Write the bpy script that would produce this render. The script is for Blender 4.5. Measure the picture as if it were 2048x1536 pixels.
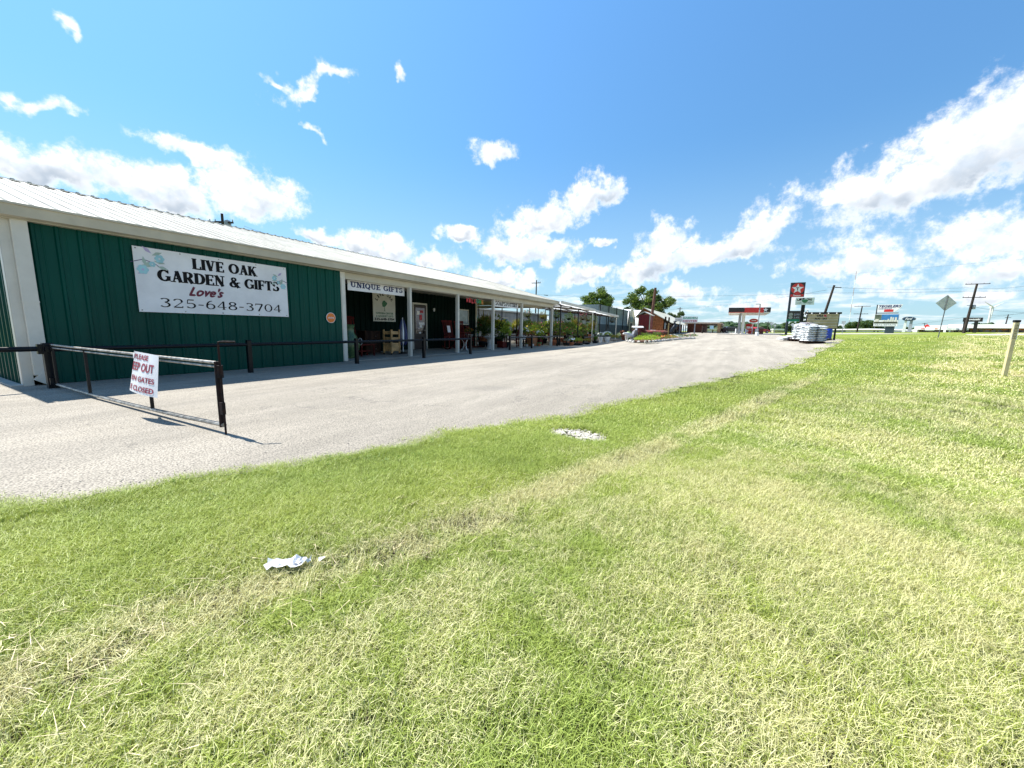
import bpy, bmesh, math, random
import numpy as np
from mathutils import Vector, Matrix, noise
R = math.radians
PI = math.pi
random.seed(7); rng = np.random.default_rng(7)
for o in list(bpy.data.objects): bpy.data.objects.remove(o)
sc = bpy.context.scene
C = sc.collection

# ============================================================ CAMERA / SKY / SUN
F, EYE = 769.0, 1.3
YAW, PITCH, ROLL = R(29.175), R(8.267), R(1.15)
FW = Vector((math.cos(YAW)*math.cos(PITCH), math.sin(YAW)*math.cos(PITCH), -math.sin(PITCH)))
_r0 = Vector((math.sin(YAW), -math.cos(YAW), 0)); _u0 = _r0.cross(FW)
RT = _r0*math.cos(ROLL)+_u0*math.sin(ROLL); UP = RT.cross(FW)
cam = bpy.data.cameras.new('camera'); co = bpy.data.objects.new('camera', cam); C.objects.link(co)
co.matrix_world = Matrix(((RT.x, UP.x, -FW.x, 0), (RT.y, UP.y, -FW.y, 0), (RT.z, UP.z, -FW.z, EYE), (0, 0, 0, 1)))
cam.sensor_width = 36; cam.lens = F/2048*36; cam.clip_start = .05; cam.clip_end = 6000
sc.camera = co

SUNV = Vector((-0.02, 0.68, 1.0)).normalized()          # towards the sun
SUN_EL = math.asin(SUNV.z); SUN_AZ = math.atan2(SUNV.x, SUNV.y)
EXPOSURE = 1.05
sc.view_settings.view_transform = 'Standard'; sc.view_settings.look = 'None'
sc.view_settings.gamma = 1; sc.view_settings.use_curve_mapping = False
sc.view_settings.exposure = EXPOSURE
sun = bpy.data.lights.new('sun', 'SUN'); sun.energy = 5.0; sun.angle = R(.5); sun.color = (1, .96, .9)
so = bpy.data.objects.new('sun', sun); C.objects.link(so)
so.rotation_euler = SUNV.to_track_quat('Z', 'Y').to_euler()
sc.render.engine = 'CYCLES'
try:
    sc.cycles.max_bounces = 4; sc.cycles.diffuse_bounces = 3; sc.cycles.transparent_max_bounces = 6
    sc.cycles.use_denoising = True
except Exception: pass

class NT:
    """small helper to write node trees"""
    def __init__(s, tree): s.t = tree; s.n = tree.nodes; s.l = tree.links
    def add(s, typ, **kw):
        n = s.n.new(typ)
        for k, v in kw.items():
            if k == 'ins':
                for i, x in v.items():
                    if hasattr(x, 'links') or isinstance(x, bpy.types.NodeSocket): s.l.new(x, n.inputs[i])
                    else: n.inputs[i].default_value = x
            else: setattr(n, k, v)
        return n
    def math(s, op, a, b=None, c=None, clamp=False):
        ins = {0: a}
        if b is not None: ins[1] = b
        if c is not None: ins[2] = c
        n = s.add('ShaderNodeMath', operation=op, ins=ins); n.use_clamp = clamp
        return n.outputs[0]
    def vec(s, op, a, b=None, c=None):
        ins = {0: a}
        if b is not None: ins[1] = b
        if c is not None: ins[2] = c
        n = s.add('ShaderNodeVectorMath', operation=op, ins=ins)
        return n.outputs['Value'] if op in ('LENGTH', 'DOT_PRODUCT', 'DISTANCE') else n.outputs[0]
    def noise(s, vec, scale, detail=4, rough=.55, dist=0, lac=2.0):
        n = s.add('ShaderNodeTexNoise', ins={'Vector': vec, 'Scale': scale, 'Detail': detail, 'Roughness': rough, 'Distortion': dist, 'Lacunarity': lac})
        return n
    def ss(s, x, a, b, lo=0., hi=1., typ='SMOOTHSTEP'):
        n = s.add('ShaderNodeMapRange', interpolation_type=typ, ins={0: x, 1: a, 2: b, 3: lo, 4: hi}); return n.outputs[0]
    def mix(s, f, a, b, blend='MIX'):
        n = s.add('ShaderNodeMix', data_type='RGBA', blend_type=blend)
        for i, x in ((0, f), (6, a), (7, b)):
            if isinstance(x, bpy.types.NodeSocket): s.l.new(x, n.inputs[i])
            else: n.inputs[i].default_value = x if i == 0 else ((*x, 1) if len(x) == 3 else x)
        return n.outputs[2]

def az_el(px, py):
    d = (FW + RT*((px-1024)/F) + UP*((768-py)/F)).normalized()
    return math.degrees(math.atan2(d.y, d.x)), math.degrees(math.asin(d.z))

world = bpy.data.worlds.new('World'); sc.world = world; world.use_nodes = True
def build_world():
    T = NT(world.node_tree); T.n.clear()
    out = T.add('ShaderNodeOutputWorld'); bg = T.add('ShaderNodeBackground', ins={'Strength': 0.105})
    sky = T.add('ShaderNodeTexSky'); sky.sky_type = 'NISHITA'; sky.sun_disc = False
    sky.sun_elevation = SUN_EL; sky.sun_rotation = SUN_AZ; sky.altitude = 400
    sky.air_density = 1.15; sky.dust_density = 0.35; sky.ozone_density = 1.6
    tc = T.add('ShaderNodeTexCoord'); D = tc.outputs['Generated']
    sep = T.add('ShaderNodeSeparateXYZ', ins={0: D})
    az = T.math('MULTIPLY', T.math('ARCTAN2', sep.outputs[1], sep.outputs[0]), 180/PI)
    el = T.math('MULTIPLY', T.math('ARCSINE', sep.outputs[2]), 180/PI)
    uv0 = T.add('ShaderNodeCombineXYZ', ins={0: az, 1: el, 2: 0.0}).outputs[0]
    # domain warp, the same everywhere on the dome
    w1 = T.noise(D, 7, 3, .6); w2 = T.noise(D, 22, 3, .62)
    wv = T.vec('SCALE', T.vec('SUBTRACT', w1.outputs['Color'], (.5, .5, .5)), None)
    wv.node.inputs['Scale'].default_value = 5
    wv2 = T.vec('SCALE', T.vec('SUBTRACT', w2.outputs['Color'], (.5, .5, .5)), None)
    wv2.node.inputs['Scale'].default_value = 3.2
    uvw = T.vec('ADD', T.vec('ADD', uv0, wv), wv2)
    fine = T.noise(D, 30, 7, .66, lac=2.1).outputs['Fac']
    mid = T.noise(D, 13, 3, .6).outputs['Fac']
    # cumulus: where they stand (azimuth, elevation, half width, half height, tilt, weight)
    B = []
    def b(px, py, rx, ry, tilt=0, w=1.0):
        a, e = az_el(px, py); a1, e1 = az_el(px+10, py); a2, e2 = az_el(px, py-10)
        kx = math.hypot(a1-a, e1-e)/10; ky = math.hypot(a2-a, e2-e)/10
        B.append((a, e, rx*kx*1.10, ry*ky*1.15, tilt + math.degrees(math.atan2(e1-e, -(a1-a))), w))
    b(1900, 345, 285, 88, 21); b(2040, 250, 170, 85, 24); b(1740, 375, 140, 40, 10)       # big cloud upper right
    b(1900, 478, 230, 30, 4, .6); b(1730, 525, 150, 36, 5, .7); b(1960, 540, 120, 36, 10, .6)
    b(1335, 478, 52, 42, 0); b(1400, 510, 130, 26, 5); b(1525, 465, 80, 38, 25); b(1460, 492, 70, 26, 12); b(1300, 545, 75, 30, 15, .9)
    b(1165, 405, 62, 48, 30); b(1085, 447, 72, 36, 12); b(1215, 385, 30, 26, 20)
    b(1050, 505, 100, 27, 0); b(985, 312, 46, 30, 8); b(920, 472, 44, 20, -12)
    b(1170, 555, 55, 22, 0, .9); b(1000, 560, 75, 24, 0, .85); b(1209, 488, 24, 11)
    b(500, 400, 110, 50, -12); b(385, 322, 75, 30, -28); b(100, 350, 150, 48, -8); b(300, 385, 130, 46, -12); b(20, 335, 80, 40, -4)
    b(760, 505, 95, 28, -10); b(870, 525, 60, 26, -12); b(640, 478, 48, 20, -10)
    b(605, 175, 56, 20, 22, .62); b(655, 150, 34, 12, -5, .6); b(550, 158, 22, 12, -30, .5); b(618, 258, 25, 10, -35, .7); b(805, 143, 9, 18, 20, .6)
    b(60, 205, 70, 16, -5, .5); b(140, 55, 10, 14, 0, .4)
    b(1380, 590, 60, 20, 0, .7); b(1640, 545, 70, 22, 0, .7); b(1560, 600, 70, 16, 0, .6); b(1760, 580, 80, 24, 8, .7); b(1985, 590, 60, 24, 0, .6); b(1480, 620, 60, 14, 0, .55)
    g = bpy.data.node_groups.new('cumulus_field', 'ShaderNodeTree')
    g.interface.new_socket('P', in_out='INPUT', socket_type='NodeSocketVector')
    g.interface.new_socket('Value', in_out='OUTPUT', socket_type='NodeSocketFloat'); g.interface.new_socket('Height', in_out='OUTPUT', socket_type='NodeSocketFloat')
    G = NT(g); gi = G.add('NodeGroupInput'); go = G.add('NodeGroupOutput'); cur = None; acc = None; ws = None
    for a, e, ra, re, t, w in B:
        p = G.vec('SUBTRACT', gi.outputs[0], (a, e, 0))
        ct, st = math.cos(R(t)), math.sin(R(t))
        # azimuth grows to the left, hence the sign
        x = G.vec('DOT_PRODUCT', p, (-ct/ra, st/ra, 0)); y = G.vec('DOT_PRODUCT', p, (st/re, ct/re, 0))
        yr = y; y = G.math('MAXIMUM', y, G.math('MULTIPLY', y, -1.5))     # flatter bases
        r2 = G.math('ADD', G.math('MULTIPLY', x, x), G.math('MULTIPLY', y, y))
        v = G.math('MULTIPLY', G.math('SUBTRACT', 1.0, G.math('SQRT', r2)), w)
        cur = v if cur is None else G.add('ShaderNodeMath', operation='SMOOTH_MAX', ins={0: cur, 1: v, 2: .25}).outputs[0]
        q = G.math('MAXIMUM', G.math('ADD', v, .35), .0); acc = G.math('MULTIPLY', q, yr) if acc is None else G.math('MULTIPLY_ADD', q, yr, acc); ws = q if ws is None else G.math('ADD', ws, q)
    G.l.new(cur, go.inputs[0]); G.l.new(G.math('DIVIDE', acc, G.math('ADD', ws, .01)), go.inputs[1])
    def field(vec):
        n = T.add('ShaderNodeGroup'); n.node_tree = g; T.l.new(vec, n.inputs[0]); return n.outputs
    # everywhere else on the dome: the same kind of scattered cumulus, thicker towards the horizon
    scat = T.noise(T.vec('MULTIPLY', D, (1, 1, 2.6)), 4.2, 5, .58).outputs['Fac']
    lowb = T.ss(el, 0, 26, .13, -.02)
    inview = T.ss(T.math('ABSOLUTE', T.math('SUBTRACT', az, math.degrees(YAW))), 50, 75)
    hi = T.math('MAXIMUM', inview, T.ss(el, 40, 60))
    scv = T.math('MULTIPLY', T.math('SUBTRACT', T.math('ADD', scat, lowb), .60), 7)
    scv = T.math('ADD', scv, T.math('MULTIPLY', T.math('SUBTRACT', hi, 1.0), 3))
    fo = field(uvw); base = T.math('MAXIMUM', fo[0], scv)
    nz = T.math('ADD', T.math('MULTIPLY', T.math('SUBTRACT', fine, .5), 1.7), T.math('MULTIPLY', T.math('SUBTRACT', mid, .5), 1.1))
    dens = T.math('ADD', T.math('ADD', base, nz), .20)
    cov = T.ss(dens, -.02, .70)
    # haze banks low over the horizon
    lown = T.noise(T.vec('MULTIPLY', D, (1, 1, 7)), 9, 5, .62).outputs['Fac']
    lowc = T.math('MULTIPLY', T.ss(T.math('ADD', lown, T.ss(el, 0, 10, .12, -.14)), .50, .72), T.ss(el, 9, 4))
    cov = T.math('MAXIMUM', cov, T.math('MULTIPLY', lowc, .75))
    # self shading: cloud above (towards the sun) darkens the base
    thick = T.math('ADD', T.math('MULTIPLY', fo[1], -1.0), T.math('MULTIPLY', T.math('SUBTRACT', mid, .5), 1.3))
    shade = T.math('MULTIPLY', T.ss(thick, -.35, .60), T.ss(dens, .25, .95))
    bil = T.ss(fine, .35, .62)
    lit = T.mix(bil, (.78, .86, .96), (1.06, 1.06, 1.06))
    ccol = T.mix(T.math('MULTIPLY', shade, .92), lit, (.42, .50, .60))
    cstr = T.vec('SCALE', ccol, None); cstr.node.inputs['Scale'].default_value = 5.6
    ext = T.vec('SCALE', (.60, .95, 1.13), None); T.l.new(T.ss(el, -4, 38, .50, .98, 'LINEAR'), ext.node.inputs['Scale'])
    skc = T.mix(1.0, sky.outputs[0], ext, 'MULTIPLY')
    skc = T.mix(T.ss(el, 24, 0, 0, .55), skc, (2.7, 3.7, 4.7))
    # milky blue towards the horizon
    res = T.mix(cov, skc, cstr)
    T.l.new(res, bg.inputs['Color']); T.l.new(bg.outputs[0], out.inputs[0])
    try: world.cycles.sampling_method = 'NONE'
    except Exception: pass
build_world()

# ============================================================ HELPERS
def at(px, py, depth):
    """world point seen at photo pixel (px, py) at a depth along the view axis, in metres"""
    return Vector((0, 0, EYE)) + (FW + RT*((px-1024)/F) + UP*((768-py)/F))*depth

def mat(name, col, rough=.7, metal=0, var=.12, scale=3, bump=0, bscale=40, spec=.5, col2=None, dirt=0, emit=None, trans=0, stretch=(1, 1, 1)):
    m = bpy.data.materials.get(name)
    if m: return m
    m = bpy.data.materials.new(name); m.use_nodes = True; T = NT(m.node_tree); T.n.clear()
    out = T.add('ShaderNodeOutputMaterial'); p = T.add('ShaderNodeBsdfPrincipled', ins={'Roughness': rough, 'Metallic': metal})
    p.inputs['Specular IOR Level'].default_value = spec
    T.l.new(p.outputs[0], out.inputs[0])
    tc = T.add('ShaderNodeTexCoord'); P = T.vec('MULTIPLY', tc.outputs['Object'], stretch)
    n = T.noise(P, scale, 5, .6).outputs['Fac']
    c2 = col2 if col2 else tuple(max(0, c*(1-2.2*var)) for c in col)
    c1 = col if col2 else tuple(min(1, c*(1+var)) for c in col)
    c = T.mix(T.ss(n, .3, .7), c1, c2)
    oi = T.add('ShaderNodeObjectInfo')
    c = T.mix(T.math('MULTIPLY', oi.outputs['Random'], .10), c, tuple(x*.6 for x in col))
    if dirt:
        d = T.noise(P, scale*.7+1.3, 7, .7).outputs['Fac']
        c = T.mix(T.math('MULTIPLY', T.ss(d, .5, .75), dirt), c, (.12, .10, .075))
    T.l.new(c, p.inputs['Base Color'])
    rr = T.math('ADD', T.math('MULTIPLY', T.math('SUBTRACT', n, .5), .25), rough, clamp=True); T.l.new(rr, p.inputs['Roughness'])
    if bump:
        bn = T.noise(P, bscale, 4, .6).outputs['Fac']
        bb = T.add('ShaderNodeBump', ins={'Strength': bump, 'Distance': .02, 'Height': bn}); T.l.new(bb.outputs[0], p.inputs['Normal'])
    if emit: p.inputs['Emission Color'].default_value = (*emit[0], 1); p.inputs['Emission Strength'].default_value = emit[1]
    if trans: p.inputs['Transmission Weight'].default_value = trans
    return m

def leafmat(name, a, b, trans=.35):
    m = bpy.data.materials.get(name)
    if m: return m
    m = bpy.data.materials.new(name); m.use_nodes = True; T = NT(m.node_tree); T.n.clear()
    out = T.add('ShaderNodeOutputMaterial')
    geo = T.add('ShaderNodeNewGeometry')
    n = T.noise(geo.outputs['Position'], 1.3, 4, .6).outputs['Fac']
    c = T.mix(T.math('ADD', T.math('MULTIPLY', geo.outputs['Random Per Island'], .6), T.math('MULTIPLY', n, .4)), a, b)
    d = T.add('ShaderNodeBsdfPrincipled', ins={'Base Color': c, 'Roughness': .55}); d.inputs['Specular IOR Level'].default_value = .35
    t = T.add('ShaderNodeBsdfTranslucent', ins={'Color': T.mix(.5, c, (.35, .45, .05), 'MIX')})
    mx = T.add('ShaderNodeMixShader', ins={0: trans, 1: d.outputs[0], 2: t.outputs[0]}); T.l.new(mx.outputs[0], out.inputs[0])
    return m

def setp(o, label=None, cat=None, group=None, kind=None):
    if label: o['label'] = label
    if cat: o['category'] = cat
    if group: o['group'] = group
    if kind: o['kind'] = kind
    return o

def thing(name, label, cat, loc=(0, 0, 0), rz=0, group=None):
    o = bpy.data.objects.new(name, None); C.objects.link(o); o.empty_display_size = .2
    o.location = loc; o.rotation_euler = (0, 0, rz); return setp(o, label, cat, group)

def copy_tree(o, parent=None):
    c = o.copy(); C.objects.link(c); c.parent = parent
    for ch in CH.get(o.name, []):
        cc = copy_tree(ch, c); CH.setdefault(c.name, []).append(cc)
    return c
CH = {}

class MB:
    def __init__(s): s.v = []; s.f = []
    def add(s, vs, fs):
        k = len(s.v); s.v += [tuple(x) for x in vs]; s.f += [tuple(i+k for i in f) for f in fs]; return s
    def box(s, x0, y0, z0, x1, y1, z1):
        return s.add([(x0, y0, z0), (x1, y0, z0), (x1, y1, z0), (x0, y1, z0), (x0, y0, z1), (x1, y0, z1), (x1, y1, z1), (x0, y1, z1)],
                     [(0, 3, 2, 1), (4, 5, 6, 7), (0, 1, 5, 4), (1, 2, 6, 5), (2, 3, 7, 6), (3, 0, 4, 7)])
    def cbox(s, c, sz, rz=0, rx=0, ry=0):
        M = Matrix.Translation(c) @ Matrix.Rotation(rz, 4, 'Z') @ Matrix.Rotation(ry, 4, 'Y') @ Matrix.Rotation(rx, 4, 'X')
        k = [Vector((a*sz[0]/2, b*sz[1]/2, d*sz[2]/2)) for d in (-1, 1) for a, b in ((-1, -1), (1, -1), (1, 1), (-1, 1))]
        return s.add([M @ q for q in k], [(0, 3, 2, 1), (4, 5, 6, 7), (0, 1, 5, 4), (1, 2, 6, 5), (2, 3, 7, 6), (3, 0, 4, 7)])
    def bar(s, a, b, w, h=None, up=(0, 0, 1)):
        a = Vector(a); b = Vector(b); h = h or w; d = (b-a).normalized(); u = Vector(up)
        if abs(d.dot(u)) > .95: u = Vector((1, 0, 0))
        x = d.cross(u).normalized(); y = x.cross(d)
        k = [p + x*(i*w/2) + y*(j*h/2) for p in (a, b) for i, j in ((-1, -1), (1, -1), (1, 1), (-1, 1))]
        return s.add(k, [(0, 3, 2, 1), (4, 5, 6, 7), (0, 1, 5, 4), (1, 2, 6, 5), (2, 3, 7, 6), (3, 0, 4, 7)])
    def tube(s, pts, r, n=8, caps=True):
        pts = [Vector(p) for p in pts]; rs = r if isinstance(r, (list, tuple)) else [r]*len(pts)
        ring = []; prev = None
        for i, p in enumerate(pts):
            d = (pts[min(i+1, len(pts)-1)]-pts[max(i-1, 0)]).normalized()
            if prev is None:
                u = Vector((0, 0, 1)) if abs(d.z) < .9 else Vector((1, 0, 0)); x = d.cross(u).normalized()
            else: x = (prev - d*prev.dot(d)).normalized()
            prev = x; y = d.cross(x)
            ring.append([p + (x*math.cos(2*PI*k/n)+y*math.sin(2*PI*k/n))*rs[i] for k in range(n)])
        vs = [v for rr in ring for v in rr]; fs = []
        for i in range(len(pts)-1):
            for k in range(n): fs.append((i*n+k, i*n+(k+1) % n, (i+1)*n+(k+1) % n, (i+1)*n+k))
        if caps: fs += [tuple(range(n))[::-1], tuple((len(pts)-1)*n+k for k in range(n))]
        return s.add(vs, fs)
    def lathe(s, prof, c=(0, 0, 0), n=16, sx=1, sy=1):
        c = Vector(c); vs = []; fs = []
        for r, z in prof:
            for k in range(n): vs.append(c+Vector((r*math.cos(2*PI*k/n)*sx, r*math.sin(2*PI*k/n)*sy, z)))
        for i in range(len(prof)-1):
            for k in range(n): fs.append((i*n+k, i*n+(k+1) % n, (i+1)*n+(k+1) % n, (i+1)*n+k))
        fs += [tuple(range(n))[::-1], tuple((len(prof)-1)*n+k for k in range(n))]
        return s.add(vs, fs)
    def prism(s, poly, a, b, fn):
        """polygon (list of 2D) extruded between a and b; fn(u,v,t)->point"""
        n = len(poly); vs = [fn(u, v, a) for u, v in poly]+[fn(u, v, b) for u, v in poly]
        return s.add(vs, [tuple(range(n))[::-1], tuple(range(n, 2*n))]+[(i, (i+1) % n, n+(i+1) % n, n+i) for i in range(n)])
    def quad(s, *p): return s.add(p, [tuple(range(len(p)))])
    def blob(s, c, r, seed=0, amp=.15, seg=(10, 7), nz=1.2):
        vs = []; fs = []; a, b = seg; c = Vector(c); r = Vector(r) if not isinstance(r, (int, float)) else Vector((r, r, r))
        for j in range(b+1):
            th = PI*j/b
            for i in range(a):
                ph = 2*PI*i/a; d = Vector((math.sin(th)*math.cos(ph), math.sin(th)*math.sin(ph), math.cos(th)))
                k = 1+amp*noise.noise(d*nz+Vector((seed*3.1, seed, 0)))*2
                vs.append(c+Vector((d.x*r.x, d.y*r.y, d.z*r.z))*k)
        for j in range(b):
            for i in range(a): fs.append((j*a+i, (j+1)*a+i, (j+1)*a+(i+1) % a, j*a+(i+1) % a))
        return s.add(vs, fs)
    def build(s, name, m, parent=None, smooth=False, bevel=0, world=False, kind=None, label=None):
        me = bpy.data.meshes.new(name)
        vs = s.v
        if world and parent is not None:
            q = parent; off = Vector((0, 0, 0))
            while q is not None: off += q.location; q = q.parent
            vs = [(v[0]-off.x, v[1]-off.y, v[2]-off.z) for v in s.v]
        me.from_pydata([tuple(v) for v in vs], [], s.f)
        if smooth: me.polygons.foreach_set('use_smooth', [True]*len(me.polygons))
        me.materials.append(m); me.update()
        o = bpy.data.objects.new(name, me); C.objects.link(o)
        if parent is not None: o.parent = parent; CH.setdefault(parent.name, []).append(o)
        if bevel:
            bv = o.modifiers.new('bevel', 'BEVEL'); bv.width = bevel; bv.segments = 2; bv.limit_method = 'ANGLE'
        if smooth and not bevel:
            try: me.set_sharp_from_angle(angle=R(40))
            except Exception: pass
        if kind: o['kind'] = kind
        if label: o['label'] = label
        return o

def inst(o, parent, loc=(0, 0, 0), rot=(0, 0, 0), name=None):
    """another object sharing o's mesh"""
    c = bpy.data.objects.new(name or o.name.split('.')[0], o.data); C.objects.link(c); c.parent = parent; CH.setdefault(parent.name, []).append(c)
    for md in o.modifiers:
        if md.type == 'BEVEL':
            b = c.modifiers.new('bevel', 'BEVEL'); b.width = md.width; b.segments = 2; b.limit_method = 'ANGLE'
    c.location = loc; c.rotation_euler = rot; return c

# ---------------------------------------------------------------- terrain
TP = np.array([(0, 0, 0), (-8, 0, 0), (0, -6, 0), (-15, -15, 0), (-15, 15, 0), (-40, 0, 0), (-40, 40, 0), (-40, -40, .3), (6, 2, 0), (2, 9, 0), (2, 13, 0), (10, 12, 0), (10, 6, 0), (20, 12, 0), (27, 12, 0),
    (20, 20, 0), (10, 25, 0), (18, 6, .04), (12, -2, 0), (18, -7.7, .06), (12, -14, .3), (0, -16, .1), (25.5, -4.2, .36), (27, 6, .1), (32.7, -4.9, .70), (36, -6.6, .87), (35.5, -11.9, 1.25), (30, -20, 1.45), (20, -20, 1.0),
    (8, -30, .9), (28, 11.3, .0), (36, 11.3, .1), (36, 6.6, .22), (44, 12, .25), (30, 20, .05), (46, 0, .55), (55, 4.2, .38), (57, -7, .83), (45, -5.5, .78), (54, 8, .45), (80, -8, 1.06), (80, 0, .92), (88, 0, 1.1), (70, 10, .85), (75, 25, 1.15),
    (50, 30, .4), (69, -29.6, 1.62), (86, -30, 1.72), (50, -26, 1.55), (50, -45, 1.7), (122, -32, 1.85), (117, -43, 2.2), (150, -48, 2.5), (114, -10, 1.3), (137, 4, 1.25), (150, 40, 1.4), (120, 80, 1.2), (40, 60, .4), (200, -20, 1.9), (90, -60, 2.0), (200, -90, 2.8), (200, 60, 1.4), (-40, -90, .8), (60, -100, 2.0), (-40, 90, .2), (60, 110, .8)], float)
def _tps():
    n = len(TP); P = TP[:, :2]; d = np.linalg.norm(P[:, None]-P[None], axis=2); K = np.where(d > 0, d**2*np.log(d+1e-9), 0)
    A = np.zeros((n+3, n+3)); A[:n, :n] = K + np.eye(n)*8; A[:n, n] = 1; A[:n, n+1:] = P; A[n, :n] = 1; A[n+1:, :n] = P.T
    return np.linalg.solve(A, np.concatenate([TP[:, 2], np.zeros(3)]))
_W = _tps()
def terr(x, y):
    x = np.asarray(x, float); y = np.asarray(y, float); sh = x.shape; xf = x.ravel(); yf = y.ravel()
    cx = np.clip(xf, -40, 200); cy = np.clip(yf, -90, 80); out = np.zeros(len(xf))
    for i in range(0, len(xf), 20000):
        Q = np.stack([cx[i:i+20000], cy[i:i+20000]], 1); d = np.linalg.norm(Q[:, None]-TP[None, :, :2], axis=2)
        out[i:i+20000] = np.where(d > 0, d**2*np.log(d+1e-9), 0) @ _W[:len(TP)] + _W[-3] + Q @ _W[-2:]
    far = np.clip((np.hypot(xf, yf)-230)/500, 0, 1)
    out = out*(1-far) + 1.2*far
    return out.reshape(sh)
def gz(x, y): return float(terr(np.array([x]), np.array([y]))[0])

def smoothline(xs, ys, x): return np.interp(x, xs, ys)
# right-hand (lawn side) and left-hand limits of the asphalt lot, Y as a function of X
EX = [-30, -8, -3, .46, 1, 1.76, 2.58, 3.91, 5.72, 8, 10.5, 14.4, 20, 25.5, 31, 36, 40, 44, 60, 78, 86]
EY = [4.5, 4.5, 4.35, 4.16, 3.82, 3.54, 3.14, 2.58, 1.80, 1.2, .53, -.67, -2.7, -4.2, -5.9, -7.2, -7.4, -6.4, -6.6, -7.2, -7.6]
def edgeY(x, jag=True):
    y = np.interp(x, EX, EY)
    if jag: y = y + .07*np.sin(x*2.1)+.05*np.sin(x*5.3+1)+.035*np.sin(x*13.7+2)+.02*np.sin(x*31)
    return y
LX = [-30, 1.5, 1.9, 26.9, 27.2, 38, 42, 55, 60, 75, 86]
LY = [22, 22, 11.8, 11.8, 11.4, 11.1, 8.6, 4.6, 10, 13, 14]

# ============================================================ GROUND MATERIALS
T1 = [(0.16, 2.11), (0.47, 2.07), (0.85, 1.87), (1.15, 1.74), (1.84, 1.47), (3.07, 1.07), (5.61, 0.24), (9.81, -0.95), (17.84, -3.01)]
T2 = [(0.91, 1.25), (1.73, 1.02), (2.94, 0.53), (4.23, -0.07), (6.84, -1.13), (12.26, -3.16)]
def lawn_group():
    g = bpy.data.node_groups.new('lawn_tone', 'ShaderNodeTree')
    g.interface.new_socket('Green', in_out='OUTPUT', socket_type='NodeSocketColor')
    g.interface.new_socket('Dry', in_out='OUTPUT', socket_type='NodeSocketFloat')
    G = NT(g); go = G.add('NodeGroupOutput'); geo = G.add('ShaderNodeNewGeometry')
    P = G.vec('MULTIPLY', geo.outputs['Position'], (1, 1, 0))
    sp = G.add('ShaderNodeSeparateXYZ', ins={0: P}); X, Y = sp.outputs[0], sp.outputs[1]
    n1 = G.noise(P, .45, 5, .6).outputs['Fac']; n2 = G.noise(P, 2.3, 5, .65, dist=.6).outputs['Fac']; n3 = G.noise(P, 9, 3, .6).outputs['Fac']
    # wheel tracks across the lawn: bands along curves Y = a(X)
    def band(pts, w, s):
        cr = G.add('ShaderNodeFloatCurve'); 
        c = cr.mapping.curves[0]; x0, x1 = -2, 40
        ys = [p[1] for p in pts]
        c.points[0].location = (0, (np.interp(x0, [p[0] for p in pts], ys)+14)/20); c.points[1].location = (1, (np.interp(x1, [p[0] for p in pts], ys)+14)/20)
        for px_, py_ in pts: c.points.new((px_-x0)/(x1-x0), (py_+14)/20)
        cr.mapping.update(); G.l.new(G.math('DIVIDE', G.math('SUBTRACT', X, x0), x1-x0), cr.inputs['Value'])
        yy = G.math('SUBTRACT', G.math('MULTIPLY', cr.outputs[0], 20), 14)
        d = G.math('ABSOLUTE', G.math('SUBTRACT', G.math('ADD', Y, G.math('MULTIPLY', G.math('SUBTRACT', n2, .5), .35)), yy))
        return G.math('MULTIPLY', G.ss(d, w, w*.25), s)
    fade = G.math('MULTIPLY', G.ss(X, 22, 9, .0, 1), G.ss(n1, .32, .5, .4, 1)); t1 = band(T1, .30, 1.0)
    t2 = band(T2, .22, .6)
    dry = G.math('MULTIPLY', G.math('MAXIMUM', t1, t2), fade)
    patch = G.ss(G.math('ADD', G.math('MULTIPLY', n1, .5), G.math('MULTIPLY', n2, .5)), .34, .68)
    # the lawn is drier away from the kerbside
    side = G.ss(G.math('ADD', G.math('MULTIPLY', X, .42), Y), 3.4, 1.0)
    dry2 = G.math('MULTIPLY', patch, G.math('ADD', G.math('MULTIPLY', side, .78), .22))
    dry = G.math('MAXIMUM', G.math('MULTIPLY', dry, G.ss(n2, .32, .52, .2, 1)), dry2)
    far = G.ss(X, 9, 26)
    dry = G.math('ADD', dry, G.math('MULTIPLY', far, G.math('SUBTRACT', G.math('MULTIPLY', n2, .5), .15)), clamp=True)
    green = G.mix(n3, (.12, .195, .024), (.255, .31, .055))
    green = G.mix(G.ss(n1, .35, .65), green, (.33, .37, .06))
    G.l.new(green, go.inputs[0]); G.l.new(dry, go.inputs[1]); return g
LAWN = lawn_group()

def grass_blade_mat():
    m = bpy.data.materials.new('grass_blades'); m.use_nodes = True; T = NT(m.node_tree); T.n.clear()
    out = T.add('ShaderNodeOutputMaterial'); g = T.add('ShaderNodeGroup'); g.node_tree = LAWN
    geo = T.add('ShaderNodeNewGeometry'); rnd = geo.outputs['Random Per Island']
    f = T.ss(T.math('ADD', g.outputs[1], T.math('MULTIPLY', T.math('SUBTRACT', rnd, .5), .9)), .35, .65)
    straw = T.mix(rnd, (.42, .37, .14), (.80, .78, .42))
    c = T.mix(f, T.mix(T.math('POWER', rnd, 1.5), g.outputs[0], (.50, .60, .15)), straw)
    d = T.add('ShaderNodeBsdfPrincipled', ins={'Base Color': c, 'Roughness': .45}); d.inputs['Specular IOR Level'].default_value = .16
    t = T.add('ShaderNodeBsdfTranslucent', ins={'Color': T.mix(.25, c, (.6, .7, .1))})
    mx = T.add('ShaderNodeMixShader', ins={0: .24, 1: d.outputs[0], 2: t.outputs[0]}); T.l.new(mx.outputs[0], out.inputs[0]); return m

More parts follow.
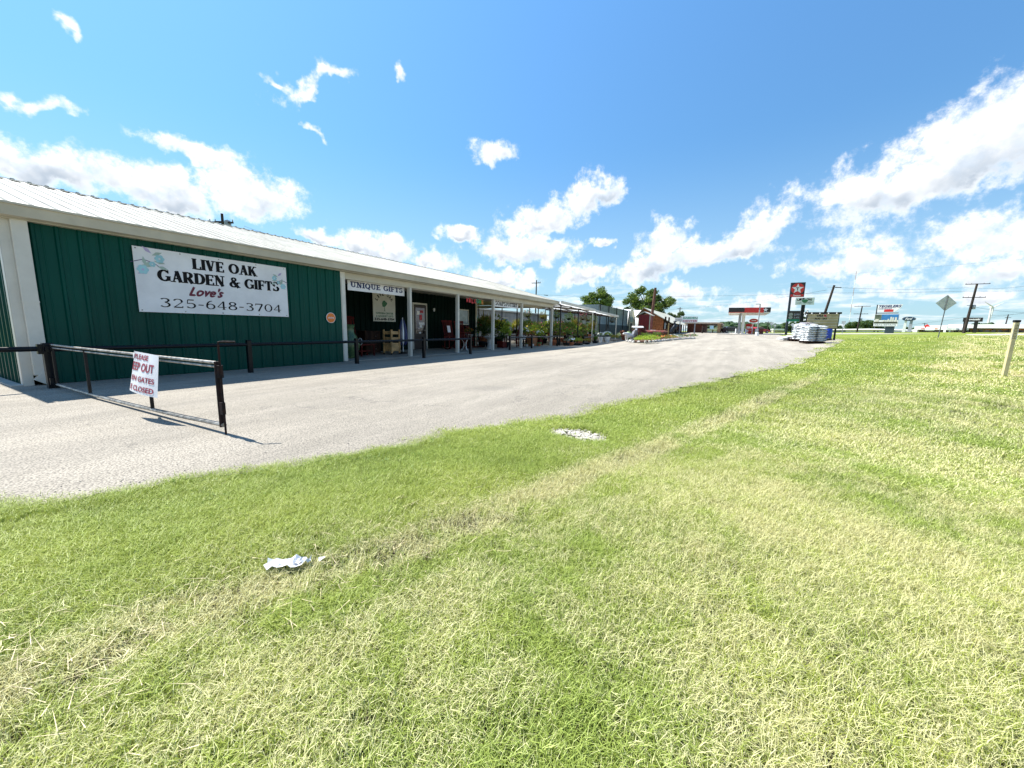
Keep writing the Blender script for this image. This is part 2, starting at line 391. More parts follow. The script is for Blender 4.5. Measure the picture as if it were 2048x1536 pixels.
def ground_mat():
    m = bpy.data.materials.new('lawn_ground'); m.use_nodes = True; T = NT(m.node_tree); T.n.clear()
    out = T.add('ShaderNodeOutputMaterial'); g = T.add('ShaderNodeGroup'); g.node_tree = LAWN
    geo = T.add('ShaderNodeNewGeometry'); P = geo.outputs['Position']
    sp = T.add('ShaderNodeSeparateXYZ', ins={0: P})
    dist = T.vec('LENGTH', P)
    f1 = T.noise(P, 34, 4, .7).outputs['Fac']; f2 = T.noise(T.vec('MULTIPLY', P, (.5, 1, 1)), 7, 5, .7).outputs['Fac']
    soil = T.mix(f1, (.010, .008, .005), (.055, .042, .024))
    straw = T.mix(f2, (.44, .37, .18), (.62, .55, .32))
    thatch = T.mix(T.ss(T.math('ADD', g.outputs[1], T.math('MULTIPLY', T.math('SUBTRACT', f1, .5), .7)), .3, .7), T.mix(T.ss(f1, .35, .6), T.mix(.6, g.outputs[0], (.02, .03, .008)), g.outputs[0]), straw)
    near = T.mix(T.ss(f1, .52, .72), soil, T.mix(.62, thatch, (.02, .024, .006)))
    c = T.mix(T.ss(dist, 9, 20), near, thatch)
    # mown stripes far up the bank
    st = T.noise(T.vec('MULTIPLY', P, (.12, .9, 0)), 1.2, 3, .5).outputs['Fac']
    c = T.mix(T.math('MULTIPLY', T.ss(dist, 12, 30), T.ss(st, .45, .62)), c, T.mix(.5, thatch, (.12, .18, .02)))
    p = T.add('ShaderNodeBsdfPrincipled', ins={'Base Color': c, 'Roughness': .9}); p.inputs['Specular IOR Level'].default_value = .15
    bn = T.noise(P, 26, 5, .75).outputs['Fac']
    b = T.add('ShaderNodeBump', ins={'Strength': 1.0, 'Distance': .06, 'Height': bn}); T.l.new(b.outputs[0], p.inputs['Normal'])
    T.l.new(p.outputs[0], out.inputs[0]); return m

def asphalt_mat(name, a, b_, stone=85):
    m = bpy.data.materials.new(name); m.use_nodes = True; T = NT(m.node_tree); T.n.clear()
    out = T.add('ShaderNodeOutputMaterial'); geo = T.add('ShaderNodeNewGeometry'); P = geo.outputs['Position']
    v = T.add('ShaderNodeTexVoronoi', ins={'Vector': P, 'Scale': stone}); v2 = T.noise(P, stone*2.2, 2, .6).outputs['Fac']
    n1 = T.noise(T.vec('MULTIPLY', P, (.35, 1.1, 1)), .55, 6, .62).outputs['Fac']; n2 = T.noise(T.vec('MULTIPLY', P, (.22, 1.5, 1)), 2.2, 5, .6).outputs['Fac']
    gap = T.ss(v.outputs['Distance'], .35, .75)
    c = T.mix(T.ss(T.math('ADD', T.math('MULTIPLY', n1, .6), T.math('MULTIPLY', n2, .4)), .38, .62), a, b_)
    sc_ = T.add('ShaderNodeSeparateColor', ins={0: v.outputs['Color']})
    c = T.mix(T.math('MULTIPLY', sc_.outputs[0], .38), c, tuple(min(1, q*1.5) for q in a))
    c = T.mix(T.math('MULTIPLY', gap, T.ss(T.vec('LENGTH', P), 30, 3, .18, .68)), c, tuple(q*.28 for q in a))
    # patches, tyre polish, cracks
    c = T.mix(T.math('MULTIPLY', T.ss(T.noise(P, .9, 6, .7).outputs['Fac'], .57, .72), .28), c, (.46, .41, .31))
    cr = T.add('ShaderNodeTexVoronoi', feature='DISTANCE_TO_EDGE', ins={'Vector': T.vec('ADD', P, T.vec('SCALE', T.noise(P, 3, 5, .7).outputs['Color'])), 'Scale': .42})
    crk = T.math('MULTIPLY', T.ss(cr.outputs['Distance'], .010, .002), T.ss(T.noise(P, .8, 2).outputs['Fac'], .5, .6))
    sp2 = T.add('ShaderNodeSeparateXYZ', ins={0: P})
    wt = T.math('SINE', T.math('ADD', T.math('MULTIPLY', sp2.outputs[1], 3.3), T.math('MULTIPLY', n1, 5)))
    c = T.mix(T.math('MULTIPLY', T.ss(wt, .2, .95), .16), c, (.16, .145, .12))
    c = T.mix(T.math('MULTIPLY', T.ss(T.noise(P, .33, 3, .5).outputs['Fac'], .60, .70), .30), c, (.13, .12, .105))
    c = T.mix(T.math('MULTIPLY', crk, .55), c, (.06, .055, .05))
    p = T.add('ShaderNodeBsdfPrincipled', ins={'Base Color': c, 'Roughness': .85}); p.inputs['Specular IOR Level'].default_value = .3
    h = T.math('SUBTRACT', T.math('MULTIPLY', v2, .3), gap)
    b = T.add('ShaderNodeBump', ins={'Strength': .55, 'Distance': .006, 'Height': h}); T.l.new(b.outputs[0], p.inputs['Normal'])
    T.l.new(p.outputs[0], out.inputs[0]); return m

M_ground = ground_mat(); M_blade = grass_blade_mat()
M_asph = asphalt_mat('lot_chipseal', (.272, .244, .196), (.385, .345, .280), 62)
M_road = asphalt_mat('highway_concrete', (.40, .37, .32), (.46, .43, .37), 30)
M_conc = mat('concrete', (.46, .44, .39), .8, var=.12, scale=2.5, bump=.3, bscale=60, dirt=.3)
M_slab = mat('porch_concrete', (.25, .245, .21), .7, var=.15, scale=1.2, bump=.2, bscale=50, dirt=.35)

def sheet(name, xs, ylo, yhi, ny, mtl, dz, kind='structure', skirt=0):
    """strip sheet between two Y limits following the terrain"""
    xs = np.asarray(xs, float); t = np.linspace(0, 1, ny)
    A = np.array([ylo(x) for x in xs]); Bv = np.array([yhi(x) for x in xs])
    Yg = A[:, None]+(Bv-A)[:, None]*t[None]; Xg = np.repeat(xs[:, None], ny, 1); Z = terr(Xg, Yg)+dz
    vs = np.stack([Xg, Yg, Z], 2).reshape(-1, 3).tolist(); fs = []
    n, m_ = len(xs), ny
    for i in range(n-1):
        for j in range(m_-1): fs.append((i*m_+j, (i+1)*m_+j, (i+1)*m_+j+1, i*m_+j+1))
    if skirt:
        for j0 in (0, m_-1):
            k = len(vs)
            for i in range(n): v = vs[i*m_+j0]; vs.append([v[0], v[1], v[2]-skirt])
            for i in range(n-1):
                q = (i*m_+j0, (i+1)*m_+j0, k+i+1, k+i); fs.append(q if j0 else q[::-1])
    b = MB(); b.v = [tuple(v) for v in vs]; b.f = fs; o = b.build(name, mtl, smooth=True); o['kind'] = kind; return o

def ground_sheet():
    def axis(lo, hi, step, far): 
        a = list(np.arange(lo, hi+1e-6, step)); d = step
        r = [a[-1]]; 
        while r[-1] < far: d *= 1.22; r.append(r[-1]+d)
        l = [a[0]]; d = step
        while l[-1] > -far: d *= 1.22; l.append(l[-1]-d)
        return np.array(l[1:][::-1]+a+r[1:])
    xs = axis(-4, 60, .8, 3500); ys = axis(-24, 16, .8, 3500)
    Xg, Yg = np.meshgrid(xs, ys, indexing='ij'); Z = terr(Xg, Yg)
    nr = (np.hypot(Xg, Yg) < 40)
    Z += np.where(nr & (Yg < edgeY(Xg, False)-.2), .018*np.sin(Xg*1.7+Yg)*np.sin(Yg*2.1-Xg*.6), 0)
    n, m_ = Xg.shape; b = MB(); b.v = np.stack([Xg, Yg, Z], 2).reshape(-1, 3).tolist()
    b.f = [(i*m_+j, (i+1)*m_+j, (i+1)*m_+j+1, i*m_+j+1) for i in range(n-1) for j in range(m_-1)]
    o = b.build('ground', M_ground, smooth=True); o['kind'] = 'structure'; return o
ground_sheet()
xs = np.concatenate([np.arange(-30, -2, 1.0), np.arange(-2, 16, .12), np.arange(16, 46, .4), np.arange(46, 86.1, 1.0)])
sheet('parking_lot', xs, lambda x: edgeY(x), lambda x: np.interp(x, LX, LY), 30, M_asph, .022, skirt=.03)
bend = lambda x: .012*max(0, x-62)**2
sheet('highway', np.arange(-60, 125, 3.), lambda x: -39.5-bend(x), lambda x: -25.5-bend(x), 8, M_road, .03)
sheet('side_road', np.arange(86, 120, 3.), lambda x: -28, lambda x: 40, 20, M_road, .03)
sheet('shop_yard', np.arange(27.2, 50, 1.2), lambda x: max(np.interp(x, LX, LY)+.02, 8.8), lambda x: 30, 16, mat('yard_gravel', (.13, .115, .09), .95, var=.2, scale=6, bump=.5, bscale=90), .012)

# ============================================================ LAWN BLADES
def blade_clump(nb, rad, h, w, seed, lean=.9):
    r = np.random.default_rng(seed); b = MB()
    for k in range(nb):
        a = r.uniform(0, 2*PI); q = rad*math.sqrt(r.uniform()); x, y = q*math.cos(a), q*math.sin(a)
        hh = h*r.uniform(.45, 1.15); la = r.uniform(0, 2*PI); ln = hh*r.uniform(.2, lean+.5); ww = w*r.uniform(.6, 1.3)
        dx, dy = math.cos(la), math.sin(la); sx, sy = -dy*ww/2, dx*ww/2
        p0 = (x, y, -.006); p1 = (x+dx*ln*.35, y+dy*ln*.35, hh*.62); p2 = (x+dx*ln, y+dy*ln, hh*r.uniform(.75, 1.0))
        b.add([(p0[0]-sx, p0[1]-sy, p0[2]), (p0[0]+sx, p0[1]+sy, p0[2]), (p1[0]+sx*.8, p1[1]+sy*.8, p1[2]), (p1[0]-sx*.8, p1[1]-sy*.8, p1[2]), p2], [(0, 1, 2, 3), (3, 2, 4)])
    me = bpy.data.meshes.new('blade_clump'); me.from_pydata(b.v, [], b.f); me.materials.append(M_blade)
    return bpy.data.objects.new('blade_clump', me)

def scatter(name, label, pts, scl, var_objs, seed):
    r = np.random.default_rng(seed); n = len(pts); z = terr(pts[:, 0], pts[:, 1])
    z += np.where(pts[:, 1] < edgeY(pts[:, 0], False)-.2, .018*np.sin(pts[:, 0]*1.7+pts[:, 1])*np.sin(pts[:, 1]*2.1-pts[:, 0]*.6), 0)
    me = bpy.data.meshes.new(name); me.from_pydata(np.stack([pts[:, 0], pts[:, 1], z], 1).tolist(), [], [])
    def at_(nm, ty, arr): a = me.attributes.new(nm, ty, 'POINT'); a.data.foreach_set('value' if ty != 'FLOAT_VECTOR' else 'vector', arr.ravel())
    at_('rz', 'FLOAT', r.uniform(0, 2*PI, n).astype('f')); at_('sc', 'FLOAT', (scl*r.uniform(.75, 1.25, n)).astype('f')); at_('idx', 'INT', r.integers(0, len(var_objs), n).astype('i'))
    o = bpy.data.objects.new(name, me); C.objects.link(o); setp(o, label, None, None, 'stuff'); me.materials.append(M_blade)
    g = bpy.data.node_groups.new(name, 'GeometryNodeTree')
    g.interface.new_socket('Geometry', in_out='INPUT', socket_type='NodeSocketGeometry'); g.interface.new_socket('Geometry', in_out='OUTPUT', socket_type='NodeSocketGeometry')
    N = g.nodes; L = g.links; gi = N.new('NodeGroupInput'); go = N.new('NodeGroupOutput')
    jn = N.new('GeometryNodeJoinGeometry'); idn = N.new('GeometryNodeInputNamedAttribute'); idn.data_type = 'INT'; idn.inputs[0].default_value = 'idx'
    an = N.new('GeometryNodeInputNamedAttribute'); an.data_type = 'FLOAT'; an.inputs[0].default_value = 'rz'
    cn = N.new('ShaderNodeCombineXYZ'); L.new(an.outputs[0], cn.inputs[2])
    sn = N.new('GeometryNodeInputNamedAttribute'); sn.data_type = 'FLOAT'; sn.inputs[0].default_value = 'sc'
    for k, vo in enumerate(var_objs):
        oi = N.new('GeometryNodeObjectInfo'); oi.inputs[0].default_value = vo
        eq = N.new('FunctionNodeCompare'); eq.data_type = 'INT'; eq.operation = 'EQUAL'; L.new(idn.outputs[0], eq.inputs[2]); eq.inputs[3].default_value = k
        ip = N.new('GeometryNodeInstanceOnPoints'); L.new(gi.outputs[0], ip.inputs['Points']); L.new(eq.outputs[0], ip.inputs['Selection'])
        L.new(oi.outputs['Geometry'], ip.inputs['Instance']); L.new(cn.outputs[0], ip.inputs['Rotation']); L.new(sn.outputs[0], ip.inputs['Scale']); L.new(ip.outputs[0], jn.inputs[0])
    L.new(jn.outputs[0], go.inputs[0]); md = o.modifiers.new('blades', 'NODES'); md.node_group = g; return o

def dryness(x, y):
    t1 = np.interp(x, [p[0] for p in T1], [p[1] for p in T1])
    return np.exp(-((y-t1)/.22)**2)*np.clip((13-x)/6, 0, 1)
def lawn_points(n, rmin, rmax, seed, fov=58):
    r = np.random.default_rng(seed); a = YAW+np.radians(r.uniform(-fov, fov, n)); u = r.uniform(0, 1, n)
    d = np.sqrt(rmin**2+u*(rmax**2-rmin**2)) if rmax < 15 else rmin*(rmax/rmin)**u
    x = d*np.cos(a); y = d*np.sin(a)
    e = edgeY(x)
    k = (y < e+.03+.16*r.uniform(0, 1, n)**2.5*(1+np.sin(x*4.3))*.8)
    # thin on the bare tracks and on the patch of exposed stone by the kerb
    k &= r.uniform(0, 1, n) > .62*dryness(x, y)*(.5+.5*np.sin(x*3.1+y*2)) 
    k &= ~(((x-4.47)/.3)**2+((y-1.55)/.45)**2 < 1)
    return np.stack([x[k], y[k]], 1)
near_v = [blade_clump(46, .085, .052, .0023, s, 1.0) for s in range(4)]
mid_v = [blade_clump(60, .19, .055, .0055, 20+s) for s in range(3)]
far_v = [blade_clump(70, .55, .06, .017, 40+s) for s in range(3)]
P1 = lawn_points(24000, .75, 5.2, 1)
scatter('lawn_grass', 'short patchy green and straw coloured mown grass in the foreground', P1, np.full(len(P1), 1.0), near_v, 11)
P2 = lawn_points(20000, 4.6, 15, 2)
scatter('lawn_grass', 'mown grass in the middle distance beside the lot', P2, np.full(len(P2), 1.0), mid_v, 12)
P3 = lawn_points(13000, 13.5, 55, 3); P3 = P3[(P3[:, 1] > -24)]
scatter('lawn_grass', 'sunlit mown bank rising to the highway', P3, np.full(len(P3), 1.0), far_v, 13)

# weeds, dead stalks and loose stone along the broken edge of the lot
def litter():
    r = np.random.default_rng(77); m = MB()
    for k in range(700):
        x = -1+14*r.uniform()**1.3; y = float(edgeY(np.array([x]))[0])+abs(r.normal())*.22-.03; s = r.uniform(.003, .009)*(1+x*.06)
        m.blob((x, y, gz_(x, y)+.024), (s, s*r.uniform(.6, 1), s*.6), k, .3, (5, 3))
    setp(m.build('loose_gravel', mat('loose_gravel', (.40, .36, .30), .9, var=.3, scale=30)), 'loose grit scattered along the edge of the lot', None, None, 'stuff')
    m = MB()
    for k in range(260):
        x = 1.2+9*r.uniform()**1.2; y = float(edgeY(np.array([x]))[0])-abs(r.normal())*.5+.04
        for j in range(r.integers(3, 8)):
            a = r.uniform(0, 2*PI); l = r.uniform(.018, .04); w = l*.5; c = np.array([x+r.normal()*.02, y+r.normal()*.02, gz_(x, y)+r.uniform(.015, .045)]); d = np.array([math.cos(a), math.sin(a), r.uniform(.0, .7)]); b = np.array([-d[1], d[0], 0])
            m.add([c, c+d*l*.5+b*w*.5, c+d*l, c+d*l*.5-b*w*.5], [(0, 1, 2, 3)])
    setp(m.build('weeds', leafmat('weed_leaf', (.09, .17, .02), (.22, .30, .05))), 'small broad leaved weeds among the grass blades', None, None, 'stuff')
    m = MB()
    for k in range(700):
        x = .2+6*r.uniform()**1.5; y = float(np.interp(x, [p[0] for p in T1], [p[1] for p in T1]))+r.normal()*.35
        if y > float(edgeY(np.array([x]))[0]): continue
        a = r.uniform(0, 2*PI); l = r.uniform(.04, .13); z = gz_(x, y)+r.uniform(.03, .06); dx, dy = math.cos(a)*l, math.sin(a)*l; w = .0016
        m.add([(x-dy/l*w, y+dx/l*w, z), (x+dy/l*w, y-dx/l*w, z), (x+dx, y+dy, z+r.uniform(-.03, .03))], [(0, 1, 2)])
    setp(m.build('dead_stalks', mat('dead_stalks', (.62, .52, .30), .7, var=.2, scale=20)), 'dry straw stalks lying over the worn wheel track', None, None, 'stuff')
def gz_(x, y): return gz(x, y)
litter()
# ============================================================ LETTERING
M_black = mat('ink_black', (.006, .006, .007), .7, var=.02, spec=.2)
M_red = mat('ink_red', (.45, .012, .03), .5, var=.05)
M_maroon = mat('ink_maroon', (.30, .01, .05), .5, var=.05)
M_inkgreen = mat('ink_green', (.02, .14, .05), .5, var=.05)
M_white = mat('sign_white', (.76, .76, .76), .45, var=.05, scale=1.5, dirt=.07, bump=.1, bscale=3)
M_cream = mat('sign_cream', (.62, .60, .50), .5, var=.04)
M_inkblue = mat('ink_navy', (.012, .02, .10), .5, var=.03)

def place(mb, o, right, up, w, h, off=.0):
    """fit the 2D shapes in mb (x,y,layer) to a w x h box centred at o on the plane of right/up"""
    xs = [v[0] for v in mb.v]; ys = [v[1] for v in mb.v]; x0, x1, y0, y1 = min(xs), max(xs), min(ys), max(ys)
    right = Vector(right).normalized(); up = Vector(up).normalized(); nrm = right.cross(up); o = Vector(o)
    sx = w/(x1-x0); sy = h/(y1-y0) if h else sx
    mb.v = [tuple(o + right*((v[0]-(x0+x1)/2)*sx) + up*((v[1]-(y0+y1)/2)*sy) + nrm*(v[2]+off)) for v in mb.v]
    return mb

def text_mb(s, shear=0, spacing=1.0):
    cu = bpy.data.curves.new('lettering', 'FONT'); cu.body = s; cu.shear = shear; cu.space_character = spacing; cu.resolution_u = 3
    ob = bpy.data.objects.new('lettering', cu); me = bpy.data.meshes.new_from_object(ob)
    m = MB(); m.add([tuple(v.co) for v in me.vertices], [tuple(p.vertices) for p in me.polygons])
    bpy.data.objects.remove(ob); bpy.data.meshes.remove(me); bpy.data.curves.remove(cu); return m

def bold(m, d, n=3):
    """thicken flat letters by stacking shifted copies, each a hair above the last"""
    v0, f0 = list(m.v), list(m.f); r = MB()
    for k in range(n):
        a = 2*PI*k/n; r.add([(x+d*math.cos(a), y+d*math.sin(a), z+k*.0004) for x, y, z in v0], f0)
    return r

def lettering(s, parent, mtl, o, right, up, w, h, off=.003, style='sans', shear=0, d=0):
    m = serif_mb(s) if style == 'serif' else (slab_mb(s) if style == 'slab' else text_mb(s, shear))
    if d: m = bold(m, d)
    place(m, o, right, up, w, h, off); return m.build('lettering', mtl, parent, world=True)

# strokes: (points, width) ; arcs vary from thin (top) to thick (sides)
def _arc(cx, cy, rx, ry, a0, a1, tk, tn, n=14):
    pts = []; ws = []
    for i in range(n+1):
        a = R(a0+(a1-a0)*i/n); pts.append((cx+rx*math.cos(a), cy+ry*math.sin(a))); ws.append(tn+(tk-tn)*abs(math.cos(a))**1.3)
    return pts, ws
def glyphs(tk, tn, sf, sh):
    L = lambda x0, y0, x1, y1, w: ([(x0, y0), (x1, y1)], [w, w])
    S = lambda x, y, w=None: ([(x-(w or sf), y), (x+(w or sf), y)], [sh, sh])
    lo, hi = sh/2, 1-sh/2; G = {}
    v = lambda x: L(x, 0, x, 1, tk)
    G['L'] = (.66, [v(.16), S(.16, lo), S(.16, hi), L(.16, lo, .62, lo, tn), L(.62, 0, .62, .28, tn)])
    G['I'] = (.32, [v(.16), S(.16, lo), S(.16, hi)])
    G['V'] = (.78, [L(.14, 1, .39, 0, tk), L(.64, 1, .39, 0, tn), S(.13, hi), S(.65, hi)])
    G['E'] = (.68, [v(.16), S(.16, lo), S(.16, hi), L(.16, hi, .6, hi, tn), L(.16, .5, .48, .5, tn), L(.16, lo, .62, lo, tn), L(.6, 1, .6, .74, tn), L(.62, 0, .62, .27, tn), L(.48, .38, .48, .62, tn)])
    G['O'] = (.86, [_arc(.43, .5, .34, .5-tn/2, 0, 360, tk, tn, 28)])
    G['A'] = (.82, [L(.41, 1, .15, 0, tn), L(.41, 1, .67, 0, tk), L(.24, .32, .6, .32, tn), S(.13, lo), S(.68, lo)])
    G['K'] = (.80, [v(.16), S(.16, lo), S(.16, hi), L(.2, .42, .62, 1, tn), L(.36, .62, .66, 0, tk), S(.62, hi, sf*.9), S(.68, lo)])
    G['G'] = (.86, [_arc(.44, .5, .34, .5-tn/2, 48, 330, tk, tn, 24), L(.72, .06, .72, .42, tk*.9), S(.70, .43), L(.70, .7, .70, .98, tn)])
    G['R'] = (.80, [v(.16), S(.16, lo), S(.16, hi), L(.16, hi, .40, hi, tn), L(.16, .47, .42, .47, tn), _arc(.40, .735, .2, .265-tn/2, 90, -90, tk, tn, 12), L(.40, .47, .66, 0, tk), S(.70, lo, sf*.7)])
    G['D'] = (.82, [v(.16), S(.16, lo), S(.16, hi), L(.16, hi, .36, hi, tn), L(.16, lo, .36, lo, tn), _arc(.36, .5, .34, .5-tn/2, 90, -90, tk, tn, 16)])
    G['N'] = (.84, [L(.15, 0, .15, 1, tn), L(.15, 1, .68, 0, tk), L(.68, 0, .68, 1, tn), S(.15, lo), S(.12, hi, sf*.8), S(.68, hi)])
    G['F'] = (.66, [v(.16), S(.16, lo), S(.16, hi), L(.16, hi, .6, hi, tn), L(.16, .5, .48, .5, tn), L(.6, 1, .6, .72, tn), L(.48, .38, .48, .62, tn)])
    G['T'] = (.72, [v(.36), S(.36, lo), L(.06, hi, .66, hi, tn), L(.07, .72, .07, 1, tn), L(.65, .72, .65, 1, tn)])
    G['S'] = (.66, [_arc(.33, .74, .23, .26-tn/2, 30, 255, tk*.9, tn, 14), _arc(.33, .27, .24, .27-tn/2, 75, -150, tk*.9, tn, 14), L(.55, .72, .55, .98, tn), L(.09, .02, .09, .3, tn)])
    G['U'] = (.84, [L(.18, 1, .18, .3, tk), L(.66, 1, .66, .3, tn), _arc(.42, .32, .24, .32-tn/2, 180, 360, tk*.8, tn, 12), S(.18, hi), S(.66, hi)])
    G['Q'] = (.86, G['O'][1]+[L(.42, .24, .74, -.14, tk)])
    G['P'] = (.74, [v(.16), S(.16, lo), S(.16, hi), L(.16, hi, .38, hi, tn), L(.16, .45, .38, .45, tn), _arc(.38, .72, .22, .28-tn/2, 90, -90, tk, tn, 12)])
    G['Y'] = (.78, [L(.13, 1, .39, .48, tk), L(.65, 1, .39, .48, tn), L(.39, 0, .39, .5, tk), S(.13, hi), S(.65, hi), S(.39, lo)])
    G['&'] = (.92, [_arc(.38, .79, .16, .21-tn/2, 0, 360, tk*.7, tn, 16), _arc(.34, .28, .25, .28-tn/2, 60, 400, tk*.9, tn, 18), L(.25, .68, .76, 0, tk), L(.55, .16, .76, .5, tn), S(.78, .5, sf*.8), S(.8, lo, sf*.7)])
    t2, n2 = tk*.85, tn*.9
    G['3'] = (.84, [_arc(.40, .77, .26, .23-tn/2, 150, -90, t2, n2, 14), _arc(.40, .28, .30, .28-tn/2, 90, -150, t2, n2, 14)])
    G['2'] = (.84, [_arc(.40, .72, .27, .28-tn/2, 165, -20, t2, n2, 14), L(.66, .62, .12, .05, n2), L(.1, lo+.02, .7, lo+.02, tn*1.5), L(.70, 0, .70, .2, n2)])
    G['5'] = (.84, [L(.2, .95, .64, .95, tn*1.5), L(.2, .95, .17, .5, n2), _arc(.40, .31, .30, .31-tn/2, 125, -150, t2, n2, 16)])
    G['6'] = (.84, [_arc(.42, .32, .29, .32-tn/2, 0, 360, t2, n2, 22), _arc(.52, .4, .38, .6-tn/2, 85, 180, t2, n2, 10)])
    G['4'] = (.86, [L(.56, 0, .56, 1, t2), L(.56, 1, .08, .3, n2), L(.08, .29, .78, .29, n2), S(.56, lo, sf*.9)])
    G['8'] = (.84, [_arc(.41, .76, .24, .24-tn/2, 0, 360, t2, n2, 20), _arc(.41, .27, .30, .27-tn/2, 0, 360, t2, n2, 20)])
    G['7'] = (.82, [L(.1, .94, .72, .94, tn*1.6), L(.1, .76, .1, 1, n2), L(.72, .94, .34, 0, t2)])
    G['0'] = (.86, [_arc(.43, .5, .31, .5-tn/2, 0, 360, t2, n2, 24)])
    G['-'] = (.54, [L(.08, .42, .46, .42, tn*1.4)])
    G[' '] = (.36, [])
    return G
def _stroke(m, pts, ws, z):
    n = len(pts); vs = []
    for i, (x, y) in enumerate(pts):
        a = pts[max(i-1, 0)]; b = pts[min(i+1, n-1)]; dx, dy = b[0]-a[0], b[1]-a[1]; l = math.hypot(dx, dy) or 1
        closed = n > 4 and math.hypot(pts[0][0]-pts[-1][0], pts[0][1]-pts[-1][1]) < 1e-4
        if closed and i in (0, n-1): a, b = pts[-2], pts[1]; dx, dy = b[0]-a[0], b[1]-a[1]; l = math.hypot(dx, dy)
        nx, ny = -dy/l*ws[i]/2, dx/l*ws[i]/2; vs += [(x+nx, y+ny, z), (x-nx, y-ny, z)]
    m.add(vs, [(2*i, 2*i+1, 2*i+3, 2*i+2) for i in range(n-1)])
def _setstr(s, G, gap=.04):
    m = MB(); x = 0
    for ch in s:
        w, st = G.get(ch, G[' '])
        for k, (pts, ws) in enumerate(st): _stroke(m, [(x+p[0], p[1]) for p in pts], ws, k*.0004)
        x += w+gap
    return m
def serif_mb(s): return _setstr(s, glyphs(.29, .12, .19, .085))
def slab_mb(s): return _setstr(s, glyphs(.26, .15, .22, .17), .12)
def thin_serif_mb(s): return _setstr(s, glyphs(.17, .075, .13, .06), .04)
XR, ZU, YL = (1, 0, 0), (0, 0, 1), (0, -1, 0)

# ============================================================ MATERIALS OF THE SHOP
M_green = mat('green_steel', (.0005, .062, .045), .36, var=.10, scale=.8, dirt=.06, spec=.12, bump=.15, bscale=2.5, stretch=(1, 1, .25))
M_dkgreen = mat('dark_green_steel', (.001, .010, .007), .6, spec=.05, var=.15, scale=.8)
M_roof = mat('roof_steel', (.46, .44, .36), .5, var=.12, scale=.9, dirt=.25, bump=.1, bscale=12)
M_trim = mat('beige_trim', (.50, .46, .35), .5, var=.06, scale=1.1, dirt=.12)
M_trimw = mat('white_trim', (.62, .60, .52), .45, var=.05, scale=1.3, dirt=.12)
M_pipe = mat('black_pipe', (.006, .008, .011), .3, var=.2, scale=9, spec=.2)
M_rust = mat('rusty_steel', (.030, .012, .009), .75, var=.3, scale=14, bump=.4, bscale=60, spec=.2, col2=(.008, .007, .008))
M_steel = mat('bare_steel', (.36, .34, .30), .42, .55, var=.3, scale=12, dirt=.5)
M_redwood = mat('red_stained_wood', (.11, .012, .008), .6, spec=.15, var=.25, scale=5, stretch=(1, 1, .15))
M_brownwood = mat('brown_wood', (.035, .018, .011), .7, spec=.1, var=.3, scale=6, stretch=(1, 1, .2))
M_pine = mat('pine_wood', (.52, .31, .12), .55, var=.2, scale=5, stretch=(.3, 1, 1), bump=.1)
M_grey = mat('grey_paint', (.30, .31, .32), .5)
M_terra = mat('terracotta', (.42, .13, .05), .75, var=.15, scale=6)
M_ceram = mat('white_ceramic', (.70, .70, .68), .35, var=.06, scale=5)
M_blackpl = mat('black_plastic', (.007, .008, .009), .45, spec=.25)
M_stone = mat('cast_stone', (.40, .39, .36), .85, var=.18, scale=9, bump=.4, bscale=40, dirt=.3)
M_glass = mat('dark_glass', (.01, .012, .015), .08, var=.05, spec=1)
M_soil = mat('potting_soil', (.05, .032, .02), .95, var=.3, scale=20)

WY = 11.65   # plane of the shop's front wall
def ribbed(L, H, pitch=.305, rib=.032, rw=.075, org=(0, 0, 0), ux=(1, 0, 0), uz=(0, 0, 1), nrm=(0, -1, 0)):
    """ribbed steel sheet as a closed solid"""
    ux = Vector(ux); uz = Vector(uz); nrm = Vector(nrm); org = Vector(org); pr = []; x = 0
    while x < L-.001:
        e = min(pitch, L-x)
        pr.append((x, 0))
        if e > rw+.06: pr += [(x+.03, 0), (x+.03+.018, rib), (x+.03+rw-.018, rib), (x+.03+rw, 0)]
        if e > .22: pr += [(x+.17, 0), (x+.178, .006), (x+.19, .006), (x+.198, 0)]
        x += pitch
    pr.append((L, 0)); pr += [(L, -.012), (0, -.012)]
    m = MB(); return m.prism(pr, 0, H, lambda u, v, t: org+ux*u+nrm*v+uz*t)

# ---------------------------------------------------------------- the shop
shop = thing('garden_shop', 'long low shop of dark green ribbed steel with pale metal roof and front porch', 'shop', (1.8, WY, 0))
for k in range(8):
    x = 2.1+.915*k; L = min(.913, 8.80-x)
    if L > .05: ribbed(L, 3.09, org=(x, WY, .03)).build('wall_panel', M_green, shop, world=True)
for k in range(13):
    y = WY+.06+.915*k; zt = 3.15+1.72*min((y-WY)/5.85, (11.7-(y-WY))/5.85) if y < 23.3 else 3.15
    ribbed(.913, max(3.1, zt), org=(1.80, y+.913, .03), ux=(0, -1, 0), nrm=(-1, 0, 0)).build('wall_panel', M_green, shop, world=True)
m = MB().box(1.765, WY-.035, .0, 1.80, WY+.16, 3.12); m.box(1.765, WY-.04, .0, 1.9, WY-.002, 3.12); m.build('corner_trim', M_trimw, shop, world=True, bevel=.004)
m = MB(); m.box(1.90, WY-.135, .22, 2.10, WY-.005, 3.10)
m.cbox((2.03, WY-.075, .16), (.20, .13, .2), ry=R(35)); m.build('downspout', M_trimw, shop, world=True, bevel=.006)
for z in (.42, 1.6): MB().box(1.895, WY-.142, z, 2.105, WY-.001, z+.03).build('downspout_strap', M_trimw, shop, world=True)
MB().box(1.62, WY-.02, -.10, 1.765, 24, .045).build('foundation', M_conc, shop, world=True)
